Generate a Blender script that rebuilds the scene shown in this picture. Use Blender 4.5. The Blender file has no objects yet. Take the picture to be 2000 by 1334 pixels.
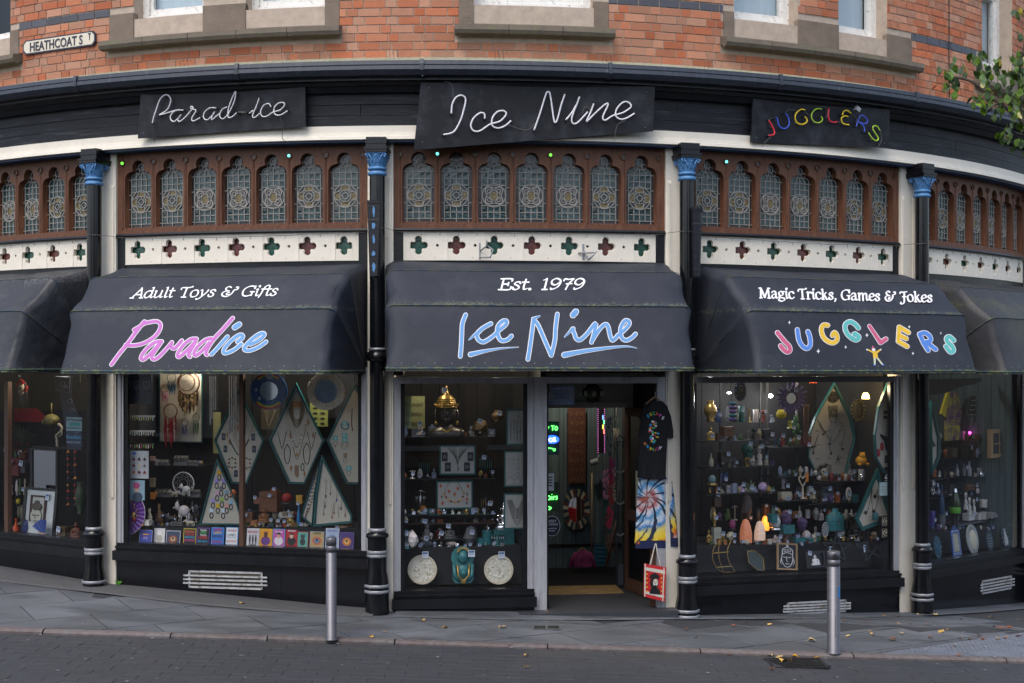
import bpy,math,random
from math import sin,cos,pi,radians,sqrt,atan2
from mathutils import Vector,Matrix
random.seed(7)
S=bpy.context.scene
C=S.collection
# ------------------------------------------------------------------ camera, sky, sun, exposure
EYE=2.725            # eye height above the shop doorstep
FPX=2492.0           # focal length in photograph pixels (photograph 2000 wide)
HZ=715.4             # horizon row in the photograph
cd=bpy.data.cameras.new('camera'); cam=bpy.data.objects.new('camera',cd); C.objects.link(cam)
cam.location=(0,0,EYE); cam.rotation_euler=(pi/2,0,0)
cd.sensor_width=36; cd.lens=36*FPX/2000; cd.shift_y=(HZ-667)/2000
cd.clip_start=.05; cd.clip_end=2000
S.camera=cam
W=bpy.data.worlds.new('World'); S.world=W; W.use_nodes=True
wn=W.node_tree.nodes; wl=W.node_tree.links
bg=wn['Background']; sky=wn.new('ShaderNodeTexSky'); sky.sky_type='NISHITA'; sky.sun_disc=False
SUN_EL,SUN_ROT=radians(58),radians(200)
sky.sun_elevation=SUN_EL; sky.sun_rotation=SUN_ROT
sky.air_density=1.0; sky.dust_density=3.0; sky.ozone_density=1.0
hs=wn.new('ShaderNodeHueSaturation'); hs.inputs['Saturation'].default_value=.8
wl.new(sky.outputs[0],hs.inputs['Color']); wl.new(hs.outputs[0],bg.inputs[0]); bg.inputs[1].default_value=.15
sd=bpy.data.lights.new('sun','SUN'); sd.energy=.6; sd.angle=radians(30); sd.color=(1,.95,.88)
sun=bpy.data.objects.new('sun',sd); C.objects.link(sun)
# the sun stands behind the camera, to the left, high; clouds soften it
sdir=Vector((-sin(radians(28))*cos(SUN_EL),-cos(radians(28))*cos(SUN_EL),sin(SUN_EL)))
sky.sun_rotation=atan2(sdir.x,sdir.y) % (2*pi)
sun.rotation_euler=sdir.to_track_quat('Z','Y').to_euler()
S.view_settings.view_transform='Standard'; S.view_settings.look='None'
S.view_settings.exposure=1.0; S.view_settings.gamma=1; S.view_settings.use_curve_mapping=False
S.render.engine='CYCLES'
S.cycles.max_bounces=7; S.cycles.diffuse_bounces=4; S.cycles.glossy_bounces=3
S.cycles.transparent_max_bounces=12; S.cycles.caustics_reflective=False; S.cycles.caustics_refractive=False

# ------------------------------------------------------------------ geometry of the round corner
XC,YC,R=-.8519,24.2574,10.2574       # centre and radius of the curved front
T0,DL=-.3806,.3234                     # angle of the first column, angle of one bay
def col_th(i): return T0+i*DL
def bay_th(b): return T0+(b-.5)*DL
def polar(th,off,z): return Vector((XC+(R+off)*sin(th),YC-(R+off)*cos(th),z))
def frame(th,off,z):                     # local x = right, local -y = out to the street
    return Matrix.Translation(polar(th,off,z)) @ Matrix.Rotation(th,4,'Z')
def hit_th(px,off=0.0):                   # angle on the front seen at a photograph column
    k=(px-1000)/FPX; r=R+off
    a=k*k+1; b=-2*(k*XC+YC); c=XC*XC+YC*YC-r*r
    Y=(-b-sqrt(max(b*b-4*a*c,0)))/(2*a)
    return atan2(k*Y-XC,YC-Y),Y
def hit_plane(px,py,M):                  # point of the plane local y=0 of M, in M's x,z
    d=Vector(((px-1000)/FPX,1,(HZ-py)/FPX)); o=Vector((0,0,EYE))
    n=M.to_3x3() @ Vector((0,1,0)); t=(M.translation-o).dot(n)/d.dot(n)
    return M.inverted() @ (o+d*t)
def hh(py,Z): return EYE+(HZ-py)*Z/FPX
CH=-.112                                  # the bay chord lies this much inside the arc
def gz(x,y):                               # height of the ground
    s=-.03*max(-14,min(14,x))
    if x < -2: s += .06*min(1,(-x-2)/2.5)*min(1,max(0,(y-12.6)/1.6))
    if y > 14 and x > 0: s -= .1*(y-14)*min(1,x/2)
    return s

# ------------------------------------------------------------------ materials
MT={}
def mat(name,col,rough=.6,metal=0,var=.15,scale=8,bump=0,bscale=40,rnd=0,isl=False,spec=None,emit=None,es=1,coat=0,dirt=None,dscale=3,dlo=.5,dhi=.65,wave=None,stretch=None,bdist=.01):
    m=bpy.data.materials.new(name); m.use_nodes=True; MT[name]=m
    n=m.node_tree.nodes; l=m.node_tree.links; p=n['Principled BSDF']
    p.inputs['Roughness'].default_value=rough; p.inputs['Metallic'].default_value=metal
    if spec is not None: p.inputs['Specular IOR Level'].default_value=spec
    if coat: p.inputs['Coat Weight'].default_value=coat; p.inputs['Coat Roughness'].default_value=.15
    tc=n.new('ShaderNodeTexCoord'); src=tc.outputs['Object']
    if stretch:
        mp=n.new('ShaderNodeMapping'); mp.inputs['Scale'].default_value=stretch; l.new(src,mp.inputs[0]); src=mp.outputs[0]
    cur=None
    if var:
        nz=n.new('ShaderNodeTexNoise'); nz.inputs['Scale'].default_value=scale; nz.inputs['Detail'].default_value=6; nz.inputs['Roughness'].default_value=.65; l.new(src,nz.inputs[0])
        r=n.new('ShaderNodeValToRGB'); l.new(nz.outputs[0],r.inputs[0])
        r.color_ramp.elements[0].position=.3; r.color_ramp.elements[1].position=.7
        r.color_ramp.elements[0].color=tuple(c*(1-var) for c in col)+(1,); r.color_ramp.elements[1].color=tuple(min(1,c*(1+var)) for c in col)+(1,)
        cur=r.outputs[0]
        rr=n.new('ShaderNodeMapRange'); rr.inputs[3].default_value=max(0,rough-.1); rr.inputs[4].default_value=min(1,rough+.1); l.new(nz.outputs[0],rr.inputs[0]); l.new(rr.outputs[0],p.inputs['Roughness'])
    if rnd:
        if isl: g=n.new('ShaderNodeNewGeometry'); ro=g.outputs['Random Per Island']
        else: g=n.new('ShaderNodeObjectInfo'); ro=g.outputs['Random']
        h=n.new('ShaderNodeHueSaturation'); mr=n.new('ShaderNodeMapRange'); l.new(ro,mr.inputs[0]); mr.inputs[3].default_value=1-rnd; mr.inputs[4].default_value=1+rnd
        l.new(mr.outputs[0],h.inputs['Value']); wn2=n.new('ShaderNodeTexWhiteNoise'); wn2.noise_dimensions='1D'; l.new(ro,wn2.inputs['W'])
        m2=n.new('ShaderNodeMapRange'); l.new(wn2.outputs[0],m2.inputs[0]); m2.inputs[3].default_value=.5-.03*rnd; m2.inputs[4].default_value=.5+.05*rnd; l.new(m2.outputs[0],h.inputs['Hue'])
        m3=n.new('ShaderNodeMapRange'); l.new(wn2.outputs[0],m3.inputs[0]); m3.inputs[3].default_value=1+.25*rnd; m3.inputs[4].default_value=1-1.2*rnd; l.new(m3.outputs[0],h.inputs['Saturation'])
        if cur: l.new(cur,h.inputs['Color'])
        else: h.inputs['Color'].default_value=tuple(col)+(1,)
        cur=h.outputs[0]
    if dirt:
        nd=n.new('ShaderNodeTexNoise'); nd.inputs['Scale'].default_value=dscale; nd.inputs['Detail'].default_value=8; nd.inputs['Roughness'].default_value=.7; l.new(src,nd.inputs[0])
        dr=n.new('ShaderNodeMapRange'); dr.inputs[1].default_value=dlo; dr.inputs[2].default_value=dhi; l.new(nd.outputs[0],dr.inputs[0])
        mx=n.new('ShaderNodeMix'); mx.data_type='RGBA'; l.new(dr.outputs[0],mx.inputs[0])
        if cur: l.new(cur,mx.inputs[6])
        else: mx.inputs[6].default_value=tuple(col)+(1,)
        mx.inputs[7].default_value=tuple(dirt)+(1,); cur=mx.outputs[2]
    if cur: l.new(cur,p.inputs['Base Color'])
    else: p.inputs['Base Color'].default_value=tuple(col)+(1,)
    if bump:
        nb=n.new('ShaderNodeTexNoise'); nb.inputs['Scale'].default_value=bscale; nb.inputs['Detail'].default_value=4; l.new(src,nb.inputs[0])
        b=n.new('ShaderNodeBump'); b.inputs['Strength'].default_value=bump; b.inputs['Distance'].default_value=bdist; l.new(nb.outputs[0],b.inputs['Height']); l.new(b.outputs[0],p.inputs['Normal'])
    if emit: p.inputs['Emission Color'].default_value=tuple(emit)+(1,); p.inputs['Emission Strength'].default_value=es
    return m
def hexc(h):
    c=[int(h[i:i+2],16)/255 for i in (0,2,4)]
    return tuple(x/12.92 if x < .04045 else ((x+.055)/1.055)**2.4 for x in c)
def pm(h,rough=.55,**k):                  # plain material by hex colour, cached
    key='finish_'+h+('_m' if k.get('metal') else '')+('_e' if k.get('emit') else '')
    if key not in MT:
        k.setdefault('var',.12); k.setdefault('scale',25)
        mat(key,hexc(h),rough,**k)
    return MT[key]
mat('brick',(.42,.145,.066),.9,var=.22,scale=14,bump=.5,bscale=60,rnd=.20,dirt=(.24,.12,.085),dscale=5,dlo=.6,dhi=.85)
mat('brick_mass',(.42,.145,.066),.9,var=.22,scale=14,bump=.5,bscale=60,rnd=.20,isl=True,dirt=(.24,.12,.085),dscale=5,dlo=.6,dhi=.85)
mat('blue_brick',(.055,.058,.075),.5,var=.2,scale=14,bump=.4,bscale=60,rnd=.25)
mat('mortar',(.43,.35,.28),.95,var=.15,scale=10,bump=.5,bscale=120)
mat('stone',(.175,.137,.105),.9,var=.16,scale=6,bump=.4,bscale=50,dirt=(.09,.075,.062),dscale=2.5,dlo=.5,dhi=.75)
mat('ledge_stone',(.125,.102,.08),.9,var=.2,scale=9,bump=.5,bscale=60,dirt=(.13,.13,.075),dscale=6,dlo=.5,dhi=.7)
mat('lichen_stone',(.28,.27,.21),.95,var=.3,scale=30,bump=.8,bscale=90,dirt=(.17,.18,.07),dscale=12,dlo=.45,dhi=.65)
mat('gutter_paint',(.026,.032,.046),.42,var=.3,scale=5,bump=.15,bscale=30,dirt=(.12,.13,.15),dscale=7,dlo=.58,dhi=.8,stretch=(4,4,.5))
mat('black_paint',(.007,.0075,.010),.32,spec=.35,var=.35,scale=6,bump=.2,bscale=35,dirt=(.05,.052,.06),dscale=9,dlo=.62,dhi=.85)
mat('fascia_paint',(.009,.010,.014),.5,spec=.3,var=.4,scale=5,bump=.5,bscale=22,dirt=(.08,.083,.095),dscale=4,dlo=.54,dhi=.8,stretch=(.5,.5,7))
mat('black_tile',(.005,.0055,.0075),.18,spec=.4,var=.3,scale=9,bump=.05,bscale=20,dirt=(.045,.047,.052),dscale=60,dlo=.66,dhi=.72)
mat('cream_paint',(.72,.67,.57),.55,var=.06,scale=5,bump=.12,bscale=40,dirt=(.34,.28,.21),dscale=9,dlo=.64,dhi=.78)
mat('white_paint',(.70,.69,.66),.6,var=.08,scale=9,bump=.3,bscale=40,dirt=(.30,.25,.20),dscale=20,dlo=.56,dhi=.66)
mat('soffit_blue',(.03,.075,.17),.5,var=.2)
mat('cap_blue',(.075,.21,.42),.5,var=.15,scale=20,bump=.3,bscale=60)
mat('silver_paint',(.28,.29,.31),.45,metal=.4,var=.2,scale=30)
mat('oak',(.125,.052,.027),.5,spec=.3,var=.35,scale=7,bump=.4,bscale=30,stretch=(3,3,.6),dirt=(.065,.030,.02),dscale=5,dlo=.5,dhi=.72)
mat('lead',(.26,.25,.225),.55,var=.25,scale=30)
mat('border_glass',(.030,.034,.040),.22,var=.5,scale=9,bump=.22,bscale=14,spec=.5)
mat('green_glass',(.007,.032,.036),.12,var=.6,scale=7,bump=.45,bscale=18,spec=.6)
mat('amber_glass',(.12,.085,.022),.22,var=.4,scale=30,bump=.7,bscale=60,spec=.7)
mat('plum_glass',(.05,.035,.05),.2,var=.3,scale=30,bump=.5)
mat('foil_green',(.014,.07,.05),.18,var=.4,scale=20,bump=.4,bscale=30)
mat('foil_red',(.11,.03,.026),.22,var=.4,scale=20,bump=.4,bscale=30)
mat('alu',(.45,.45,.47),.45,metal=.35,var=.12,scale=6,dirt=(.22,.22,.23),dscale=5,dlo=.55,dhi=.75,stretch=(3,3,.4))
mat('alu_dark',(.12,.12,.13),.45,metal=.3,var=.2)
mat('brown_wood',(.09,.04,.022),.5,var=.3,scale=8,stretch=(4,4,.5))
mat('pale_wood',(.36,.23,.12),.6,var=.2,scale=8,stretch=(4,4,.6))
mat('interior_dark',(.009,.009,.010),.85,var=.3,scale=3)
mat('interior_wall',(.022,.021,.020),.85,var=.3,scale=2)
mat('interior_pale',(.42,.41,.38),.8,var=.1,scale=2)
mat('black_cloth',(.011,.012,.015),.95,var=.25,scale=6,bump=.5,bscale=8)
mat('shelf_dark',(.012,.012,.013),.4,var=.2)
mat('awning',(.022,.026,.037),.6,spec=.3,bdist=.02,var=.10,scale=3,bump=.5,bscale=3,dirt=(.05,.055,.066),dscale=2.2,dlo=.5,dhi=.9)
mat('awning_worn',(.021,.023,.029),.55,bdist=.04,var=.25,scale=3,bump=.6,bscale=4,dirt=(.06,.06,.065),dscale=2.2,dlo=.52,dhi=.8)
mat('awning_green',(.022,.023,.027),.6,bdist=.03,var=.2,scale=3,bump=.5,bscale=4,dirt=(.05,.053,.03),dscale=1.6,dlo=.5,dhi=.85)
mat('piping',(.02,.05,.09),.7,var=.3,scale=12,dirt=(.09,.12,.05),dscale=9,dlo=.45,dhi=.55)
mat('hem',(.03,.033,.033),.8,var=.3,scale=20,dirt=(.17,.20,.10),dscale=16,dlo=.52,dhi=.64)
mat('sign_board',(.008,.009,.013),.5,spec=.25,var=.35,scale=3,bump=.1,dirt=(.06,.062,.072),dscale=3,dlo=.5,dhi=.9)
mat('print_white',(.74,.74,.76),.6,var=.06)
mat('print_pink',(.48,.14,.46),.6,var=.08)
mat('print_blue',(.12,.30,.58),.6,var=.08)
mat('neon_white',(.70,.68,.72),.25,var=.04)
mat('neon_red',(.80,.03,.06),.3,var=.04); mat('neon_blue',(.06,.12,.68),.3,var=.04)
mat('neon_yellow',(.85,.60,.02),.3,var=.04); mat('neon_green',(.42,.66,.04),.3,var=.04)
mat('wire_grey',(.10,.095,.085),.6); mat('wire_black',(.008,.008,.009),.5)
mat('steel',(.125,.125,.14),.45,metal=.7,var=.15,scale=5,bump=.04,stretch=(.6,.6,8),dirt=(.16,.15,.16),dscale=4,dlo=.58,dhi=.8)
mat('slab',(.098,.107,.122),.55,var=.18,scale=2.2,bump=.25,bscale=70,rnd=.18,dirt=(.062,.068,.076),dscale=1.3,dlo=.46,dhi=.58,stretch=(.6,1.6,1))
mat('slab_mass',(.098,.107,.122),.55,var=.18,scale=2.2,bump=.25,bscale=70,rnd=.22,isl=True)
mat('tactile',(.105,.12,.15),.7,var=.15,scale=6,bump=.3,rnd=.12)
mat('joint',(.028,.030,.035),.95,var=.3,scale=30)
mat('tarmac',(.075,.077,.082),.9,var=.35,scale=60,bump=.9,bscale=160)
mat('terrazzo',(.035,.038,.045),.5,var=.5,scale=60,bump=.3,bscale=120)
mat('sett',(.030,.033,.041),.62,var=.12,scale=9,bump=.3,bscale=90,rnd=.10,dirt=(.033,.034,.034),dscale=.8,dlo=.45,dhi=.65)
mat('sett_mass',(.030,.033,.041),.62,var=.12,scale=9,bump=.3,bscale=90,rnd=.10,isl=True,dirt=(.038,.038,.036),dscale=.8,dlo=.45,dhi=.65)
mat('granite',(.105,.083,.082),.75,var=.3,scale=12,bump=.6,bscale=60,rnd=.18,dirt=(.12,.12,.115),dscale=3,dlo=.5,dhi=.65)
mat('moss',(.08,.10,.03),.95,var=.3)
mat('iron',(.02,.02,.022),.6,metal=.5,var=.4,scale=20)
mat('brass',(.42,.27,.11),.5,metal=.2,var=.3,scale=9)
mat('gold',(.45,.30,.09),.35,metal=.7,var=.25,scale=20,bump=.3)
mat('chrome',(.6,.6,.62),.12,metal=1,var=.1)
mat('mirror',(.75,.77,.8),.03,metal=1,var=0)
mat('leaf_green',(.06,.125,.006),.65,spec=.25,var=.3,scale=10,rnd=.45); mat('leaf_yellow',(.38,.30,.02),.55,var=.3,scale=10,rnd=.3)
mat('leaf_dark',(.03,.07,.02),.5,spec=.25,var=.3,scale=10,rnd=.3)
mat('leaf_fallen',(.50,.28,.03),.7,var=.3,scale=20,rnd=.3); mat('leaf_brown',(.20,.07,.025),.8,var=.3,scale=20,rnd=.3)
mat('bark',(.07,.055,.042),.9,var=.3,scale=14,bump=.8)
mat('tan_brick',(.30,.22,.15),.9,var=.2,scale=3)
mat('sky_tint_blind',(.40,.47,.55),.8,var=.08,scale=2,stretch=(6,1,.3)); mat('sky_tint_blind2',(.55,.56,.42),.8,var=.08)  # upper window blinds: the sky's reflection is put into their pale blue
mat('opposite_glass',(.05,.06,.07),.1,var=.2,scale=1)
def seam_lichen(name,zs,col,amt):        # lichen that grows along the seams and hem of the fabric
    m=MT[name]; n=m.node_tree.nodes; l=m.node_tree.links; p=n['Principled BSDF']; old=p.inputs['Base Color'].links[0].from_socket
    tc=n.new('ShaderNodeTexCoord'); sx=n.new('ShaderNodeSeparateXYZ'); l.new(tc.outputs['Object'],sx.inputs[0]); cur=None
    nz=n.new('ShaderNodeTexNoise'); nz.inputs['Scale'].default_value=38; nz.inputs['Detail'].default_value=6; l.new(tc.outputs['Object'],nz.inputs[0]); big=n.new('ShaderNodeTexNoise'); big.inputs['Scale'].default_value=1.6; l.new(tc.outputs['Object'],big.inputs[0])
    def mth(op,a,b=None,c=None):
        q=n.new('ShaderNodeMath'); q.operation=op
        for i,v in enumerate((a,b,c)):
            if v is None: continue
            if isinstance(v,(int,float)): q.inputs[i].default_value=v
            else: l.new(v,q.inputs[i])
        return q.outputs[0]
    for z,w in zs:
        d=mth('SUBTRACT',1,mth('DIVIDE',mth('ABSOLUTE',mth('SUBTRACT',sx.outputs[2],z)),w)); cur=d if cur is None else mth('MAXIMUM',cur,d)
    k=mth('MULTIPLY',mth('MAXIMUM',cur,0),mth('MULTIPLY',big.outputs[0],amt)); mr=n.new('ShaderNodeMapRange'); l.new(mth('ADD',k,nz.outputs[0]),mr.inputs[0]); mr.inputs[1].default_value=.72; mr.inputs[2].default_value=1.0
    mx=n.new('ShaderNodeMix'); mx.data_type='RGBA'; l.new(mr.outputs[0],mx.inputs[0]); l.new(old,mx.inputs[6]); mx.inputs[7].default_value=col+(1,); l.new(mx.outputs[2],p.inputs['Base Color'])
seam_lichen('awning',[(.655,.06),(.0,.045)],(.11,.12,.08),.55); seam_lichen('awning_green',[(.8,.22),(.0,.05)],(.085,.095,.03),.5); seam_lichen('awning_worn',[(1.02,.2),(.0,.06)],(.13,.13,.14),.5)
def glass(name,tint=(1,1,1),gl=.06):
    m=bpy.data.materials.new(name); m.use_nodes=True; MT[name]=m
    n=m.node_tree.nodes; l=m.node_tree.links; n.clear()
    o=n.new('ShaderNodeOutputMaterial'); t=n.new('ShaderNodeBsdfTransparent'); t.inputs[0].default_value=tint+(1,)
    g=n.new('ShaderNodeBsdfGlossy'); g.inputs['Roughness'].default_value=.01
    fr=n.new('ShaderNodeLayerWeight'); fr.inputs[0].default_value=.5; pw=n.new('ShaderNodeMath'); pw.operation='POWER'; pw.inputs[1].default_value=5; l.new(fr.outputs['Facing'],pw.inputs[0])
    ad=n.new('ShaderNodeMath'); ad.operation='MULTIPLY_ADD'; ad.inputs[1].default_value=.9; ad.inputs[2].default_value=gl; l.new(pw.outputs[0],ad.inputs[0])
    mx=n.new('ShaderNodeMixShader'); l.new(ad.outputs[0],mx.inputs[0]); l.new(t.outputs[0],mx.inputs[1]); l.new(g.outputs[0],mx.inputs[2]); l.new(mx.outputs[0],o.inputs[0])
glass('shop_glass',(.97,.98,.98),.05); glass('thin_glass',(.93,.97,.96),.05)

# ------------------------------------------------------------------ mesh tools
def smooth_pts(p,k=5,closed=False):
    if len(p) < 3: return [Vector(q) for q in p]
    p=[Vector(q) for q in p]; out=[]; n=len(p)
    rng=range(n) if closed else range(n-1)
    for i in rng:
        a=p[(i-1) % n] if closed or i > 0 else p[0]; b=p[i]; c=p[(i+1) % n]; d=p[(i+2) % n] if closed or i+2 < n else p[-1]
        for j in range(k):
            t=j/k; out.append(.5*((2*b)+(c-a)*t+(2*a-5*b+4*c-d)*t*t+(3*b-a-3*c+d)*t*t*t))
    if not closed: out.append(p[-1])
    return out
class MB:
    def __init__(s,sx=1,sy=None,sz=None): s.v=[]; s.f=[]; s.m=[]; s.sc=(sx,sy or sx,sz or sx); s.T=None; s.sm=[]
    def add(s,vs,fs,m=0,sm=False):
        o=len(s.v)
        for q in vs:
            q=Vector(q)
            if s.T: q=s.T @ q
            s.v.append((q[0]*s.sc[0],q[1]*s.sc[1],q[2]*s.sc[2]))
        for f in fs: s.f.append([i+o for i in f]); s.m.append(m); s.sm.append(sm)
        return s
    def box(s,x0,x1,y0,y1,z0,z1,m=0,rot=None):
        vs=[(x,y,z) for z in (z0,z1) for y in (y0,y1) for x in (x0,x1)]
        if rot:                              # (axis, angle) about the box's middle
            c=Vector(((x0+x1)/2,(y0+y1)/2,(z0+z1)/2)); Q=Matrix.Rotation(rot[1],3,rot[0]); vs=[c+Q@(Vector(v)-c) for v in vs]
        return s.add(vs,[(0,2,3,1),(4,5,7,6),(0,1,5,4),(2,6,7,3),(0,4,6,2),(1,3,7,5)],m)
    def lathe(s,prof,n=12,c=(0,0,0),m=0,ax='z',sm=True,sq=1):
        vs=[]; fs=[]
        for r,z in prof:
            for k in range(n):
                a=2*pi*(k+.5)/n; x,y=r*cos(a),r*sin(a)*sq
                vs.append((c[0]+x,c[1]+y,c[2]+z) if ax == 'z' else ((c[0]+x,c[1]+z,c[2]+y) if ax == 'y' else (c[0]+z,c[1]+x,c[2]+y)))
        for i in range(len(prof)-1):
            for k in range(n):
                a,b=i*n+k,i*n+(k+1) % n; fs.append((a,b,b+n,a+n))
        s.add(vs,fs,m,sm)
        if prof[0][0] > 1e-6: s.add(vs[:n],[tuple(range(n))[::-1]],m)
        if prof[-1][0] > 1e-6: s.add(vs[-n:],[tuple(range(n))],m)
        return s
    def ball(s,c,r,n=10,m=0):
        if not hasattr(r,'__len__'): r=(r,r,r)
        k=max(5,n//2+1); vs=[]; fs=[]
        for i in range(k+1):
            p=pi*i/k
            for j in range(n):
                a=2*pi*j/n; vs.append((c[0]+r[0]*sin(p)*cos(a),c[1]+r[1]*sin(p)*sin(a),c[2]-r[2]*cos(p)))
        for i in range(k):
            for j in range(n):
                a,b=i*n+j,i*n+(j+1) % n; fs.append((a,b,b+n,a+n))
        return s.add(vs,fs,m,True)
    def tube(s,pts,r,n=6,m=0,closed=False,cap=True):
        pts=[Vector(p) for p in pts]; N=len(pts); vs=[]; fs=[]; up=None
        for i,p in enumerate(pts):
            a=pts[i-1] if (i > 0 or closed) else p; b=pts[(i+1) % N] if (i < N-1 or closed) else p
            t=(b-a); t=t.normalized() if t.length > 1e-9 else Vector((0,0,1))
            if up is None: up=Vector((0,1,0)) if abs(t.y) < .9 else Vector((1,0,0))
            u=(up-t*up.dot(t)); u=u.normalized() if u.length > 1e-6 else t.orthogonal().normalized(); w=t.cross(u); up=u
            rr=r(i/(max(1,N-1))) if callable(r) else r
            for k in range(n):
                an=2*pi*k/n; vs.append(p+(u*cos(an)+w*sin(an))*rr)
        for i in range(N if closed else N-1):
            for k in range(n):
                a,b=i*n+k,i*n+(k+1) % n; c2=((i+1) % N)*n
                fs.append((a,b,c2+(k+1) % n,c2+k))
        if cap and not closed: fs += [tuple(range(n))[::-1],tuple(range((N-1)*n,N*n))]
        return s.add(vs,fs,m,True)
    def poly(s,pts,y0,y1,m=0,ms=None):   # outline in x,z; front face at y0 (street side), back at y1
        if sum(pts[i][0]*pts[(i+1) % len(pts)][1]-pts[(i+1) % len(pts)][0]*pts[i][1] for i in range(len(pts))) < 0: pts=pts[::-1]
        n=len(pts); vs=[(p[0],y0,p[1]) for p in pts]+[(p[0],y1,p[1]) for p in pts]
        s.add(vs,[tuple(range(n))],m)
        return s.add(vs,[tuple(range(2*n-1,n-1,-1))]+[(i,i+n,(i+1) % n+n,(i+1) % n) for i in range(n)],m if ms is None else ms)
    def ell(s,cx,cz,rx,rz,y0,y1,m=0,n=20,a0=0): return s.poly([(cx+rx*cos(2*pi*k/n+a0),cz+rz*sin(2*pi*k/n+a0)) for k in range(n)],y0,y1,m)
    def ring(s,cx,cz,r0,r1,y0,y1,m=0,n=24,a0=0,a1=2*pi,q=1):
        N=n+1; vs=[]; fs=[]
        for k in range(N):
            a=a0+(a1-a0)*k/n
            for r,y in ((r0,y0),(r1,y0),(r1,y1),(r0,y1)): vs.append((cx+r*cos(a),y,cz+r*sin(a)*q))
        for k in range(n):
            for j in range(4): fs.append((k*4+j,k*4+(j+1) % 4,k*4+4+(j+1) % 4,k*4+4+j))
        return s.add(vs,fs,m)
    def build(s,name,mats,parent=None,M=None):
        me=bpy.data.meshes.new(name); me.from_pydata(s.v,[],s.f)
        for x in (mats if isinstance(mats,(list,tuple)) else [mats]): me.materials.append(MT[x] if isinstance(x,str) else x)
        if any(s.m): me.polygons.foreach_set('material_index',s.m)
        if any(s.sm): me.polygons.foreach_set('use_smooth',s.sm)
        me.update()
        return link(name,me,parent,M)
def link(name,data,parent=None,M=None):
    o=bpy.data.objects.new(name,data); C.objects.link(o)
    if parent: o.parent=parent
    if M is not None: o.matrix_local=M
    return o
def tag(o,label,cat,group=None):
    o['label']=label; o['category']=cat
    if group: o['group']=group
    return o
def thing(name,label,cat,M=None,group=None): return tag(link(name,None,None,M),label,cat,group)
def struct(o): o['kind']='structure'; return o
def stuff(o): o['kind']='stuff'; return o
def sweep(prof,th0,th1,n,mb=None,m=0,closed=True):     # profile (off,z) carried along the curved front
    mb=mb or MB(); k=len(prof); vs=[]; fs=[]
    for i in range(n+1):
        th=th0+(th1-th0)*i/n
        for o,z in prof: vs.append(polar(th,o,z))
    for i in range(n):
        for j in range(k if closed else k-1): a,b=i*k+j,i*k+(j+1) % k; fs.append((a,a+k,b+k,b))
    if closed: fs += [tuple(range(k)),tuple(range(n*k+k-1,n*k-1,-1))]
    mb.add(vs,fs,m); return mb
def holed(outer,holes,depth):                               # plate with real openings, x,z plane, front at -depth/2
    cu=bpy.data.curves.new('outline','CURVE'); cu.dimensions='2D'; cu.fill_mode='BOTH'; cu.extrude=depth/2
    for pl in [outer]+holes:
        sp=cu.splines.new('POLY'); sp.points.add(len(pl)-1); sp.use_cyclic_u=True
        for i,p in enumerate(pl): sp.points[i].co=(p[0],p[1],0,1)
    o=bpy.data.objects.new('outline',cu); C.objects.link(o); dg=bpy.context.evaluated_depsgraph_get()
    me=bpy.data.meshes.new_from_object(o.evaluated_get(dg)); bpy.data.objects.remove(o); bpy.data.curves.remove(cu)
    me.transform(Matrix.Rotation(pi/2,4,'X')); return me
def arc(cx,cz,r,a0,a1,n=8): return [(cx+r*cos(radians(a0+(a1-a0)*i/n)),cz+r*sin(radians(a0+(a1-a0)*i/n))) for i in range(n+1)]
def text(name,s,size,m,parent,M,sx=1,bold=0,ext=.001,align='CENTER',shear=0):
    cu=bpy.data.curves.new('lettering','FONT'); cu.body=s; cu.size=size; cu.align_x=align; cu.extrude=ext; cu.offset=bold; cu.shear=shear; cu.resolution_u=3
    o=bpy.data.objects.new('lettering',cu); C.objects.link(o); dg=bpy.context.evaluated_depsgraph_get()
    me=bpy.data.meshes.new_from_object(o.evaluated_get(dg)); bpy.data.objects.remove(o); bpy.data.curves.remove(cu)
    me.transform(Matrix.Diagonal((sx,1,1,1))); me.transform(Matrix.Rotation(pi/2,4,'X'))
    me.materials.clear(); me.materials.append(MT[m] if isinstance(m,str) else m); me.name=name
    return link(name,me,parent,M)

# ------------------------------------------------------------------ ground
KY=12.50                                                    # street edge of the kerb
rb=MB(); xs=[-60,-30,-14,-8,-6,-4,-2,0,2,4,6,8,14,30,60]; ys=[-60,-30,0,6,9,11,12,KY+.02]
rb.add([(x,y,gz(x,y)-.0415) for y in ys for x in xs],[(j*15+i,j*15+i+1,j*15+i+16,j*15+i+15) for j in range(7) for i in range(14)])
road=struct(rb.build('road','joint'))
gb=MB(); xs=[-60,-30,-14]+[-10+.5*i for i in range(41)]+[14,30,60]; ys=[KY+.1]+[12.8+.4*i for i in range(14)]+[19,22,26,40,70]; nx=len(xs)
gb.add([(x,y,gz(x,y)-.008-(.3 if y > 30 else 0)) for y in ys for x in xs],[(j*nx+i,j*nx+i+1,j*nx+i+nx+1,j*nx+i+nx) for j in range(len(ys)-1) for i in range(nx-1)])
pave=struct(gb.build('pavement','joint'))
def unit_block(name,m,bev=.04):
    b=MB(); k=bev
    vs=[(x,y,0) for y in (-.5,.5) for x in (-.5,.5)]
    b.add([(-.5,-.5,0),(.5,-.5,0),(.5,.5,0),(-.5,.5,0),(-.5,-.5,.93),(.5,-.5,.93),(.5,.5,.93),(-.5,.5,.93),(-.5+k,-.5+k*2,1),(.5-k,-.5+k*2,1),(.5-k,.5-k*2,1),(-.5+k,.5-k*2,1)],
          [(0,1,5,4),(1,2,6,5),(2,3,7,6),(3,0,4,7),(4,5,9,8),(5,6,10,9),(6,7,11,10),(7,4,8,11),(8,9,10,11)])
    me=bpy.data.meshes.new(name); me.from_pydata(b.v,[],b.f); me.materials.append(MT[m]); return me,b
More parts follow.
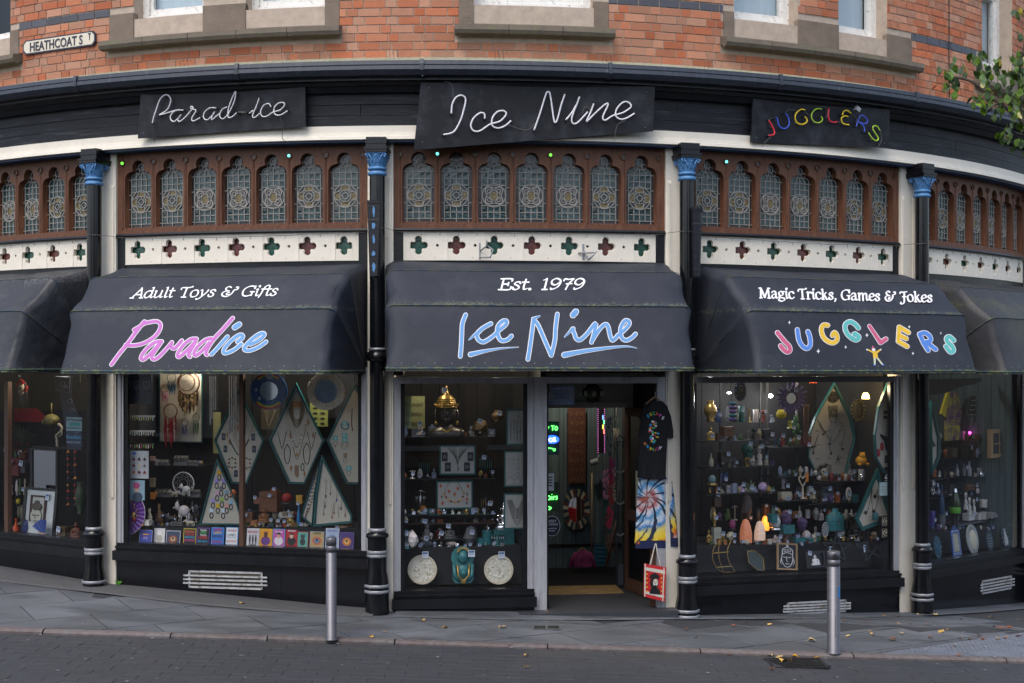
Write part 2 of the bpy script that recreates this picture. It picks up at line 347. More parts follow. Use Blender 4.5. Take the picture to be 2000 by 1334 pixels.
sett_me,sett_b=unit_block('sett','sett',.009)
cand=[]; row=0; y=12.47
while y > 9.6:
    x=-8+(row % 2)*.15+random.uniform(-.02,.02)
    while x < 8:
        yc=y-.07; vis=abs((x+.15)/yc) < .405 and yc > 10.70
        cand.append((vis,-yc if vis else 99,x,yc)); x += .30
    y -= .145; row += 1
vis=sorted([c for c in cand if c[0]],key=lambda c: -c[1])
vis=sorted(vis,key=lambda c: c[3])[:300]; vs_=set((c[2],c[3]) for c in vis); ms=MB()
for v_,_,x,yc in cand:
    w,d,t=.2975+random.uniform(-.001,.001),.142+random.uniform(-.002,.002),.03
    z=gz(x+.15,yc)-.055-.012+random.uniform(-.002,.002); q=random.uniform(-.003,.003)
    if (x,yc) in vs_: o=link('sett',sett_me,road,Matrix.Translation((x+.15,yc,z)) @ Matrix.Rotation(.03,4,'Y') @ Matrix.Rotation(q,4,'Z') @ Matrix.Rotation(random.uniform(-.008,.008),4,'X') @ Matrix.Diagonal((w,d,t,1)))
    else:
        ms.T=Matrix.Translation((x+.15,yc,z)) @ Matrix.Rotation(.03,4,'Y') @ Matrix.Rotation(q,4,'Z') @ Matrix.Diagonal((w,d,t,1)); ms.add(sett_b.v,sett_b.f)
stuff(ms.build('further_setts','sett_mass',road))
# kerb
x=-9.0; random.seed(3); kerb=struct(link('kerb',None)); k_ends=[]
while x < 9:
    L=random.choice([1.1,1.25,1.5,.95]); b=MB(); n=6; w=L-.014
    for i in range(n+1):
        xx=-w/2+w*i/n; j=random.uniform(-.006,.006)
        b.v += [(xx,-.0+j,-.16),(xx,.0+j,-.022),(xx,.022+j,.0+j*.4),(xx,.105,0),(xx,.105,-.16)]
    for i in range(n):
        for q in range(4): a=i*5+q; b.f.append([a,a+5,a+6,a+1])
    b.f += [[0,1,2,3,4],[n*5+4,n*5+3,n*5+2,n*5+1,n*5]]; b.m=[0]*len(b.f); b.sm=[False]*len(b.f)
    xm=x+L/2; o=b.build('kerb_stone','granite',kerb,Matrix.Translation((xm,KY,gz(xm,12.5)+random.uniform(-.004,.003))) @ Matrix.Rotation(.03,4,'Y'))
    k_ends.append(x); x += L
# slabs, laid at an angle
ang=radians(33); ca,sa=cos(ang),sin(ang)
def clip(p,a,b,c):                      # keep a*x+b*y >= c
    out=[]
    for i in range(len(p)):
        u,v=p[i],p[(i+1) % len(p)]; du,dv=a*u[0]+b*u[1]-c,a*v[0]+b*v[1]-c
        if du >= 0: out.append(u)
        if (du >= 0) != (dv >= 0): t=du/(du-dv); out.append((u[0]+(v[0]-u[0])*t,u[1]+(v[1]-u[1])*t))
    return out
TX,TY=3.62,12.62                        # corner of the blister paving
def draped(b,p,top,thick=.03,inset=0,m=0):
    n=len(p); vs=[(q[0],q[1],gz(*q)+top) for q in p]+[(q[0],q[1],gz(*q)+top-thick) for q in p]
    b.add(vs,[tuple(range(n))]+[(i,i+n,(i+1) % n+n,(i+1) % n) for i in range(n)],m)
sl=[]; U,V=1.0,.68
for i in range(-22,40):
    for j in range(-30,30):
        u0=i*U+(j % 2)*.45; v0=j*V; g=.007; w_=U
        q=[(u0+g,v0+g),(u0+w_-g,v0+g),(u0+w_-g,v0+V-g),(u0+g,v0+V-g)]
        p=[(u*ca-v*sa,u*sa+v*ca+12) for u,v in q]
        p=clip(p,0,1,KY+.112)
        if len(p) < 3: continue
        cx,cy=sum(a[0] for a in p)/len(p),sum(a[1] for a in p)/len(p)
        if cx < -9 or cx > 10 or cy > 20: continue
        if (cx-XC)**2+(cy-YC)**2 < (R-.9)**2: continue
        sl.append((p,cx,cy))
blist=MB(); tslabs=[]
for p,cx,cy in sl:
    # edge of blister paving runs parallel to the joints
    a,b_=sa,-ca; c0=a*TX+b_*TY
    keep=clip(p,-a,-b_,-c0) if cx < 5.2 else []
    tac=clip(p,a,b_,c0+.008)
    if len(keep) > 2 and (cx > -6.3 and cx < 6.8 and cy < 17.5):
        b=MB(); draped(b,keep,random.uniform(-.002,.002)); b.build('paving_slab','slab',pave)
    elif len(keep) > 2: draped(blist,keep,0)
stuff(blist.build('further_slabs','slab_mass',pave))
dome=MB()
for i in range(0,16):
    for j in range(-12,0):
        u0,v0=i*.405,j*.405; q=[(u0+.004,v0+.004),(u0+.401,v0+.004),(u0+.401,v0+.401),(u0+.004,v0+.401)]
        p=clip([(u*ca-v*sa+TX+.01,u*sa+v*ca+TY) for u,v in q],0,1,KY+.112)
        if len(p) < 3: continue
        b=MB(); draped(b,p,random.uniform(-.002,.002)); b.build('tactile_slab','tactile',pave)
        for di in range(6):
            for dj in range(6):
                u,v=u0+.034+di*.067,v0+.034+dj*.067; x,y=u*ca-v*sa+TX+.01,u*sa+v*ca+TY
                if y < KY+.2 or x > 8: continue
                z=gz(x,y); dome.add([(x+.021*cos(k*pi/3),y+.021*sin(k*pi/3),z) for k in range(6)]+[(x+.012*cos(k*pi/3),y+.012*sin(k*pi/3),z+.007) for k in range(6)],[(k,(k+1) % 6,6+(k+1) % 6,6+k) for k in range(6)]+[(6,7,8,9,10,11)])
stuff(dome.build('blisters','tactile',pave))
# tarmac strip against the wall on the left
b=MB(); n=30; vs=[]
for i in range(n+1):
    th=-.78+(.72)*i/n; w=.62-.25*(i/n)
    for o,dz in ((w,.004),(w-.03,.02),(-.1,.03)): q=polar(th,o,0); vs.append((q.x,q.y,gz(q.x,q.y)+dz))
b.add(vs,[(i*3+j,i*3+j+3,i*3+j+4,i*3+j+1) for i in range(n) for j in range(2)]); struct(b.build('tarmac_strip','tarmac'))
# smoother band of paving along the right hand wall
b=MB(); n=30; vs=[]
for i in range(n+1):
    th=-.04+.96*i/n
    for o,dz in ((.34,.006),(.31,.014),(-.1,.02)): q=polar(th,o,0); vs.append((q.x,q.y,gz(q.x,q.y)+dz))
b.add(vs,[(i*3+j,i*3+j+3,i*3+j+4,i*3+j+1) for i in range(n) for j in range(2)]); struct(b.build('paving_margin','slab'))
# drain
D=thing('drain_grate','dark iron drain grate in the road by the kerb, yellow leaves caught on it','drain',Matrix.Translation((2.72,12.2,gz(2.72,12.2)-.037)))
b=MB(); b.box(-.27,.27,-.2,-.17,0,.012); b.box(-.27,.27,.17,.2,0,.012); b.box(-.27,-.24,-.17,.17,0,.012); b.box(.24,.27,-.17,.17,0,.012); b.build('rim','iron',D)
b=MB(); b.box(-.24,.24,-.17,.17,-.004,.002); b.build('sump','wire_black',D)
for i in range(10): b=MB(); b.T=Matrix.Translation((-.21+i*.047,0,0)) @ Matrix.Rotation(.5,4,'Z'); b.box(-.009,.009,-.16,.16,.003,.013); b.build('bar','iron',D)
tag(MB().box(-.13,-.01,-.06,.06,0,.008).box(.01,.13,-.06,.06,0,.008).box(-.15,.15,-.08,.08,-.01,.003,1).build('access_cover',['iron','alu_dark'],None,Matrix.Translation((.36,13.3,gz(.36,13.3)+.012))),'small double metal cover let into the paving before the shop door','cover')
# ------------------------------------------------------------------ the curved corner building
B=thing('corner_building','curved red brick corner building with black and cream Victorian shopfronts','building',Matrix.Identity(4))
TH0,TH1=-1.15,1.35
WZ0,WZ1=EYE+3.37,11.5
# window openings of the upper floor: (ledge px, block px, [openings px], pier)
UPW=[((-150,45),(-146,38),[(-120,21)]),((208,668),(215,663),[(262,397),(480,635)]),((888,1196),(897,1188),[(925,1160)]),((1407,1787),(1412,1779),[(1433,1558),(1637,1732)]),((1902,2030),(1906,2024),[(1917,1976)])]
OFW=.05
def tt(px,off=OFW):
    if px < 0 or px > 1998: e=hit_th(min(max(px,0),1998),off)[0]; return e+(px-min(max(px,0),1998))/ (150. if px < 0 else 70.)/10.3
    return hit_th(px,off)[0]
HLB,HLT,HST,HOB,HOT=EYE+3.60,EYE+3.735,EYE+4.03,EYE+3.975,EYE+5.9
holes=[]          # (th0,th1,z0,z1) no bricks here
ops=[]
for led,blk,oo in UPW:
    a,b=tt(led[0]),tt(led[1]); holes.append((a,b,HLB,HLT)); a2,b2=tt(blk[0]),tt(blk[1]); holes.append((a2,b2,HLT,HST))
    for o in oo: w=(tt(o[0]),tt(o[1])); ops.append(w); holes.append((w[0],w[1],HLT,HOT))
# mortar backing with openings: strips of wall between the holes
edges=sorted(set([TH0,TH1]+[e for w in ops for e in w])); wb=MB()
for a,b in zip(edges[:-1],edges[1:]):
    isop=any(abs(a-w[0]) < 1e-6 for w in ops); n=max(2,int((b-a)/.02))
    if isop:
        sweep([(OFW,WZ0-.1),(OFW,HOB-.02),(-.3,HOB-.02),(-.3,WZ0-.1)],a,b,n,wb); sweep([(OFW,HOT),(OFW,WZ1),(-.3,WZ1),(-.3,HOT)],a,b,n,wb)
    else: sweep([(OFW,WZ0-.1),(OFW,WZ1),(-.3,WZ1),(-.3,WZ0-.1)],a,b,n,wb)
wall=wb.build('brick_wall','mortar',B)
# bricks in Flemish bond, cut round the openings
bs_me,bs_b=unit_block('brick','brick',.016); bb_me,_=unit_block('brick','blue_brick',.016)
random.seed(11); CH_H=.0925; J=.012; cands=[]; nc=int((WZ1-WZ0)/CH_H)
bandrow=int((4.10-3.37)/CH_H)
for r in range(nc):
    z0=WZ0+r*CH_H; z1=z0+CH_H-J; blue=r in (bandrow,)
    s=TH0*R+(r % 2)*.17+random.uniform(-.02,.02); k=r
    while s < TH1*R:
        L=.232 if k % 2 == 0 else .112
        if blue: L=.232
        segs=[(s,s+L)]
        for h in holes:
            if z1 > h[2]+.01 and z0 < h[3]-.01:
                ns=[]
                for a,b in segs:
                    c,d=h[0]*(R+OFW),h[1]*(R+OFW)
                    if b <= c or a >= d: ns.append((a,b)); continue
                    if a < c-.03: ns.append((a,c-.005))
                    if b > d+.03: ns.append((d+.005,b))
                segs=ns
        for a,b in segs:
            th=(a+b)/2/(R+OFW); p=polar(th,OFW,(z0+z1)/2); px=1000+FPX*p.x/p.y; py=HZ-FPX*(p.z-EYE)/p.y
            cands.append((a,b,z0,z1,blue,-5 < px < 2005 and py > -8 and p.y < 19.5,p.y))
        s += L+J; k += 1
vis=sorted([c for c in cands if c[5]],key=lambda c: c[6])[:300]; vs_=set(id(c) for c in vis); far=MB(); farb=MB()
for c in cands:
    a,b,z0,z1,blue,v_,_=c; th=(a+b)/2/(R+OFW); pr=.009+random.uniform(-.002,.003)
    M=frame(th,OFW,(z0+z1)/2) @ Matrix.Rotation(pi/2,4,'X') @ Matrix.Rotation(random.uniform(-.01,.01),4,'Z') @ Matrix.Diagonal((b-a,z1-z0+random.uniform(-.002,.002),pr,1))
    if id(c) in vs_: o=link('brick',bb_me if blue else bs_me,wall,M)
    else: t=farb if blue else far; t.T=M; t.add(bs_b.v,bs_b.f)
stuff(far.build('further_bricks','brick_mass',wall)); stuff(farb.build('further_blue_bricks','blue_brick',wall))
# ledges, stone blocks and sash windows
for wi,(led,blk,oo) in enumerate(UPW):
    a,b=tt(led[0]),tt(led[1]); n=max(2,int(round((b-a)*R/.62)))
    parts=[]; cur=tt(blk[0])
    sto=MB()
    for o in oo:
        sweep([(-.02,HLT-.02),(-.02,HST),(OFW+.014,HST),(OFW+.014,HLT-.02)],cur,tt(o[0]),3,sto)
        # sloping sill inside the opening
        sweep([(OFW+.01,HLT-.02),(OFW+.006,HLT+.01),(-.12,HOB-.01),(-.28,HOB-.01),(-.28,HLT-.02)],tt(o[0])+.0002,tt(o[1])-.0002,6,sto)
        cur=tt(o[1])
    sweep([(-.02,HLT-.02),(-.02,HST),(OFW+.014,HST),(OFW+.014,HLT-.02)],cur,tt(blk[1]),3,sto)
    sobj=sto.build('stone_surround','stone',B)
    for i in range(n):
        q0,q1=a+(b-a)*i/n,a+(b-a)*(i+1)/n
        sweep([(OFW-.05,HLB+.04),(OFW+.05,HLB+.03),(OFW+.07,HLB),(OFW+.13,HLB+.012),(OFW+.15,HLB+.05),(OFW+.14,HLT-.03),(OFW+.012,HLT),(OFW-.05,HLT)],q0+.0003,q1-.0003,5).build('ledge_stone','ledge_stone',sobj)
    for o in oo:
        t0,t1=tt(o[0]),tt(o[1]); tm=(t0+t1)/2; w=(t1-t0)*R/2; M=frame(tm,-.12-w*w/2/R,HOB)
        b_=MB(); b_.box(-w,-w+.085,0,.12,0,1.95); b_.box(w-.085,w,0,.12,0,1.95); b_.box(-w+.085,w-.085,-.02,.12,0,.05)
        b_.box(-w+.085,w-.085,.03,.08,.052,.13); b_.box(-w+.085,-w+.125,.03,.08,.13,1.9); b_.box(w-.125,w-.085,.03,.08,.13,1.9); b_.box(-w+.085,w-.085,.03,.12,1.0,1.05)
        fr=b_.build('sash_window','white_paint',B,M)
        MB().add([(-w+.124,.055,.128),(w-.124,.055,.128),(w-.124,.055,1.9),(-w+.124,.055,1.9)],[(0,1,2,3)]).build('pane','thin_glass',fr)
        if wi: MB().box(-w+.1,w-.1,.13,.135,.05,1.9).build('sky_tint_blind','sky_tint_blind',fr)
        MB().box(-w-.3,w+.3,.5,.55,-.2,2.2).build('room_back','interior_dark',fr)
# flashing, gutter, cornice, fascia, band, soffit
g=sweep([(OFW-.04,EYE+3.37),(OFW+.02,EYE+3.375),(.41,EYE+3.262),(.415,EYE+3.24),(OFW-.04,EYE+3.20)],TH0,TH1,120).build('flashing','lichen_stone',B)
random.seed(5); q=TH0
while q < TH1:
    L=.19; e=min(TH1,q+L)
    sweep([(.30,EYE+3.255),(.425,EYE+3.26),(.432,EYE+3.215),(.425,EYE+3.208),(.44,EYE+3.20),(.445,EYE+3.16),(.40,EYE+3.11),(.30,EYE+3.10)],q+.0004,e-.0004,10).build('gutter','gutter_paint',B)
    sweep([(.40,EYE+3.10),(.452,EYE+3.15),(.452,EYE+3.22),(.44,EYE+3.27),(.40,EYE+3.27)],e-.002,e+.002,1).build('gutter_joint','gutter_paint',B); q=e
sweep([(-.3,EYE+3.11),(.33,EYE+3.11),(.335,EYE+3.07),(.28,EYE+3.06),(.25,EYE+3.03),(.22,EYE+3.03),(.19,EYE+2.97),(.16,EYE+2.965),(-.3,EYE+2.965)],TH0,TH1,120).build('cornice','black_paint',B)
q=TH0; zs=[2.965,2.85,2.735,2.618]
for i in range(3):
    q=TH0+.05*i; k=0
    while q < TH1:
        e=min(TH1,q+random.uniform(.22,.34)); o_=.118+random.choice([0,.004,.012])
        sweep([(-.1,EYE+zs[i+1]+.002),(o_,EYE+zs[i+1]+.002),(o_,EYE+zs[i]-.002),(-.1,EYE+zs[i]-.002)],q+.0003,e-.0003,12).build('fascia_board','fascia_paint',B); q=e
sweep([(-.2,EYE+2.616),(.15,EYE+2.616),(.155,EYE+2.535),(.17,EYE+2.53),(.175,EYE+2.50),(.19,EYE+2.495),(.195,EYE+2.462),(.16,EYE+2.455),(-.02,EYE+2.465),(-.2,EYE+2.465)],TH0,TH1,120).build('cream_band','cream_paint',B)
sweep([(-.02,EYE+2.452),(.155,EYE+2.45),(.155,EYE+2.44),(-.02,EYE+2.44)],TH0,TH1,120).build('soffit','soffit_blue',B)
# leaded transom windows
gw,gh=.177,.77
def glass_outline(k=1):
    p=[(-gw*k,0),(-gw*k,.56)]+arc(-.097,.56,.08*k,180,95,5)+arc(0,.69,.08*k,208,-28,12)+arc(.097,.56,.08*k,85,0,5)+[(gw*k,.56),(gw*k,0)]
    return p
ol=glass_outline(1.0)
tile=holed([(-.20775,-.07),(.20775,-.07),(.20775,.885),(-.20775,.885)],[ol],.06); tile.transform(Matrix.Translation((0,.03,0)))
tile2=holed([(-.20775,-.07),(.20775,-.07),(.20775,.885),(-.20775,.885)],[[(x*.955,z*.985+.010) for x,z in ol]],.03); tile2.transform(Matrix.Translation((0,.075,0)))
bw=MB(); bw.box(-.20775,.20775,-.025,0,-.075,-.03); bw.add([(-.2,-.002,-.03),(.2,-.002,-.03),(.2,.06,.004),(-.2,.06,.004)],[(0,1,2,3)])
for sx in (-1,1): bw.add([(sx*.20775,-.012,0),(sx*.196,-.004,0),(sx*.20775,-.012,.70),(sx*.196,-.004,.70)],[(0,1,3,2)])
tile3=bpy.data.meshes.new('t'); tile3.from_pydata(bw.v,[],bw.f)
import bmesh
def join(ms,m):
    bm=bmesh.new()
    for x in ms: bm.from_mesh(x)
    me=bpy.data.meshes.new('j'); bm.to_mesh(me); bm.free(); me.materials.append(MT[m]); return me
light_frame=join([tile,tile2,tile3],'oak')
def cames(kind):
    b=MB(); r=.0041; y0,y1=.066,.078
    def ln(x0,z0,x1,z1,w=r): 
        if x0 == x1: b.box(x0-w,x0+w,y0,y1,z0,z1)
        else: b.box(x0,x1,y0,y1,z0-w,z0+w)
    def rg(cx,cz,rr,w=.0065,n=20,a0=0,a1=2*pi,y=0): b.ring(cx,cz,rr-w/2,rr+w/2,y0-.002-y,y1,n=n,a0=a0,a1=a1)
    for x in (-.133,.133): ln(x,0,x,.575)
    for x in (-.067,0,.067): ln(x,.045,x,.189 if x else .176); ln(x,.413 if x else .426,x,.559)
    ln(0,0,0,.045); ln(0,.559,0,.625)
    ln(-gw,.045,gw,.045)
    for z in (.116,.189,.413,.485): ln(-.133,z,.133,z)
    ln(-gw,.559,gw,.559)
    for z in (.218,.386):
        for s in (-1,1): b.box(min(s*.133,s*gw),max(s*.133,s*gw),y0,y1,z-r,z+r)
    for s in (-1,1): b.box(min(s*(gw-.006),s*gw),max(s*(gw-.006),s*gw),y0,y1,0,.56)
    rg(0,.559,.067,n=14,a0=0,a1=pi)
    for s in (-1,1): rg(s*.083,.575,.05,n=8,a0=(0 if s > 0 else pi/2),a1=(pi/2 if s > 0 else pi)); rg(s*.05,.655,.028,n=12)
    for s in (-1,1): b.box(min(s*.05,s*.084),max(s*.05,s*.084),y0,y1,.621,.630)
    rg(0,.70,.037,n=16); b.box(-r,r,y0,y1,.737,.765)
    zc=.301
    rg(0,zc,.128,.009,28,y=.004)
    if kind == 0:
        rg(0,zc,.064,.008,y=.004); rg(0,zc,.033,.009,16,y=.004)
        for a in range(4):
            dx,dz=.078*cos(a*pi/2),.078*sin(a*pi/2); rg(dx,zc+dz,.048,.009,14,a*pi/2-2.0,a*pi/2+2.0,.002)
            q0,q1=sorted(((.034,.062) if a in (0,1) else (-.062,-.034)))
            b.box(*((q0,q1) if a % 2 == 0 else (-.004,.004)),y0-.006,y1,*((zc-.004,zc+.004) if a % 2 == 0 else (zc+q0,zc+q1)))
            rg(cos(a*pi/2+pi/4)*.19,zc+sin(a*pi/2+pi/4)*.19,.10,.007,8,a*pi/2+pi/4+pi-.75,a*pi/2+pi/4+pi+.75)
    else:
        for sx in (-1,1):
            for sz in (-1,1):
                a=atan2(sz,sx); rg(sx*.054,zc+sz*.052,.042,.012,16,a-2.2,a+2.2,.003); rg(sx*.05,zc+sz*.048,.022,.009,12,y=.003)
        for a in range(4): rg(cos(a*pi/2)*.20,zc+sin(a*pi/2)*.20,.115,.007,8,a*pi/2+pi-.6,a*pi/2+pi+.6)
        sh=[(-.040,.046),(0,.052),(.040,.046),(.038,.01),(.05,-.03),(.035,-.05),(0,-.055),(-.035,-.05),(-.05,-.03),(-.038,.01)]
        b.tube([(x,.066,z+zc) for x,z in sh],.006,5,closed=True)
    return b
def disc(b,cx,cz,r,y,m=0,n=16): b.add([(cx+r*cos(2*pi*k/n),y,cz+r*sin(2*pi*k/n)) for k in range(n)],[tuple(range(n))],m)
def roundel(kind):
    b=MB(); zc=.301; disc(b,0,zc,.126,.0735,1,28)
    if kind == 0:
        for a in range(4): disc(b,.078*cos(a*pi/2),zc+.078*sin(a*pi/2),.045,.0728,0)
        disc(b,0,zc,.061,.0722,2); disc(b,0,zc,.031,.0716,3)
    else:
        for sx in (-1,1):
            for sz in (-1,1): disc(b,sx*.052,zc+sz*.05,.036,.0728,4); disc(b,sx*.05,zc+sz*.048,.02,.0722,3)
        sh=[(-.040,.046),(0,.052),(.040,.046),(.038,.01),(.05,-.03),(.035,-.05),(0,-.055),(-.035,-.05),(-.05,-.03),(-.038,.01)]
        b.add([(x,.070,z+zc) for x,z in sh[::-1]],[tuple(range(10))],0)
    return b
came_me=[]; rou_me=[]
for k in (0,1):
    o=cames(k).build('lead_cames','lead'); came_me.append(o.data); bpy.data.objects.remove(o)
    o=roundel(k).build('roundel_glass',['amber_glass','border_glass','green_glass','border_glass','plum_glass']); rou_me.append(o.data); bpy.data.objects.remove(o)
o=MB(); o.add([(x,.082,z) for x,z in ol],[tuple(range(len(ol)))]); o=o.build('border_glass','border_glass'); bor_me=o.data; bpy.data.objects.remove(o)
# green panes: each square its own slightly tilted piece
gbm=MB(); random.seed(21)
xs4=[-.133,-.067,0,.067,.133]; zs4=[.045,.116,.189,.218,.301,.386,.413,.485,.559]
for i in range(4):
    for j in range(8):
        t=[random.uniform(-.0012,.0012) for _ in range(4)]
        gbm.add([(xs4[i],.0768+t[0],zs4[j]),(xs4[i+1],.0768+t[1],zs4[j]),(xs4[i+1],.0768+t[2],zs4[j+1]),(xs4[i],.0768+t[3],zs4[j+1])],[(0,1,2,3)])
gbm.add([(x,.0768,z) for x,z in [(-.133,.559)]+arc(-.083,.575,.05,180,90,5)+arc(.083,.575,.05,90,0,5)+[(.133,.559)]],[tuple(range(14))])
o=gbm.build('green_glass','green_glass'); gre_me=o.data; bpy.data.objects.remove(o)
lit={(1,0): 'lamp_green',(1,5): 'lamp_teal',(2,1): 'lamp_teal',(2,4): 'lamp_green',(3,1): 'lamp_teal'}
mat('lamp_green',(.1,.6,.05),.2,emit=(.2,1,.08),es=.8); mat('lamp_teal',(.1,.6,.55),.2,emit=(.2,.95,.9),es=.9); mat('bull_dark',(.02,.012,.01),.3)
bull=MB(); bull.ring(0,0,.022,.040,-.012,.0,m=0,n=16); bull.ring(0,0,.030,.036,-.018,-.012,m=0,n=16); disc(bull,0,0,.024,-.004,1,14)
o=bull.build('bullseye',['oak','bull_dark']); bul_me=o.data; bpy.data.objects.remove(o)
HB=EYE+1.585
SP=.0405
for b in range(-1,7):
    th=bay_th(b); w=.1617-.0137
    win=link('transom_window',None,B)
    for s in (-1,1):
        a0,a1=sorted((th+s*w,th+s*(3.5*SP)))
        sweep([(-.02,HB-.07),(.012,HB-.07),(.012,HB+.885),(-.02,HB+.885)],a0,a1,2).build('stile','oak',win)
    order=[0,0,1,1,1,0,0]
    for i in range(7):
        M=frame(th+(i-3)*SP,0,HB); k=order[i]
        o=link('light_frame',light_frame,win,M)
        link('lead_cames',came_me[k],win,M); link('roundel_glass',rou_me[k],win,M); link('green_glass',gre_me,win,M); link('border_glass',bor_me,win,M)
    for i in range(8):
        M=frame(th+(i-3.5)*SP,.001,HB+.745); link('bullseye',bul_me,win,M)
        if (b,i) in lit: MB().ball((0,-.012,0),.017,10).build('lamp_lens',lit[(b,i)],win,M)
# ledge, pierced cream panel
def qf(cx,cz,d,r):
    p=[]
    for k in range(4): a=k*90; p += arc(cx+d*cos(radians(a)),cz+d*sin(radians(a)),r,a-118,a+118,8)
    return p
PH=.315
pan=[holed([(-.0965,0),(.322,0),(.322,PH),(-.0965,PH)],[qf(0,.165,.066,.041),arc(.20775,.165,.017,0,330,11)],.02),holed([(-.0965,0),(.322,0),(.322,PH),(-.0965,PH)],[qf(0,.165,.064,.036),arc(.20775,.165,.013,0,330,11)],.02)]
pan[1].transform(Matrix.Translation((0,.021,0))); pan_me=join(pan,'cream_paint')
pe_=[holed([(-.18,0),(.10,0),(.10,PH),(-.18,PH)],[qf(0,.165,.066,.041)],.02),holed([(-.18,0),(.10,0),(.10,PH),(-.18,PH)],[qf(0,.165,.064,.036)],.02)]
for i in (0,1): pe_[i].transform(Matrix.Translation((0,.021*i,0)))
PZ=EYE+1.162
foil=MB()
foil.poly([(-.11,.05),(.11,.05),(.11,.28),(-.11,.28)],.045,.05)
foils=[]
for m in ('foil_green','foil_red'):
    f=MB(); f.v=list(foil.v); f.f=list(foil.f); f.m=list(foil.m); f.sm=list(foil.sm); o=f.build('foil_glass',m); foils.append(o.data); bpy.data.objects.remove(o)
for b in range(-1,7):
    th=bay_th(b); w=.1617-.0137
    sweep([(-.1,HB-.071),(.035,HB-.071),(.04,HB-.09),(.055,HB-.095),(.045,HB-.105),(-.1,HB-.108)],th-w,th+w,14).build('transom_ledge','black_paint',B)
    panel=sweep([(-.02,PZ+PH+.001),(.015,PZ+PH+.001),(.015,PZ+PH+.012),(-.02,PZ+PH+.012)],th-.1375,th+.1375,12)
    for s in (-1,1):   # plain ends
        a=sorted((th+s*.1375,th+s*(3*SP+(.0096 if s < 0 else .0096))))
        if s < 0: a[1]=th-3*SP-.095/R
        else: a[0]=th+3*SP+.095/R if False else a[0]
        sweep([(-.01,PZ),(.0105,PZ),(.0105,PZ+PH),(-.01,PZ+PH)],a[0],a[1],2,panel)
    panel=panel.build('cream_panel','cream_paint',B)
    for i in range(7):
        M=frame(th+(i-3)*SP,.0,PZ)
        if i < 6: link('pierced_board',pan_me,panel,M)
        else:
            if b == -1: last=holed([(-.095,0),(.099,0),(.099,PH),(-.095,PH)],[qf(0,.165,.066,.041)],.02),holed([(-.095,0),(.099,0),(.099,PH),(-.095,PH)],[qf(0,.165,.064,.036)],.02); last[1].transform(Matrix.Translation((0,.021,0))); last_me=join(last,'cream_paint')
            link('pierced_board',last_me,panel,M)
        link('foil_glass',foils[i % 2],panel,M)
    sweep([(-.12,PZ),(-.06,PZ),(-.06,PZ+PH),(-.12,PZ+PH)],th-.1375,th+.1375,10).build('backing','interior_dark',panel)
    for s in (-1,1): a=sorted((th+s*.1377,th+s*.148)); sweep([(-.1,EYE-.1),(.012,EYE-.1),(.012,HB-.11),(-.1,HB-.11)],a[0],a[1],1).build('black_post','black_paint',B)
    # dark board behind the awning, and the shutter box
    sweep([(-.1,EYE+.06),(.0,EYE+.06),(.0,PZ-.004),(-.1,PZ-.004)],th-.1376,th+.1376,12).build('shutter_box','black_paint',B)
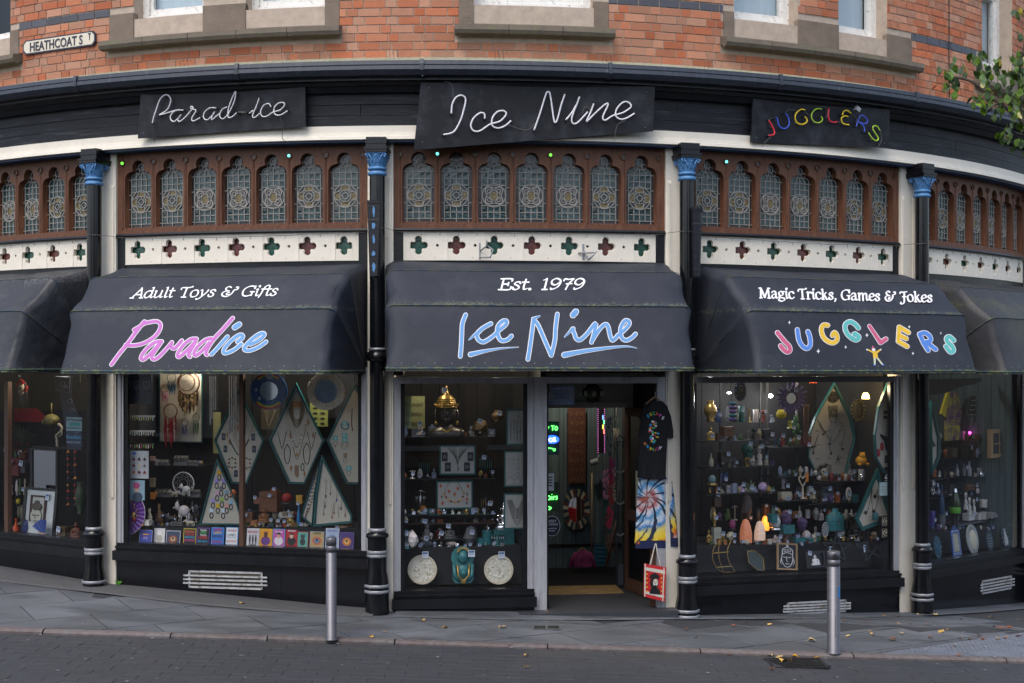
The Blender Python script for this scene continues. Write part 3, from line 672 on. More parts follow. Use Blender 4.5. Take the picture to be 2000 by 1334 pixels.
# ------------------------------------------------------------------ pilasters and columns
for i in range(-1,6):
    th=col_th(i); g0=gz(*polar(th,.1,0)[:2])
    b=MB(); sweep([(-.16,g0-.3),(.045,g0-.3),(.045,EYE+2.462),(-.16,EYE+2.462)],th-.0137,th+.0137,2,b)
    for s in (-1,1):
        q=th+s*.0108; sweep([(.04,EYE-1.55),(.062,EYE-1.5),(.062,EYE+2.05),(.04,EYE+2.1)],q-.0012,q+.0012,1,b); q=th+s*.0082; sweep([(.04,EYE-1.55),(.056,EYE-1.5),(.056,EYE+2.05),(.04,EYE+2.1)],q-.0008,q+.0008,1,b)
    b.build('pilaster','cream_paint',B)
HR={-1: -1.87,0: -1.87,1: -1.79,2: -2.13,3: -2.20,4: -2.28,5: -2.3}
for i in range(-1,6):
    th=col_th(i)+{0: -.004,1: -.001,2: .005,3: .007}.get(i,0); M=frame(th,.19,EYE) @ Matrix.Diagonal((.88,.88,1,1)); g0=gz(*polar(th,.2,0)[:2])-EYE-.02; hr=HR[i]
    b=MB(); b.lathe([(.092,hr),(.092,.05)],20).lathe([(.092,.17),(.094,2.06)],20)
    b.lathe([(.095,.05),(.125,.065),(.145,.09),(.145,.12),(.12,.15),(.095,.17)],24)
    b.lathe([(.105,hr+.0),(.14,hr-.03),(.142,hr-.055),(.122,hr-.07)],24,m=0)
    o=MB(); zb=hr-.07
    b.lathe([(.122,hr-.07),(.122,hr-.42),(.150,hr-.55),(.152,max(g0,hr-1.2))],8)
    C_=b.build('column','black_tile',B,M)
    RG=[([(.098,hr+.0),(.112,hr+.012),(.112,hr+.028),(.096,hr+.04)],24),([(.126,hr-.20),(.132,hr-.205),(.132,hr-.232),(.126,hr-.237)],8),([(.126,hr-.243),(.132,hr-.248),(.132,hr-.27),(.126,hr-.275)],8),([(.10,.17),(.112,.178),(.112,.19),(.10,.20)],20)]
    for q in (-.60,-.66):
        if hr+q > g0+.02: RG.append(([(.155,hr+q),(.163,hr+q+.006),(.163,hr+q+.026),(.155,hr+q+.034)],8))
    for pr,n in RG: MB().lathe(pr,n).build('silver_ring','silver_paint',C_)
    # capital
    b=MB(); b.lathe([(.095,2.06),(.112,2.065),(.118,2.082),(.112,2.1),(.098,2.105)],20); b.lathe([(.098,2.12),(.115,2.125),(.12,2.14),(.1,2.155)],20)
    b.lathe([(.09,2.10),(.098,2.2),(.11,2.27),(.125,2.30)],16)
    for k in range(8):
        a=k*pi/4+pi/8; u=Vector((cos(a),sin(a),0)); s_=Vector((-u.y,u.x,0))
        for h0,h1,r0 in ((2.15,2.235,.097),(2.19,2.275,.103)):
            c=u if h0 < 2.17 else Matrix.Rotation(pi/8,3,'Z') @ u; s2=Vector((-c.y,c.x,0)); w=.026
            p=[c*r0+Vector((0,0,h0)),c*(r0+.014)+Vector((0,0,(h0+h1)/2)),c*(r0+.034)+Vector((0,0,h1)),c*(r0+.046)+Vector((0,0,h1-.012))]
            b.add([p[0]-s2*w,p[0]+s2*w,p[1]-s2*w*1.1,p[1]+s2*w*1.1,p[2]-s2*w*.6,p[2]+s2*w*.6,p[3],p[1]+c*.006],[(0,1,7),(0,7,2),(1,3,7),(2,7,4),(3,5,7),(4,7,5),(4,5,6)])
    for sx in (-1,1):
        for sy in (-1,1):
            cx,cy=sx*.105,sy*.105; T=Matrix.Translation((cx,cy,2.265)) @ Matrix.Rotation(atan2(sy,sx),4,'Z')
            b.T=T; b.tube([(.03*(1-t)*cos(t*9),0,.03*(1-t)*sin(t*9)) for t in [k/14 for k in range(13)]],.010,6); b.ball((0,0,0),(.012,.02,.012),6); b.T=None
            b.tube([(sx*.04,sy*.115,2.19),(sx*.06,sy*.12,2.25),(sx*.09,sy*.115,2.29)],.008,5)
    b.box(-.118,.118,-.118,.118,2.292,2.305)
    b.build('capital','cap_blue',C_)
    b=MB(); b.box(-.135,.135,-.135,.16,2.306,2.335); b.box(-.145,.145,-.145,.16,2.335,2.358); b.box(-.125,.125,-.11,.16,2.36,2.47); b.box(-.13,.13,-.118,.16,2.40,2.43)
    b.build('impost_block','black_paint',C_)
# ------------------------------------------------------------------ shopfronts (flat, on the chord of each bay)
def Bm(b,d=0,z=0): return frame(bay_th(b),CH-d,z)       # d = metres inside the glass
HW=R*sin(.148)
def sx_(px,b,d=0): return hit_plane(px,700,Bm(b,d))[0]
sills={0: (.69,.69),1: (.70,.70),2: (.26,.26),3: (.335,.225),4: (.27,.19),5: (.15,.1),-1: (.75,.75)}
HEAD=EYE-.12
def seg_shop(b,x0,x1,z0,z1,riser,vents=(),mull=(),name='shop_window'):
    HEAD=EYE-.12 if b in (2,3) else EYE-.01
    M=Bm(b); w=x1-x0
    f=MB(); f.box(x0,x0+.075,-.02,.03,min(z0,z1)-.0,HEAD); f.box(x1-.075,x1,-.02,.03,min(z0,z1)-.0,HEAD)
    f.box(x0+.02,x0+.05,-.032,-.02,z0,HEAD); f.box(x1-.05,x1-.02,-.032,-.02,z1,HEAD)
    sw=f.build(name,'alu',B,M); MB().box(x0+.075,x1-.075,-.03,.03,HEAD-.07,HEAD-.0).build('head_rail','alu' if b == 2 else 'alu_dark',sw)
    g=MB(); g.add([(x0+.07,.012,z0+.0),(x1-.07,.012,z1+.0),(x1-.07,.012,HEAD-.05),(x0+.07,.012,HEAD-.05)],[(0,1,2,3)]); g.build('glass_pane','shop_glass',sw)
    MB().box(x0+.075,x0+.12,0,.05,z0,HEAD-.07).build('inner_bead','black_paint',sw); MB().box(x1-.12,x1-.075,0,.05,z1,HEAD-.07).build('inner_bead','black_paint',sw)
    for m in mull: MB().box(m-.025,m+.025,-.0,.06,z0,HEAD-.07).build('mullion','brown_wood',sw)
    # sill mouldings
    def strip(y0,y1,a,c,xx0=x0,xx1=x1,mb=None):
        mb.add([(xx0,y0,z0+a),(xx1,y0,z1+a),(xx1,y1,z1+a),(xx0,y1,z0+a),(xx0,y0,z0+c),(xx1,y0,z1+c),(xx1,y1,z1+c),(xx0,y1,z0+c)],[(0,3,2,1),(4,5,6,7),(0,1,5,4),(2,3,7,6),(0,4,7,3),(1,2,6,5)])
    s=MB(); strip(-.03,.1,-.03,.0,mb=s); strip(-.075,.06,-.055,-.031,mb=s); strip(-.055,.06,-.08,-.056,mb=s); strip(-.10,.06,-.19,-.082,mb=s,xx0=x0-.02,xx1=x1+.02)
    s.build('sill','black_paint',sw)
    e=riser; n=3; pw=w/n
    for i in range(n):
        a,c=x0+pw*i+.0015,x0+pw*(i+1)-.0015; t=(i+.5)/n; zz0=z0+(z1-z0)*i/n-.193; zz1=z0+(z1-z0)*(i+1)/n-.193
        r_=MB(); r_.add([(a,-.03,e),(c,-.03,e),(c,-.03,zz1),(a,-.03,zz0),(a,.1,e),(c,.1,e),(c,.1,zz1),(a,.1,zz0)],[(0,1,2,3),(4,7,6,5),(0,3,7,4),(1,5,6,2),(3,2,6,7)]); r_.build('stall_riser','black_tile',sw)
    for (vx0,vx1,vz0,vz1,v_sl) in vents:
        v=MB(); v.box(vx0,vx1,-.034,-.030,vz0,vz1,1); h=(vz1-vz0)
        v.box(vx0,vx1,-.045,-.034,vz1-.02,vz1); v.box(vx0,vx1,-.045,-.034,vz0,vz0+.02); v.box(vx0,vx0+.022,-.045,-.034,vz0,vz1); v.box(vx1-.022,vx1,-.045,-.034,vz0,vz1)
        vo=v.build('vent',['vent_paint','vent_mesh'],sw)
        vo.matrix_local=Matrix.Translation(((vx0+vx1)/2,0,(vz0+vz1)/2)) @ Matrix.Rotation(-v_sl,4,'Y') @ Matrix.Translation((-(vx0+vx1)/2,0,-(vz0+vz1)/2))
        for q in (.28,.5,.72): MB().box(vx0-.06,vx1+.06,-.058,-.045,vz0+h*q-.009,vz0+h*q+.009).build('bar','vent_paint',vo)
    return sw
mat('vent_paint',(.42,.43,.44),.6,var=.2,dirt=(.15,.11,.08),dscale=20); mat('vent_mesh',(.10,.085,.06),.9,var=.5,scale=80,bump=1,bscale=150)
def vent_px(b,x0,x1,y0,y1,sl=0):
    M=Bm(b,.03); a,c=hit_plane(x0,(y0+y1)/2,M),hit_plane(x1,(y0+y1)/2,M); t,u=hit_plane((x0+x1)/2,y0,M)[2],hit_plane((x0+x1)/2,y1,M)[2]
    return (a[0],c[0],u,t,sl)
seg_shop(1,-HW,HW,*sills[1],-.4,[vent_px(1,374,518,1114,1148,.01)],mull=[sx_(471,1)])
seg_shop(0,-HW,HW,*sills[0],-.3,mull=[])
seg_shop(-1,-HW,HW,*sills[-1],-.3)
xa,xb,xc,xd=-HW,sx_(1043,2),sx_(1062,2),HW
seg_shop(2,xa,xb+.0,*sills[2],-.3)
seg_shop(3,-HW,HW,*sills[3],-.6,[vent_px(3,1530,1645,1172,1196,-.035)])
seg_shop(4,-HW,HW,*sills[4],-.9,[vent_px(4,1908,1966,1128,1154,-.03)])
seg_shop(5,-HW,HW,*sills[5],-1.2)
# entrance: posts, head rail, recess
M2=Bm(2)
dr=MB(); dr.box(xb,xc+.03,-.04,.04,-.05,HEAD); dr.box(xd-.09,xd,-.04,.04,.02,HEAD); dr.box(xc+.03,xd-.09,-.03,.03,HEAD-.07,HEAD)
DF=dr.build('door_frame','alu',B,M2)
MB().box(xc+.03,xc+.06,.05,1.2,0,HEAD).build('side_wall','black_paint',DF)
b=MB(); b.box(xd-.06,xd-.02,.05,1.2,0,HEAD+.3); b.build('side_wall','black_paint',DF)
MB().box(xc-.0,xd,.05,1.2,HEAD+.0,HEAD+.04).build('recess_ceiling','interior_pale',DF)
MB().box(xc-.3,xd+.1,-.25,1.22,-.3,.025).build('doorstep','terrazzo',B,M2)
tz=hit_plane(1150,790,Bm(2,1.2))[2]
b=MB(); b.box(xc-.0,xd,1.2,1.26,tz+.0,HEAD+.2); b.box(xc+.1,hit_plane(1236,790,Bm(2,1.17))[0],1.17,1.2,tz-.04,tz+.03); b.build('transom_board','interior_pale',DF)
b=MB(); b.box(xc-.1,hit_plane(1215,1150,Bm(2,1.0))[0],.88,1.42,.026,.034); b.build('threshold','brass',DF)
# the open door leaf
hx=hit_plane(1222,900,Bm(2,1.15))[0]
ML=Bm(2) @ Matrix.Translation((hx,1.12,0.035)) @ Matrix.Rotation(-radians(76),4,'Z')
lw=.92; lz=tz-.07
b=MB(); b.box(0,.09,-.02,.02,0,lz); b.box(lw-.09,lw,-.02,.02,0,lz); b.box(.09,lw-.09,-.02,.02,lz-.1,lz); b.box(.09,lw-.09,-.02,.02,.85,.97); b.box(.09,lw-.09,-.02,.02,0,.15)
dl_=b.build('door','brown_wood',B,ML); MB().box(.09,lw-.09,-.012,.012,.15,.85).build('lower_panel','black_paint',dl_); MB().add([(.09,0,.97),(lw-.09,0,.97),(lw-.09,0,lz-.1),(.09,0,lz-.1)],[(0,1,2,3)]).build('glass_pane','thin_glass',dl_)
MB().tube([(lw-.05,-.03,.9),(lw-.05,-.08,.9),(lw-.05,-.08,1.15),(lw-.05,-.03,1.15)],.012,6).build('handle','brass',dl_)
b=MB(); b.box(.3,.52,-.016,-.0135,1.02,1.45,0)
for k in range(5): b.box(.33,.49,-.0175,-.0165,1.08+k*.05,1.09+k*.05,1)
b.ring(.41,1.38,.02,.035,-.0175,-.0165,m=1,n=10)
tag(b.build('door_poster',['sky_tint_blind2','wire_black'],None,ML),'small pale printed poster stuck inside the glass of the open shop door','poster')
# interior shell
sh=MB(); sweep([(-3.5,-.6),(-3.4,-.6),(-3.4,5.3),(-3.5,5.3)],TH0,TH1,40,sh); sweep([(-.32,5.25),(-3.5,5.25),(-3.5,5.3),(-.32,5.3)],TH0,TH1,40,sh)
sh.build('interior_back_wall','interior_wall',B)
sweep([(-.2,3.35),(-3.5,3.35),(-3.5,3.45),(-.2,3.45)],TH0,TH1,40).build('interior_ceiling','interior_dark',B)
fl=MB(); sweep([(-.15,-.2),(-3.5,-.2),(-3.5,.02),(-.15,.02)],TH0,TH1,40,fl); fl.build('interior_floor','iron',B)
for i in range(-1,6): th=col_th(i); a=MB(); a.box(-.06,.06,.3,1.6,-.1,3.35); a.build('partition','interior_dark',B,frame(th,0,0))
MB().box(xc-.03,xc+.02,.05,1.3,0,3.3).build('partition','interior_dark',B,M2)
# raised window beds
for b in (0,1,2,3,4,5):
    x0,x1=-HW+.05,(xb-.05 if b == 2 else HW-.05); z0,z1=sills[b]
    d1=1.0
    w=MB(); w.add([(x0,.07,z0-.03),(x1,.07,z1-.03),(x1,d1,z1-.03),(x0,d1,z0-.03),(x0,.07,-.2),(x1,.07,-.2),(x1,d1,-.2),(x0,d1,-.2)],[(0,1,2,3),(4,5,1,0),(6,7,3,2),(5,6,2,1),(7,4,0,3)])
    w.build('window_bed','shelf_dark',B,Bm(b))
# the building's bulk behind
sweep([(-.25,WZ1-.1),(-9,WZ1-.1),(-9,WZ1),(-.25,WZ1)],TH0,TH1,30).build('roof','interior_dark',B)
# ------------------------------------------------------------------ the street behind the camera, seen only in reflections
OB=thing('opposite_building','row of plain buildings across the street, showing only as reflections in the shop glass','building',Matrix.Translation((0,-7.5,0)))
for k,(x0,x1,h,m) in enumerate(((-26,-13,7.5,'cream_paint'),(-12.5,-5,5.6,'tan_brick'),(-3.6,6,7.8,'tan_brick'),(6.3,14,5.8,'stone'),(15.5,26,7.5,'tan_brick'))):
    MB().box(x0,x1,-9,0,-1,h).build('wall',m,OB); n=int((x1-x0)/2.2); w=(x1-x0)/n
    for i in range(n):
        for j,(z0,z1) in enumerate(((.5,2.9),(4.0,5.2))): x=x0+w*(i+.15); MB().box(x,x+w*(.7 if j == 0 else .5),-.02,.04,z0,z1,0).box(x-.1,x+w*(.7 if j == 0 else .5)+.1,-.02,.1,z0-.14,z0,1).build('window',['opposite_glass','white_paint'],OB)
# ------------------------------------------------------------------ lettering tools: strokes measured on the photograph, laid on their real surface
def stroke_mesh(mb,pts,w,P,y0,m=0,k=5,taper=None,nib=None,mapf=None):
    q=smooth_pts([(a,b,0) for a,b in pts],k) if len(pts) > 2 else [Vector((pts[0][0]+(pts[1][0]-pts[0][0])*t/4,pts[0][1]+(pts[1][1]-pts[0][1])*t/4,0)) for t in range(5)]
    N=len(q); L=[]; Rr=[]
    def put(p,i): 
        X,_,Z=hit_plane(p[0],p[1],P) if mapf is None else mapf(p); return (X,y0-i*3e-5,Z)
    ws=[]
    for i in range(N):
        d=(q[min(N-1,i+1)]-q[max(0,i-1)]); d=d.normalized() if d.length > 1e-9 else Vector((1,0,0)); n=Vector((-d.y,d.x,0))
        ww=w if not taper else w*(taper[0]+(taper[1]-taper[0])*i/(N-1))
        if nib: ww=nib[0]+(nib[1]-nib[0])*abs(d.x*sin(nib[2])+d.y*cos(nib[2]))
        ws.append(ww); L.append(q[i]+n*ww/2); Rr.append(q[i]-n*ww/2)
    vs=[]
    for i in range(N): vs += [put(L[i],i),put(Rr[i],i)]
    mb.add(vs,[(2*i,2*i+2,2*i+3,2*i+1) for i in range(N-1)],m)
    for e,i in ((0,0),(1,N-1)):
        r=ws[i]/2
        if r < .4 and not mapf or r < .002: continue
        mb.add([put((q[i].x+r*cos(2*pi*j/10),q[i].y+r*sin(2*pi*j/10)),i+e+.5+j*0) for j in range(10)],[tuple(range(10))],m)
def paint(name,strokes,o,sc,wf,wo,mf,parent,P,M,lift=.0022):
    mb=MB(); mb2=MB()
    for idx,s in enumerate(strokes):
        t=None; w=wf
        if isinstance(s,tuple): s,w,t=s
        pts=[(o[0]+a/sc,o[1]+b/sc) for a,b in s]
        t2=None if not t else (t[0],t[1])
        if wo: stroke_mesh(mb,pts,(w+wo*2)/sc,P,-lift-idx*.0002,taper=(t if not t else (max(t[0],.0),max(t[1],.12))))
        stroke_mesh(mb2,pts,w/sc,P,-lift-.0025-idx*.0002,taper=t)
    loc=M.inverted() @ P
    if wo: a=mb.build(name+'_outline','print_white',parent,loc)
    b=mb2.build(name,mf,parent,loc); return b
GL={
'A': (1.25,[[(0,0),(.74,1.42)],[(.70,1.42),(1.02,0)],[(.26,.48),(.92,.48)],[(-.16,.0),(.22,.0)],[(.82,0),(1.2,0)]]),
'd': (1.02,[[(.72,.9),(.4,1.0),(.1,.75),(.06,.25),(.3,.0),(.55,.12),(.75,.5)],[(.76,1.45),(.76,.2),(.86,.02),(1.02,.14)],[(.6,1.42),(.78,1.45)]]),
'u': (1.05,[[(0,.92),(.14,1.0),(.16,.9),(.14,.25),(.3,.0),(.55,.12),(.75,.45)],[(.76,1.0),(.76,.2),(.86,.02),(1.04,.14)]]),
'l': (.52,[[(.06,1.4),(.22,1.45)],[(.22,1.45),(.22,.2),(.32,.02),(.5,.14)]]),
't': (.6,[[(.26,1.32),(.22,.9),(.22,.2),(.34,.02),(.55,.14)],[(0,.96),(.56,.96)]]),
'T': (1.2,[[(.6,1.38),(.6,0)],[(.02,1.12),(.1,1.36),(.5,1.36),(.95,1.38),(1.18,1.56),(1.16,1.44)],[(.36,0),(.86,0)]]),
'o': (1.0,[[(.45,1.0),(.15,.85),(.07,.45),(.2,.08),(.45,.0),(.75,.15),(.83,.55),(.7,.9),(.45,1.0)]]),
'y': (.98,[[(0,.92),(.16,1.0),(.22,.8),(.36,.1)],[(.82,1.0),(.7,.6),(.36,.05),(.1,-.3),(-.12,-.36),(-.1,-.24)]]),
's': (.78,[[(.62,.82),(.5,1.0),(.22,.94),(.16,.7),(.5,.45),(.58,.18),(.38,.0),(.1,.06),(.06,.26)]]),
'&': (1.7,[[(1.4,1.3),(1.62,1.3),(1.6,1.0),(1.3,.9),(1.2,.45),(.85,.02),(.35,.05),(.15,.4),(.35,.72),(.75,.78)],[(.85,1.3),(.6,1.42),(.35,1.2),(.5,.85),(.8,.78)],[(.95,.3),(.7,.25),(.65,.48),(.9,.55)]]),
'G': (1.42,[[(1.22,1.1),(1.1,1.38),(.65,1.42),(.2,1.1),(.08,.6),(.25,.12),(.65,.0),(1.1,.18)],[(1.12,.6),(1.12,.1)],[(.88,.62),(1.32,.62)],[(1.24,1.42),(1.22,1.08)]]),
'i': (.5,[[(.02,.92),(.2,1.0)],[(.2,1.0),(.2,.2),(.3,.02),(.48,.14)],[(.23,1.36),(.27,1.40)]]),
'f': (.62,[[(.85,1.36),(.7,1.5),(.45,1.4),(.3,1.0),(.2,.2),(.08,-.22)],[(.08,.96),(.62,.96)]]),
'E': (1.22,[[(.3,1.4),(.3,0)],[(.06,0),(1.0,0),(1.1,.35)],[(.06,1.4),(1.0,1.4),(1.06,1.1)],[(.3,.72),(.8,.72)],[(.8,.9),(.8,.55)]]),
'.': (.5,[[(.15,.05),(.22,.05)]]),',': (.5,[[(.2,.1),(.22,.0),(.08,-.25)]]),
'1': (.8,[[(.42,1.4),(.42,0)],[(.15,1.2),(.42,1.4)],[(.2,0),(.66,0)]]),
'9': (1.05,[[(.8,.95),(.5,.6),(.15,.75),(.12,1.15),(.42,1.42),(.78,1.25),(.88,.85),(.7,.3),(.25,.0),(.15,.12)]]),
'7': (1.0,[[(.08,1.15),(.15,1.38),(.45,1.3),(.7,1.36),(.92,1.38)],[(.92,1.38),(.6,.8),(.42,0)],[(.35,.72),(.85,.76)]]),
'M': (1.75,[[(.3,1.4),(.22,0)],[(.3,1.4),(.8,.1)],[(.8,.1),(1.35,1.4)],[(1.35,1.4),(1.42,0)],[(.05,0),(.42,0)],[(1.2,0),(1.64,0)],[(.04,1.4),(.32,1.4)],[(1.3,1.4),(1.6,1.4)]]),
'a': (1.02,[[(.12,.8),(.3,1.0),(.58,.95),(.68,.7),(.68,.2),(.8,.02),(.98,.12)],[(.66,.58),(.3,.52),(.08,.25),(.25,.0),(.5,.08),(.68,.35)]]),
'g': (1.0,[[(.4,1.0),(.14,.85),(.16,.5),(.42,.38),(.68,.55),(.66,.88),(.4,1.0)],[(.62,.95),(.92,1.0)],[(.3,.42),(.12,.2),(.4,.1),(.8,.02),(.86,-.25),(.45,-.42),(.06,-.3),(.1,-.08),(.3,.08)]]),
'c': (.88,[[(.76,.8),(.55,1.0),(.2,.9),(.07,.5),(.22,.08),(.52,.0),(.8,.2)]]),
'r': (.78,[[(.02,.95),(.2,1.0)],[(.2,1.0),(.2,0)],[(.2,.6),(.4,.95),(.66,.98),(.72,.85)],[(.02,0),(.42,0)]]),
'k': (1.02,[[(.02,1.4),(.2,1.45)],[(.2,1.45),(.2,0)],[(.2,.5),(.7,1.0)],[(.4,.6),(.7,.08),(.86,.0),(1.0,.12)],[(.02,0),(.36,0)]]),
'm': (1.6,[[(.02,.95),(.18,1.0)],[(.18,1.0),(.18,0)],[(.18,.55),(.42,.98),(.7,.9),(.72,0)],[(.72,.55),(.96,.98),(1.24,.9),(1.26,.2),(1.38,.02),(1.56,.14)]]),
'e': (.9,[[(.1,.5),(.5,.55),(.76,.7),(.6,.98),(.3,.95),(.08,.6),(.15,.12),(.45,.0),(.78,.2)]]),
'J': (1.1,[[(.1,1.15),(.2,1.36),(.6,1.3),(.9,1.38),(1.1,1.42)],[(.72,1.34),(.66,.5),(.6,-.1),(.35,-.38),(.08,-.3),(.16,-.14)],[(.42,.66),(.95,.70)]]),
' ': (.55,[])}
def serif(name,s,p0,p1,xh,w,P,parent,M,sh=0,dx=0):
    tot=sum(GL[c][0] for c in s); mb=MB(); cx=0; ax=Vector((p1[0]-p0[0],p1[1]-p0[1])); L=ax.length; ax /= L; u=L/tot; idx=0
    for c in s:
        adv,st=GL[c]
        for q in st:
            pts=[]
            for x,y in q: X=(cx+x)*u+y*xh*sh; pts.append((p0[0]+ax.x*X+dx*y,p0[1]+ax.y*X-y*xh))
            stroke_mesh(mb,pts,w,P,-.0025-idx*.0002,nib=(w*.42,w,radians(25)),k=4) if not (c in '.i' and len(q) == 2 and q[0][1] in (.05,1.36)) else stroke_mesh(mb,pts,w*1.25,P,-.0025-idx*.0002)
            idx += 1
        cx += adv
    return mb.build(name,'print_white',parent,M.inverted() @ P)
# ------------------------------------------------------------------ awnings
RA=1.17; ANG=[0,radians(33),radians(61),radians(90)]
def awning(b,x0,x1,label,m='awning',zp=EYE-.03,sag=.01,seed=1):
    M=Bm(b,0,0) @ Matrix.Translation((0,0,zp)); random.seed(seed)
    A=thing('awning',label,'awning',M,'folding fabric awnings over the shop windows')
    def hoop(rr,c=.09):
        p=[(x0,0)]+[(x0,(rr-c)*t) for t in (.25,.5,.75,1)]+[(x0+c-c*cos(a),rr-c+c*sin(a)) for a in (pi/8,pi/4,3*pi/8,pi/2)]
        n=24; p += [(x0+c+(x1-x0-2*c)*i/n,rr) for i in range(1,n)]
        p += [(x1-c+c*sin(a),rr-c+c*cos(a)) for a in (0,pi/8,pi/4,3*pi/8,pi/2)]+[(x1,(rr-c)*t) for t in (.75,.5,.25)]+[(x1,0)]
        return p
    def pt(p,a): return Vector((p[0],-p[1]*cos(a)-.03,p[1]*sin(a)))
    rows=[]; K=5
    for h in range(3):
        a0,a1=ANG[h],ANG[h+1]; H=hoop(RA)
        for j in range(K+(h == 2)):
            t=j/K; row=[]
            for i,p in enumerate(H):
                A0,A1=pt(p,a0),pt(p,a1); q=A0.lerp(A1,t)
                w=sin(pi*t); side=1 if i < 9 or i > len(H)-10 else 0
                if h == 2 and 8 < i < len(H)-9: side=.5+.5*sin(i*.9+seed)
                q += (Vector((0,-q.y,-q.z)).normalized()*sag*w*side*(1+.5*sin(i*1.7+seed)))
                if i < 8: q.x += (.02*w+.014*sin((h+t)*8+seed)*sin(pi*(h+t)/3)+.008*sin((h+t)*19+i))*(p[1]/RA)
                if i > len(H)-9: q.x -= (.02*w+.014*sin((h+t)*8+seed)*sin(pi*(h+t)/3)+.008*sin((h+t)*19+i))*(p[1]/RA)
                row.append(q)
            rows.append(row)
    n=len(rows[0]); mb=MB(); mb.add([q for r in rows for q in r],[(j*n+i,j*n+i+1,j*n+n+i+1,j*n+n+i) for j in range(len(rows)-1) for i in range(n-1)],0,True)
    o=mb.build('canopy',m,A)
    bm=bmesh.new(); bm.from_mesh(o.data)
    for e in bm.edges:
        if all(any((v.co-q).length < 1e-5 for r in (rows[0],rows[K],rows[2*K]) for q in r) for v in e.verts): e.smooth=False
    bm.to_mesh(o.data); bm.free()
    for h in (1,2): MB().tube([pt(p,ANG[h])*1.002+Vector((0,-.004,.002)) for p in hoop(RA)[2:-2]],.005 if h == 1 else .003,5).build('piping','piping',A)
    hm=MB(); H=hoop(RA); vs=[];
    for p in H: q=pt(p,0); vs += [q+Vector((0,-.004,.012)),q+Vector((0,-.004,-.035))]
    hm.add(vs,[(2*i,2*i+1,2*i+3,2*i+2) for i in range(len(H)-1)]); hm.build('hem','hem',A)
    MB().tube([pt(p,0)+Vector((0,0,-.006)) for p in H],.011,6).build('hoop_tube','piping',A)
    for i in range(18): x=x0+.15+(x1-x0-.3)*i/17; MB().ball((x,-RA-.03+.015,.045),.006,6).build('stud','silver_paint',A)
    # folding arms under the canopy
    for s,xx in ((1,x0+.02),(-1,x1-.02)): MB().box(min(xx,xx+s*.02),max(xx,xx+s*.02),-RA,0,-.02,.005).build('arm','alu_dark',A)
    def panel(h):
        a0,a1=ANG[h],ANG[h+1]; o0,o1=Vector((0,-RA*cos(a0)-.03,RA*sin(a0))),Vector((0,-RA*cos(a1)-.03,RA*sin(a1)))
        z=(o1-o0).normalized(); x=Vector((1,0,0)); y=z.cross(x); Q=Matrix((x,y,z)).transposed().to_4x4(); return M @ Matrix.Translation(o0) @ Q
    return A,M,panel
A1,MA1,PA1=awning(1,-HW-.02,HW-.02,'dark grey awning lettered Adult Toys & Gifts, left of the shop entrance','awning',seed=2,zp=EYE-.045)
A2,MA2,PA2=awning(2,-1.60,1.57,'dark grey awning lettered Est. 1979, in the middle over the entrance','awning',seed=3,zp=EYE-.015)
A3,MA3,PA3=awning(3,-HW+.10,HW+.13,'dark grey awning lettered Magic Tricks, Games & Jokes','awning',seed=4,zp=EYE-.045)
A0,MA0,PA0=awning(0,-HW,HW-.02,'worn dark awning with creased side, leftmost of the awnings','awning_worn',seed=5,zp=EYE-.03,sag=.03)
A4,MA4,PA4=awning(4,-HW+.02,HW+.1,'black awning stained green, rightmost of the awnings','awning_green',seed=6,zp=EYE-.06,sag=.03)
s1,o1=5.882,(200,600)
pk=[[(105,660),(200,530),(290,420),(400,270),(485,165)],[(365,262),(430,225),(480,190),(560,170),(630,165),(670,200),(655,270),(590,350),(480,415),(370,440),(270,435)],
 [(685,395),(620,400),(540,450),(470,530),(445,590),(480,600),(560,530),(640,440),(672,410),(610,500),(570,570),(590,600),(640,580),(720,500),(800,410)],
 [(800,405),(790,450),(830,475),(915,385)],[(1085,365),(1020,370),(940,430),(880,510),(865,560),(890,570),(960,510),(1040,430),(1080,385),(1020,490),(990,550),(1010,572)],
 [(1255,360),(1190,375),(1110,440),(1060,510),(1058,550),(1090,550),(1160,490),(1230,410)],[(1500,125),(1400,240),(1290,360),(1220,460),(1190,530),(1205,550)]]
bl=[[(1440,340),(1370,420),(1300,500),(1255,545)],([(1522,235),(1575,200)],54,None),[(1555,402),(1615,350),(1605,320),(1560,330),(1480,390),(1410,470),(1395,520),(1430,530),(1520,490),(1600,425)],
 [(1700,430),(1790,390),(1860,330),(1850,300),(1790,320),(1700,390),(1640,460),(1640,495),(1700,500),(1800,460),(1885,400)]]
paint('lettering',pk,o1,s1,36,8,'print_pink',A1,PA1(0),MA1); paint('lettering',bl,o1,s1,36,8,'print_blue',A1,PA1(0),MA1,lift=.006)
serif('lettering','Adult Toys & Gifts',(257,582.5),(541,578.5),13.5,3.4,PA1(1),A1,MA1,sh=.42)
o2,s2=(880,590),5.263
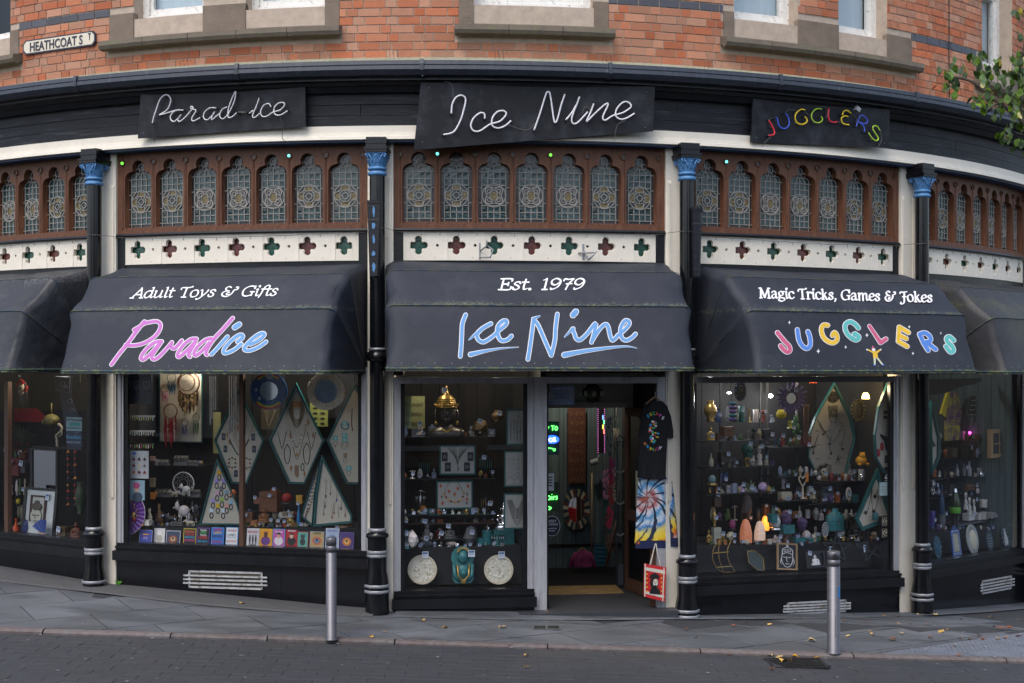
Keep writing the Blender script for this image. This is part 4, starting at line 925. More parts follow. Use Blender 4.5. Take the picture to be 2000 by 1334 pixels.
ice=[[(155,132),(122,220),(115,330),(110,440),(100,560)],[(415,222),(330,270),(275,325),(280,380),(330,412),(390,385),(450,340),(500,290),(565,235),(575,198),(540,195),(492,240),(480,300),(495,365),(530,400),(590,385),(625,350)],([(190,390),(240,345),(300,300)],34,(.3,1)),
 ([(205,540),(330,510),(500,480),(700,464)],42,(1,.02)),[(795,590),(820,430),(850,200)],[(852,185),(900,240),(970,400),(1035,550)],[(1035,550),(1070,400),(1080,260),(1097,125)],([(850,175),(915,145)],30,(1,.4)),
 ([(1172,362),(1230,300),(1260,275)],34,(.3,1)),[(1250,280),(1270,320),(1290,375),(1330,390),(1400,330),(1490,220),(1475,320),(1448,415)],([(1258,135),(1288,100)],52,None),[(1452,400),(1530,280),(1590,230),(1620,260),(1640,350),(1665,395),(1720,345)],
 [(1715,345),(1780,295),(1832,235),(1830,200),(1790,195),(1748,270),(1755,360),(1800,395),(1860,370),(1900,330)],([(1168,545),(1350,510),(1600,475),(1800,458),(1912,475)],48,(1,.05))]
paint('lettering',ice,o2,s2,33,8,'print_blue',A2,PA2(0),MA2)
serif('lettering','Est. 1979',(972,566),(1141,566),15,4.0,PA2(1),A2,MA2,sh=.26)
serif('lettering','Magic Tricks, Games & Jokes',(1483,582),(1821,592),13.5,3.6,PA3(1),A3,MA3,dx=-1)
o3,s3=(1500,610),5.263
mat('print_rose',(.55,.10,.20),.6,var=.08); mat('print_yellow',(.72,.46,.03),.6,var=.1); mat('print_teal',(.10,.44,.42),.6,var=.08); mat('print_royal',(.08,.22,.62),.6,var=.08)
for col_,st in (('print_rose',[[(95,210),(160,290),(215,350),(222,395),(190,408),(145,370),(128,345)]]),('print_royal',[[(300,180),(315,280),(350,345),(400,372),(432,335),(428,260),(408,200)]]),
  ('print_yellow',[[(612,135),(570,132),(547,170),(560,240),(600,290),(660,315),(705,290),(705,240),(680,208),(660,240)]]),('print_teal',[[(928,162),(890,120),(840,97),(792,130),(800,200),(850,260),(905,285),(932,255),(885,218),(890,235)]]),
  ('print_rose',[([(1040,140),(1100,230),(1155,312)],40,(.8,1)),[(1155,312),(1210,275)]]),('print_yellow',[[(1347,152),(1342,230),(1338,300)],[(1347,152),(1443,210)],[(1342,232),(1420,272)],[(1338,300),(1428,352)]]),
  ('print_royal',[[(1555,225),(1600,320),(1645,392)],[(1560,222),(1612,212),(1658,245),(1668,288),(1625,305)],[(1632,312),(1722,382)]]),('print_teal',[[(1908,290),(1862,252),(1832,270),(1850,312),(1890,350),(1905,395),(1872,408),(1825,350)]])):
    paint('lettering',st,o3,s3,40,7,col_,A3,PA3(0),MA3)
P3=PA3(0); mb=MB(); mbc=[MB() for _ in range(4)]
def pp(pts,mb,lift=.003,sc=s3,o=o3,P=P3): mb.add([(lambda h: (h[0],-lift,h[2]))(hit_plane(o[0]+a/sc,o[1]+c/sc,P)) for a,c in pts],[tuple(range(len(pts)))])
for x,y,r in ((218,105,22),(515,400,28),(797,358,20),(1015,235,25),(1450,150,20),(1488,423,20),(1775,215,15)): pp([(x,y-r),(x+r*.2,y-r*.2),(x+r*.75,y),(x+r*.2,y+r*.25),(x,y+r),(x-r*.2,y+r*.25),(x-r*.75,y),(x-r*.2,y-r*.2)],mb)
mb.build('printed_stars','print_white',A3,MA3.inverted() @ P3)
for pts,k in (([(1062,372),(1072,340),(1098,372)],0),([(1066,372),(1100,374),(1102,396),(1084,404),(1068,392)],1),([(1072,402),(1110,400),(1150,380),(1156,392),(1122,422),(1128,470),(1080,470),(1074,422),(1026,392),(1030,380)],2),([(1082,470),(1106,470),(1104,538),(1086,538)],3),([(1108,470),(1128,466),(1184,538),(1170,546)],3),([(1010,376),(1028,380),(1024,394),(1008,390)],1),([(1144,380),(1160,374),(1162,392),(1150,394)],1),([(1078,538),(1106,538),(1102,548),(1080,548)],4),([(1166,540),(1188,534),(1196,546),(1176,550)],4)):
    while len(mbc) < 5: mbc.append(MB())
    pp(pts,mbc[k],.003+k*.0006)
for k,m in enumerate(('print_rose','print_white','print_yellow','sky_tint_blind2','print_royal')): mbc[k].build('printed_clown',m,A3,MA3.inverted() @ P3)
# ------------------------------------------------------------------ neon signs on their boards
def board(name,label,quad,off,th):
    o0=frame(th,off,EYE+2.8); p=[hit_plane(x,y,o0) for x,y in quad]; cx,cz=sum(q[0] for q in p)/4,sum(q[2] for q in p)/4
    M=o0 @ Matrix.Translation((cx,0,cz)); T=thing(name,label,'neon sign',M,None)
    MB().poly([(q[0]-cx,q[2]-cz) for q in p],0,.022).build('board','sign_board',T)
    for q in p: MB().ball((( q[0]-cx)*.93,-.001,(q[2]-cz)*.80),.008,6).build('bolt','alu_dark',T)
    return T,M
def neon(T,M,strokes,o,sc,r,m,name='neon_tube',y=-.045):
    for s in strokes:
        pts=[hit_plane(o[0]+a/sc,o[1]+b/sc,M @ Matrix.Translation((0,y,0))) for a,b in s]; pts=[(p[0],y,p[2]) for p in pts]
        q=smooth_pts(pts,5); tb=MB(); tb.tube(q,r,7)
        tb.build(name,m,T)
        if r > .006:
            for e in (q[0],q[-1]): MB().tube([e,(e[0],0,e[2])],r*.9,6,m=0).build('electrode','wire_black',T)
            for i in range(6,len(q)-4,14): MB().tube([q[i],(q[i][0],0,q[i][2])],.0035,4).box(q[i][0]-.008,q[i][0]+.008,-.01,0,q[i][2]-.008,q[i][2]+.008).build('tube_support','wire_grey',T)
T,M=board('neon_sign','black board with unlit white neon script Parad-ice, on the left fascia',[(275,180),(596,165.5),(597,247),(269,270)],.21,bay_th(1)+.0)
neon(T,M,[[(222,475),(235,410),(265,320),(300,220),(345,160),(395,150),(430,190),(428,240),(390,320),(300,378)],[(300,382),(380,360),(440,342),(500,325),(580,325)],[(530,318),(470,340),(430,390),(435,435),(470,455),(520,415),(552,375),(515,425),(535,455),(600,405),(660,335),(690,300),(672,280),(660,300),(690,315),(722,330),(675,415),(690,450),(770,412)],
  [(955,300),(880,300),(820,350),(810,410),(850,437),(915,380),(937,340),(905,400),(908,435),(960,390),(1000,360)],[(1080,288),(1020,320),(995,390),(1030,425),(1090,370),(1160,230),(1178,110),(1140,180),(1095,310),(1092,400),(1130,405),(1190,355)],
  [(1330,365),(1382,325)],[(1450,185),(1415,280),(1372,390),(1400,408),(1455,360)],[(1585,292),(1560,250),(1500,270),(1465,340),(1480,392),(1530,397),(1610,347),(1690,322),(1740,265),(1720,236),(1660,250),(1618,310),(1630,370),(1690,382),(1775,330)]],(260,160),5.882,.0068,'neon_white')
neon(T,M,[[(1210,350),(1300,350)]],(260,160),5.882,.009,'wire_grey','joiner'); neon(T,M,[[(245,440),(235,560),(240,650),(250,700)],[(1690,400),(1715,500),(1718,655),(1800,700)]],(260,160),5.882,.0035,'wire_black','cable')
T,M=board('neon_sign','large crooked black board with unlit white neon script Ice Nine, over the entrance',[(822,161),(1279,169),(1276,256),(808,293)],.24,bay_th(2))
neon(T,M,[[(333,295),(340,220),(370,165),(415,148),(447,180),(430,270),(400,360),(350,440),(270,462)],[(600,335),(595,295),(560,290),(510,330),(488,390),(510,430),(560,432),(640,380),(720,355),(770,300),(750,272),(700,280),(660,330),(660,390),(705,410),(760,392),(810,350)],
  [(992,428),(1040,290),(1085,145),(1105,120),(1122,150),(1148,330),(1160,365),(1178,340),(1210,220),(1238,140)],[(1245,345),(1290,290),(1330,225)],[(1355,160),(1335,215),(1295,320),(1300,370),(1340,365),(1420,280)],[(1468,215),(1440,290),(1410,358),(1480,290),(1560,220),(1582,225),(1540,320),(1560,347),(1620,310),(1700,287),(1765,240),(1745,205),(1700,205),(1650,260),(1645,315),(1690,340),(1740,325),(1793,292)]],(800,150),4.082,.0095,'neon_white')
neon(T,M,[[(270,42),(315,45),(345,90),(345,170)],[(780,380),(880,415),(950,420),(1000,370)],[(1720,350),(1660,380),(1640,450),(1635,515)],[(1380,300),(1390,250),(1430,245),(1440,300)]],(800,150),4.082,.003,'wire_grey','cable')
T,M=board('neon_sign','black board with unlit coloured neon letters JUGGLERS, on the right fascia',[(1471,186),(1738,215),(1736,288),(1467,278)],.21,bay_th(3)-.03)
oo_,ss_=(1460,180),6.897
neon(T,M,[[(285,380),(330,450),(362,530),(350,572),(285,585)],[(1095,220),(1088,320),(1110,385),(1160,408),(1205,398)]],oo_,ss_,.0085,'neon_red')
neon(T,M,[[(380,335),(400,360),(420,440),(460,485),(520,485),(562,430),(550,340),(510,285)],[(1465,465),(1490,380),(1530,312),(1600,350),(1615,400),(1580,425),(1490,400)],[(1490,400),(1550,440),(1575,490),(1575,535)]],oo_,ss_,.0075,'neon_blue')
neon(T,M,[[(775,240),(720,235),(660,280),(640,340),(665,410),(730,435),(790,410),(802,370),(770,330)],[(1395,290),(1350,250),(1300,255),(1275,310)],[(1355,330),(1310,322),(1265,350),(1275,410),(1320,435),(1370,443)]],oo_,ss_,.0085,'neon_yellow')
neon(T,M,[[(1000,230),(930,225),(870,280),(865,350),(910,405),(970,410),(1010,370),(990,325)],[(1785,520),(1750,465),(1700,455),(1690,500),(1740,580),(1762,630),(1730,655),(1680,620),(1630,545)]],oo_,ss_,.0075,'neon_green')
neon(T,M,[[(510,275),(560,240),(680,250)],[(770,265),(850,320)],[(900,240),(1020,195),(1075,250),(1060,350)],[(1400,290),(1460,340),(1465,460)],[(1790,530),(1805,640),(1760,740)],[(320,600),(240,670),(200,740)],[(1210,400),(1265,410)],[(275,375),(375,330)]],oo_,ss_,.003,'wire_grey','cable')
# ------------------------------------------------------------------ street name plate
th_s=hit_th(115,.07)[0]; o0=frame(th_s,.075,0); q=[hit_plane(x,y,o0) for x,y in ((45,80),(186,59),(186,88),(45,108))]
cz=sum(a[2] for a in q)/4; hw=(q[1][0]-q[0][0])/2; hh_=(q[0][2]-q[3][2]+q[1][2]-q[2][2])/4; SM=frame(th_s,.075,cz); SP_=thing('street_name_plate','cream cast street name plate reading HEATHCOAT ST on the brick wall','street sign',SM)
def notched(w,h,c): return [(-w,-h+c),(-w+c*.4,-h+c*.6),(-w+c,-h),(w-c,-h),(w-c*.4,-h+c*.6),(w,-h+c),(w,h-c),(w-c*.4,h-c*.6),(w-c,h),(-w+c,h),(-w+c*.4,h-c*.6),(-w,h-c)]
mat('plate_ink',(.012,.010,.03),.4); mat('plate_cream',(.62,.57,.46),.5,var=.06,dirt=(.35,.18,.08),dscale=9,dlo=.62,dhi=.75)
MB().poly(notched(hw,hh_,.04),0,.02).build('rim','plate_ink',SP_); MB().poly(notched(hw-.016,hh_-.016,.038),-.003,.0).build('face','plate_cream',SP_)
text('lettering','HEATHCOAT S',.150,'plate_ink',SP_,Matrix.Translation((-.038,-.006,-.054)),sx=.82,bold=.0025,ext=.002); text('lettering','T',.085,'plate_ink',SP_,Matrix.Translation((hw-.082,-.006,.0)),sx=.8,bold=.0015,ext=.002); MB().ball((hw-.082,-.006,-.012),.006,6).build('dot','plate_ink',SP_)
# brackets, wires
def bracket(px,py,b,label,kind):
    M=Bm(b,0,0); x,_,z=hit_plane(px,py,M @ Matrix.Translation((0,-.13,0))); T=thing('metal_bracket',label,'bracket',M @ Matrix.Translation((x,-.10,z)))
    m=MB(); m.box(-.012,.012,-.01,0,-.09,.09)
    if kind == 0: m.tube([(0,-.02,.0),(.07,-.12,.05),(.06,-.15,.1)],.009,5).tube([(0,-.02,-.07),(.1,-.16,-.08),(.13,-.16,.0),(.07,-.12,.05)],.008,5)
    else: m.tube([(-.06,-.02,-.01),(.12,-.06,-.01)],.009,5).tube([(.01,-.02,0),(.03,-.18,-.1),(.11,-.22,-.01)],.01,5)
    m.build('plate','silver_paint',T)
bracket(938,490,2,'bent silver bracket left on the cream panel, left of centre',0); bracket(1140,492,2,'silver bracket with dark arm sticking out over the middle awning',1)
cw=MB(); random.seed(9)
for i in range(-1,5):
    t0,t1=col_th(i)+.015,col_th(i+1)-.015; pts=[]
    for k in range(31): t=t0+(t1-t0)*k/30; pts.append(polar(t,.075,HB-.115-.035*sin(pi*k/30)*(.5 if i % 2 else 1)+random.uniform(-.004,.004)))
    cw.tube(pts,.0028,4)
    for k in range(1,30,2): cw.tube([pts[k],pts[k]+Vector((random.uniform(-.006,.006),-.004,-.032))],.003,4)
    pts=[polar(col_th(i)+d,.33 if abs(d) < .01 else .10,HB-.10) for d in (-.015,-.006,.006,.015)]; cw.tube(pts,.0028,4)
tag(cw.build('fairy_lights','wire_grey'),'thin unlit string of fairy lights strung along under the leaded windows','fairy lights')
for px,py,b,lab in ((1668,195,3,'small pale spotlight hanging under the gutter above the coloured letters'),):
    M=frame(hit_th(px,.3)[0],.33,EYE+2.99); T=thing('spotlight',lab,'spotlight',M); MB().box(-.03,.03,-.05,0,-.03,.02,rot=('Y',.5)).build('housing','silver_paint',T); MB().tube([(0,-.02,.02),(0,-.01,.07)],.006,5).build('bracket','wire_black',T)
# spiral chimes: the black boxes strapped to two columns
for i,(t,lab) in enumerate(((1,'flat dark box with blue paint patches strapped to column left of the entrance'),(2,'flat dark box with wavy edge strapped to the column right of the entrance'))):
    th=col_th(t); M=frame(th+(-.0022 if i == 0 else .010),.30,0); z1,z0=(EYE+(HZ-395)*13.6/FPX,EYE+(HZ-538)*13.6/FPX) if i == 0 else (EYE+(HZ-405)*13.8/FPX,EYE+(HZ-538)*13.8/FPX)
    T=thing('conduit_box',lab,'box',M); w0,w1=(.07,.055) if i == 0 else (.055,.05); b=MB(); b.poly([(-w0-.03*0,z1),(w0,z1),(w1-.015,z0),(-w1+.01,z0)],-.05,.0); b.box(-w0-.004,w0+.004,-.055,0,z1,z1+.03); b.build('case','fascia_paint',T)
    if i == 0:
        for k in range(5): zz=z1-.09-k*.15; hw_=random.uniform(.012,.022); hz_=random.uniform(.03,.07); MB().poly([(random.uniform(.6,1.2)*hw_*cos(q*.63),zz+random.uniform(.6,1.2)*hz_*sin(q*.63)) for q in range(10)],-.0515,-.05).build('paint_patch','cap_blue',T)
    else:
        for k in range(14): zz=z1-.05-k*.05; MB().ell(.035-.01*k/14,zz,.006,.018,-.0515,-.05,n=8).build('pale_dash','gutter_paint',T)
# thin cable down the brick wall on the right, and bird spikes on the ledge
th=hit_th(1854,.07)[0]; tag(MB().tube([polar(th,.07,EYE+3.40+k*.3)+Vector((random.uniform(-.003,.003),0,0)) for k in range(14)]+[],.006,5).build('wall_cable','wire_black'),'thin dark cable running down the brick wall by the right hand window','cable')
for k,px in enumerate((183,362,560,770,975,1184,1382,1557,1712)):
    th=hit_th(px,.25)[0]; b=MB()
    for j in range(3): x=(j-1)*.045; b.tube([(x,0,0),(x,-.02,.09),(x+.035,-.02,.095),(x+.035,-.015,.05)],.0022,4)
    tag(b.build('ledge_clip','wire_grey',None,frame(th,.27,EYE+3.31)),'thin bent wire clip on the ledge above the gutter, '+('first','second','third','fourth','fifth','sixth','seventh','eighth','ninth')[k]+' from the left','wire clip','wire clips along the ledge above the gutter')
# ------------------------------------------------------------------ goods in the windows
SRC={'L': (200,710,3.42),'R': (440,710,3.42),'M': (740,710,2.616),'D': (1030,710,2.615),'J': (1350,710,2.616),'K': (1550,710,2.616),'Q': (1760,710,2.617),'A': (0,700,2.104)}
BAY={'L': 1,'R': 1,'M': 2,'D': 2,'J': 3,'K': 3,'Q': 4,'A': 0}
class Spot:                                  # where a thing stands: bottom middle measured in the photo, depth behind the glass in metres
    def __init__(s,src,x,y,d,lean=0,turn=0):
        ox,oy,sc=SRC[src]; s.b=BAY[src]; px,py=ox+x/sc,oy+y/sc; P=Bm(s.b,d); h=hit_plane(px,py,P)
        while src != 'D' and abs(h[0]) > HW-.24 and d > .13: d -= .03; P=Bm(s.b,d); h=hit_plane(px,py,P)
        h2=hit_plane(px+1,py,P)
        w=P @ Vector((h[0],0,h[2])); s.u=w.y/FPX/sc; s.fx=(h2[0]-h[0])/sc
        s.M=P @ Matrix.Translation((h[0],0,h[2])) @ Matrix.Rotation(turn,4,'Z') @ Matrix.Rotation(-lean,4,'X')
def sp(src,x,y,d,name,label,cat,group=None,**k): s=Spot(src,x,y,d,**k); return thing(name,label,cat,s.M,group),s
def put(T,s,mb_fn,name,mats,flat=True):
    mb=MB(s.fx if flat else s.u,s.u,s.u); mb_fn(mb); return mb.build(name,mats,T)
def mm(m): return m if m in MT else pm(m).name
TAGN=[0]
def ptag(T,s,x,z,y=-3,w=9,h=9,r=0):
    b=MB(s.u); b.T=Matrix.Translation((x,y,z)) @ Matrix.Rotation(r,4,'Y'); b.box(-w/2,w/2,-.6,0,-h/2,h/2,0); b.box(-w*.42,w*.42,-.9,-.6,h*.12,h*.4,1); b.box(-w*.38,w*.3,-.9,-.6,-h*.05,h*.02,1); b.box(-w*.38,w*.36,-.9,-.6,-h*.22,h*-.15,1)
    b.build('price_tag',[pm('c9cfdc'),pm('41618f')],T)
def frame_rect(b,w,h,t,m0=0,m1=1,y=-4): b.box(-w/2+t,w/2-t,y*.4,0,t,h-t,m1); b.box(-w/2,-w/2+t,y,0,0,h,m0); b.box(w/2-t,w/2,y,0,0,h,m0); b.box(-w/2+t,w/2-t,y,0,0,t,m0); b.box(-w/2+t,w/2-t,y,0,h-t,h,m0)
# --- greeting cards
def card(src,x,y,w,h,base,border,motif,c1,c2,label,lines=(),d=.22):
    T,s=sp(src,x,y,d,'greeting_card',label,'card','greeting cards along the foot of the window',lean=.12)
    put(T,s,lambda b: (b.box(-w/2,w/2,0,3,0,h,1),b.box(-w/2+4,w/2-4,-1,0,4,h-4,0)),'front',[pm(base,.4),pm(border,.4)])
    b=MB(s.fx,s.u,s.u); y0=-2.2; cz=h*.42
    if motif == 'owl': b.ell(0,cz,w*.22,h*.12,y0,-1,0); b.ell(-w*.1,cz+4,5,4,y0-1,y0,1,8); b.ell(w*.1,cz+4,5,4,y0-1,y0,1,8); b.ell(0,h*.7,w*.3,4,y0,-1,1,8)
    elif motif == 'cat': b.ell(0,cz-8,w*.24,h*.22,y0,-1,0); b.ell(0,h*.68,w*.2,h*.13,y0-1,y0,1); b.poly([(-w*.2,h*.7),(-w*.16,h*.86),(-w*.05,h*.78)],y0-1,y0,1); b.poly([(w*.2,h*.7),(w*.16,h*.86),(w*.05,h*.78)],y0-1,y0,1)
    elif motif == 'person': b.ell(0,cz-12,w*.36,h*.26,y0,-1,0,14); b.ell(0,h*.62,w*.15,h*.15,y0-1,y0,1,12); b.ell(0,h*.74,w*.15,h*.07,y0-2,y0-1,2,10)
    elif motif == 'trio':
        for k in (-1,0,1): b.box(k*w*.24-5,k*w*.24+5,y0,-1,h*.28,h*.55,0); b.ell(k*w*.24,h*.60,4,5,y0,-1,0,8); b.box(k*w*.24-4,k*w*.24-1,y0,-1,h*.14,h*.28,0); b.box(k*w*.24+1,k*w*.24+4,y0,-1,h*.14,h*.28,0)
    elif motif == 'bike':
        for k in (-1,1): b.ring(k*w*.2,h*.5,10,12,y0,-1,0,14)
        b.tube([(-w*.2,y0,h*.5),(-w*.05,y0,h*.62),(w*.14,y0,h*.62),(w*.2,y0,h*.5)],1.2,4); b.tube([(-w*.05,y0,h*.62),(0,y0,h*.5),(w*.14,y0,h*.62)],1.2,4)
    elif motif == 'spot': b.ell(0,cz,w*.32,h*.26,y0,-1,0,12); b.ell(0,cz,w*.18,h*.16,y0-1,y0,1,10); b.ell(0,cz+h*.05,w*.08,h*.08,y0-2,y0-1,2,8)
    b.build('picture',[pm(c1),pm(c2),pm('3a2a22')],T) if b.v else None
    for tx,tz,sz,tc in lines: text('lettering',tx,sz*s.u*1.35,pm(tc),T,Matrix.Translation((0,-1.6*s.u,tz*s.u)),sx=.75*s.fx/s.u,ext=.0005,bold=.0006)
card('L',286,1210,86,98,'3d4a9c','8d90c8','owl','4f63c0','e8a030','blue greeting card with an orange eyed face, leftmost of the cards')
card('L',378,1208,80,110,'dcdad6','2a3358','cat','b9b4a8','f0eeea','white card with a lucky cat, second from the left')
card('L',470,1213,94,96,'33415c','c8ccd4','spot','8a4a32','c9a888','slate blue card with a brown picture, third from the left')
card('L',580,1213,84,110,'14141a','d8c330',None,'ffffff','ffffff','black card with a yellow edge and coloured lettering',[('WISHING',82,15,'d86a30'),('YOU AN',64,15,'c83a4a'),('AMAZING',46,15,'3a9ac0'),('BIRTHDAY',26,14,'d04a90')])
card('L',670,1212,84,114,'16161c','6a4aa8',None,'ffffff','ffffff',"black card with a violet edge reading You're here You're queer",[("You're",92,15,'e8e8e8'),('HERE',76,17,'38b048'),("You're",60,15,'e8e8e8'),('QUEER',42,18,'d83a3a'),('BIRTHDAY',18,13,'38a0d0')])
card('L',766,1212,84,116,'2a6ac0','5aa0e0',None,'ffffff','ffffff','striped card in red yellow and blue with black lettering',[('HAPPY',92,18,'d02828'),('HAPPY',72,18,'e8c820'),('BIRTHDAY',50,15,'14141a'),('BIRTHDAY',14,15,'c02828')])
card('L',862,1212,82,118,'e4e6ea','4a9ad8','bike','30343c','000000','white card with a bicycle, beside the brown mullion',[('WHEELIE',88,15,'c87a7a'),('BIRTHDAY',18,14,'c87a5a')])
card('R',182,1222,82,120,'e2dfe0','f0eef0','trio','16161a','0','white card with three dark figures and red lettering, right of the mullion',[('BIRTHDAY',88,16,'d03a58')]) if False else None
for a in (('R',182,1222,82,120,'e2dfe0','f0eef0','trio','16161a','16161a','white card with three dark figures and red lettering, right of the mullion',[('BIRTHDAY',90,15,'d03a58'),('a gentleman',8,10,'33333a')]),
  ('R',268,1222,84,118,'e8a224','f0b83c','person','6a3a8a','6a3c28','orange card with a smiling man in a purple coat',[('oh yes',94,11,'d03a58')]),
  ('R',355,1222,82,116,'c050a8','6ab0e0','person','e0d8dc','d8a088','magenta card with a dark haired face',[('Birthday',92,14,'f0f0f0')]),
  ('R',440,1222,80,112,'b01c24','7a1018','person','101014','d8b8a0','crimson card with a pale man in black before a curtain',[('BIRTHDAY',98,11,'e8e8e8')]),
  ('R',515,1228,74,104,'5aa898','c0343c','cat','2a2c30','3a3c40','green card with a red edge and a grey cat',()),
  ('R',610,1230,96,108,'b89a68','8a9cae','spot','c0643a','5a86a0','tan card with an orange winged figure',[('GEMINI',88,16,'5a6a3a')]),
  ('R',712,1232,90,130,'a8b4cc','d0d4e0','spot','8090b8','c8cedc','tall pale blue card standing behind the bollard',[('AQUARIUS',108,14,'5a70a8')]),
  ('R',810,1236,92,108,'4a3472','6a5a9a','spot','c87a3a','e0b060','deep purple card with a gilded scene, rightmost of the cards',())):
    card(*a)
# --- generic goods
def blob(b,c,r,n=7,m=0,j=.18):
    k=5; vs=[]; fs=[]
    for i in range(k+1):
        p=pi*i/k
        for q in range(n): a=2*pi*q/n; f=1+random.uniform(-j,j); vs.append((c[0]+r[0]*sin(p)*cos(a)*f,c[1]+r[1]*sin(p)*sin(a)*f,c[2]-r[2]*cos(p)*f))
    for i in range(k):
        for q in range(n): fs.append((i*n+q,i*n+(q+1) % n,(i+1)*n+(q+1) % n,(i+1)*n+q))
    b.add(vs,fs,m)
def f_buddha(b,w,h):
    b.lathe([(w*.48,0),(w*.5,h*.06),(w*.44,h*.14)],14,sq=.7).ball((0,-w*.05,h*.20),(w*.46,w*.32,h*.11),12).ball((0,0,h*.42),(w*.27,w*.2,h*.22),10)
    for s in (-1,1): b.tube([(s*w*.24,0,h*.55),(s*w*.36,-w*.06,h*.38),(s*w*.2,-w*.24,h*.26)],w*.075,6); b.ball((s*w*.145,0,h*.74),(w*.03,w*.05,h*.07),6)
    b.ball((0,-w*.02,h*.75),(w*.14,w*.14,h*.12),10).ball((0,-w*.16,h*.74),(w*.02,w*.03,h*.03),5).ball((0,0,h*.87),(w*.07,w*.07,h*.06),8).lathe([(w*.05,h*.9),(.01,h)],6)
def f_wolf(b,w,h):
    b.ball((0,0,h*.30),(w*.30,w*.3,h*.3),9).ball((0,-w*.1,h*.52),(w*.2,w*.18,h*.2),8).ball((0,-w*.12,h*.74),(w*.17,w*.17,h*.12),8).tube([(0,-w*.2,h*.74),(0,-w*.42,h*.71)],lambda t: w*.09*(1-.4*t),6)
    for s in (-1,1): b.lathe([(w*.07,0),(.01,h*.13)],5,(s*w*.11,-w*.08,h*.83)); b.tube([(s*w*.13,-w*.15,h*.45),(s*w*.13,-w*.22,0)],w*.06,5); b.ball((s*w*.24,-w*.02,h*.12),(w*.14,w*.22,h*.12),7)
    b.tube([(w*.1,w*.2,h*.1),(w*.4,w*.15,h*.05),(w*.5,-w*.05,h*.1)],w*.05,5)
def f_beast(b,w,h):
    b.ball((0,0,h*.5),(w*.34,w*.16,h*.26),9).ball((-w*.36,-w*.05,h*.72),(w*.13,w*.1,h*.2),8).tube([(-w*.42,-w*.1,h*.7),(-w*.54,-w*.12,h*.62)],w*.05,5)
    for x in (-.26,-.14,.16,.28): b.tube([(x*w,0,h*.4),(x*w*1.05,-w*.03,0)],w*.045,5)
    b.tube([(w*.33,0,h*.55),(w*.48,0,h*.7),(w*.52,0,h*.45)],w*.03,5).lathe([(w*.04,0),(.01,h*.14)],5,(-w*.36,0,h*.88))
def f_skull(b,w,h):
    b.ball((0,0,h*.6),(w*.46,w*.5,h*.4),12).box(-w*.24,w*.24,-w*.42,0,0,h*.34); 
    for s in (-1,1): b.ball((s*w*.19,-w*.42,h*.5),(w*.11,w*.08,h*.1),8,1); b.ball((s*w*.33,-w*.28,h*.36),(w*.1,w*.12,h*.07),6)
    b.poly([(-w*.06,h*.3),(w*.06,h*.3),(0,h*.42)],-w*.5,-w*.42,1)
    for k in range(-2,3): b.box(k*w*.09-w*.008,k*w*.09+w*.008,-w*.44,-w*.4,h*.06,h*.2,1)
def f_crystal(b,w,h):
    random.seed(int(w*7+h)); b.lathe([(w*.5,0),(w*.46,h*.12),(w*.3,h*.2)],9,sq=.7)
    for k in range(9): a=random.uniform(-.7,.7); x=a*w*.5; l=h*(1-abs(a)*.6)*random.uniform(.7,1); r=w*.09; b.T=Matrix.Translation((x*.6,random.uniform(-w*.15,w*.1),h*.1)) @ Matrix.Rotation(a*.8,4,'Y'); b.lathe([(r,0),(r*.9,l*.65),(.01,l*.9)],6,sm=False)
    b.T=None
def f_rock(b,w,h): random.seed(int(w*3+h)); blob(b,(0,0,h*.5),(w*.5,w*.4,h*.52),8)
def f_vase(b,w,h): b.lathe([(w*.25,0),(w*.3,h*.04),(w*.18,h*.1),(w*.48,h*.4),(w*.5,h*.6),(w*.36,h*.8),(w*.22,h*.88),(w*.3,h*.97),(w*.28,h)],14)
def f_bottle(b,w,h): b.lathe([(w*.4,0),(w*.5,h*.08),(w*.45,h*.5),(w*.18,h*.7),(w*.16,h*.92),(w*.22,h*.94),(w*.2,h)],12)
def f_box(b,w,h): b.box(-w/2,w/2,-w*.3,w*.3,0,h*.72).box(-w/2-1,w/2+1,-w*.3-1,w*.3+1,h*.74,h).box(-w*.08,w*.08,-w*.3-2,-w*.3,h*.55,h*.82)
def f_cup(b,w,h): b.lathe([(w*.42,0),(w*.45,h*.1),(w*.4,h*.5),(w*.46,h),(w*.4,h),(w*.35,h*.2)],12); b.tube([(w*.42,0,h*.8),(w*.7,0,h*.75),(w*.7,0,h*.35),(w*.42,0,h*.25)],w*.05,5)
def f_dome(b,w,h): b.lathe([(w*.5,0),(w*.5,h*.12),(w*.42,h*.16)],14,m=1).ball((0,0,h*.5),(w*.42,w*.42,h*.46),12)
def f_hand(b,w,h):
    b.lathe([(w*.3,0),(w*.2,h*.1),(w*.16,h*.3)],10).ball((0,0,h*.42),(w*.26,w*.12,h*.18),8)
    for k,(x,l) in enumerate(((-.18,.36),(-.06,.42),(.07,.4),(.19,.32))): b.tube([(x*w,0,h*.52),(x*w*1.3,-w*.03,h*(.52+l*.6)),(x*w*1.35,-w*.1,h*(.52+l))],w*.05,5)
    b.tube([(w*.2,0,h*.36),(w*.4,-w*.06,h*.5),(w*.42,-w*.1,h*.6)],w*.055,5)
def f_tray(b,w,h): 
    b.box(-w/2,w/2,-w*.2,w*.2,0,h*.3)
    for k in range(4): x=(-.375+.25*k)*w; b.box(x-w*.09,x+w*.09,-w*.2,w*.12,h*.3,h*.75,0,rot=('X',.5)); b.ball((x,-w*.2,h*.6),w*.035,5,1)
def f_frog(b,w,h): b.ball((0,0,h*.35),(w*.5,w*.45,h*.35),10).ball((0,-w*.15,h*.7),(w*.3,w*.25,h*.25),8); [b.ball((s*w*.18,-w*.15,h*.9),w*.09,6) for s in (-1,1)]; [b.ball((s*w*.42,-w*.3,h*.1),(w*.16,w*.22,h*.1),6) for s in (-1,1)]
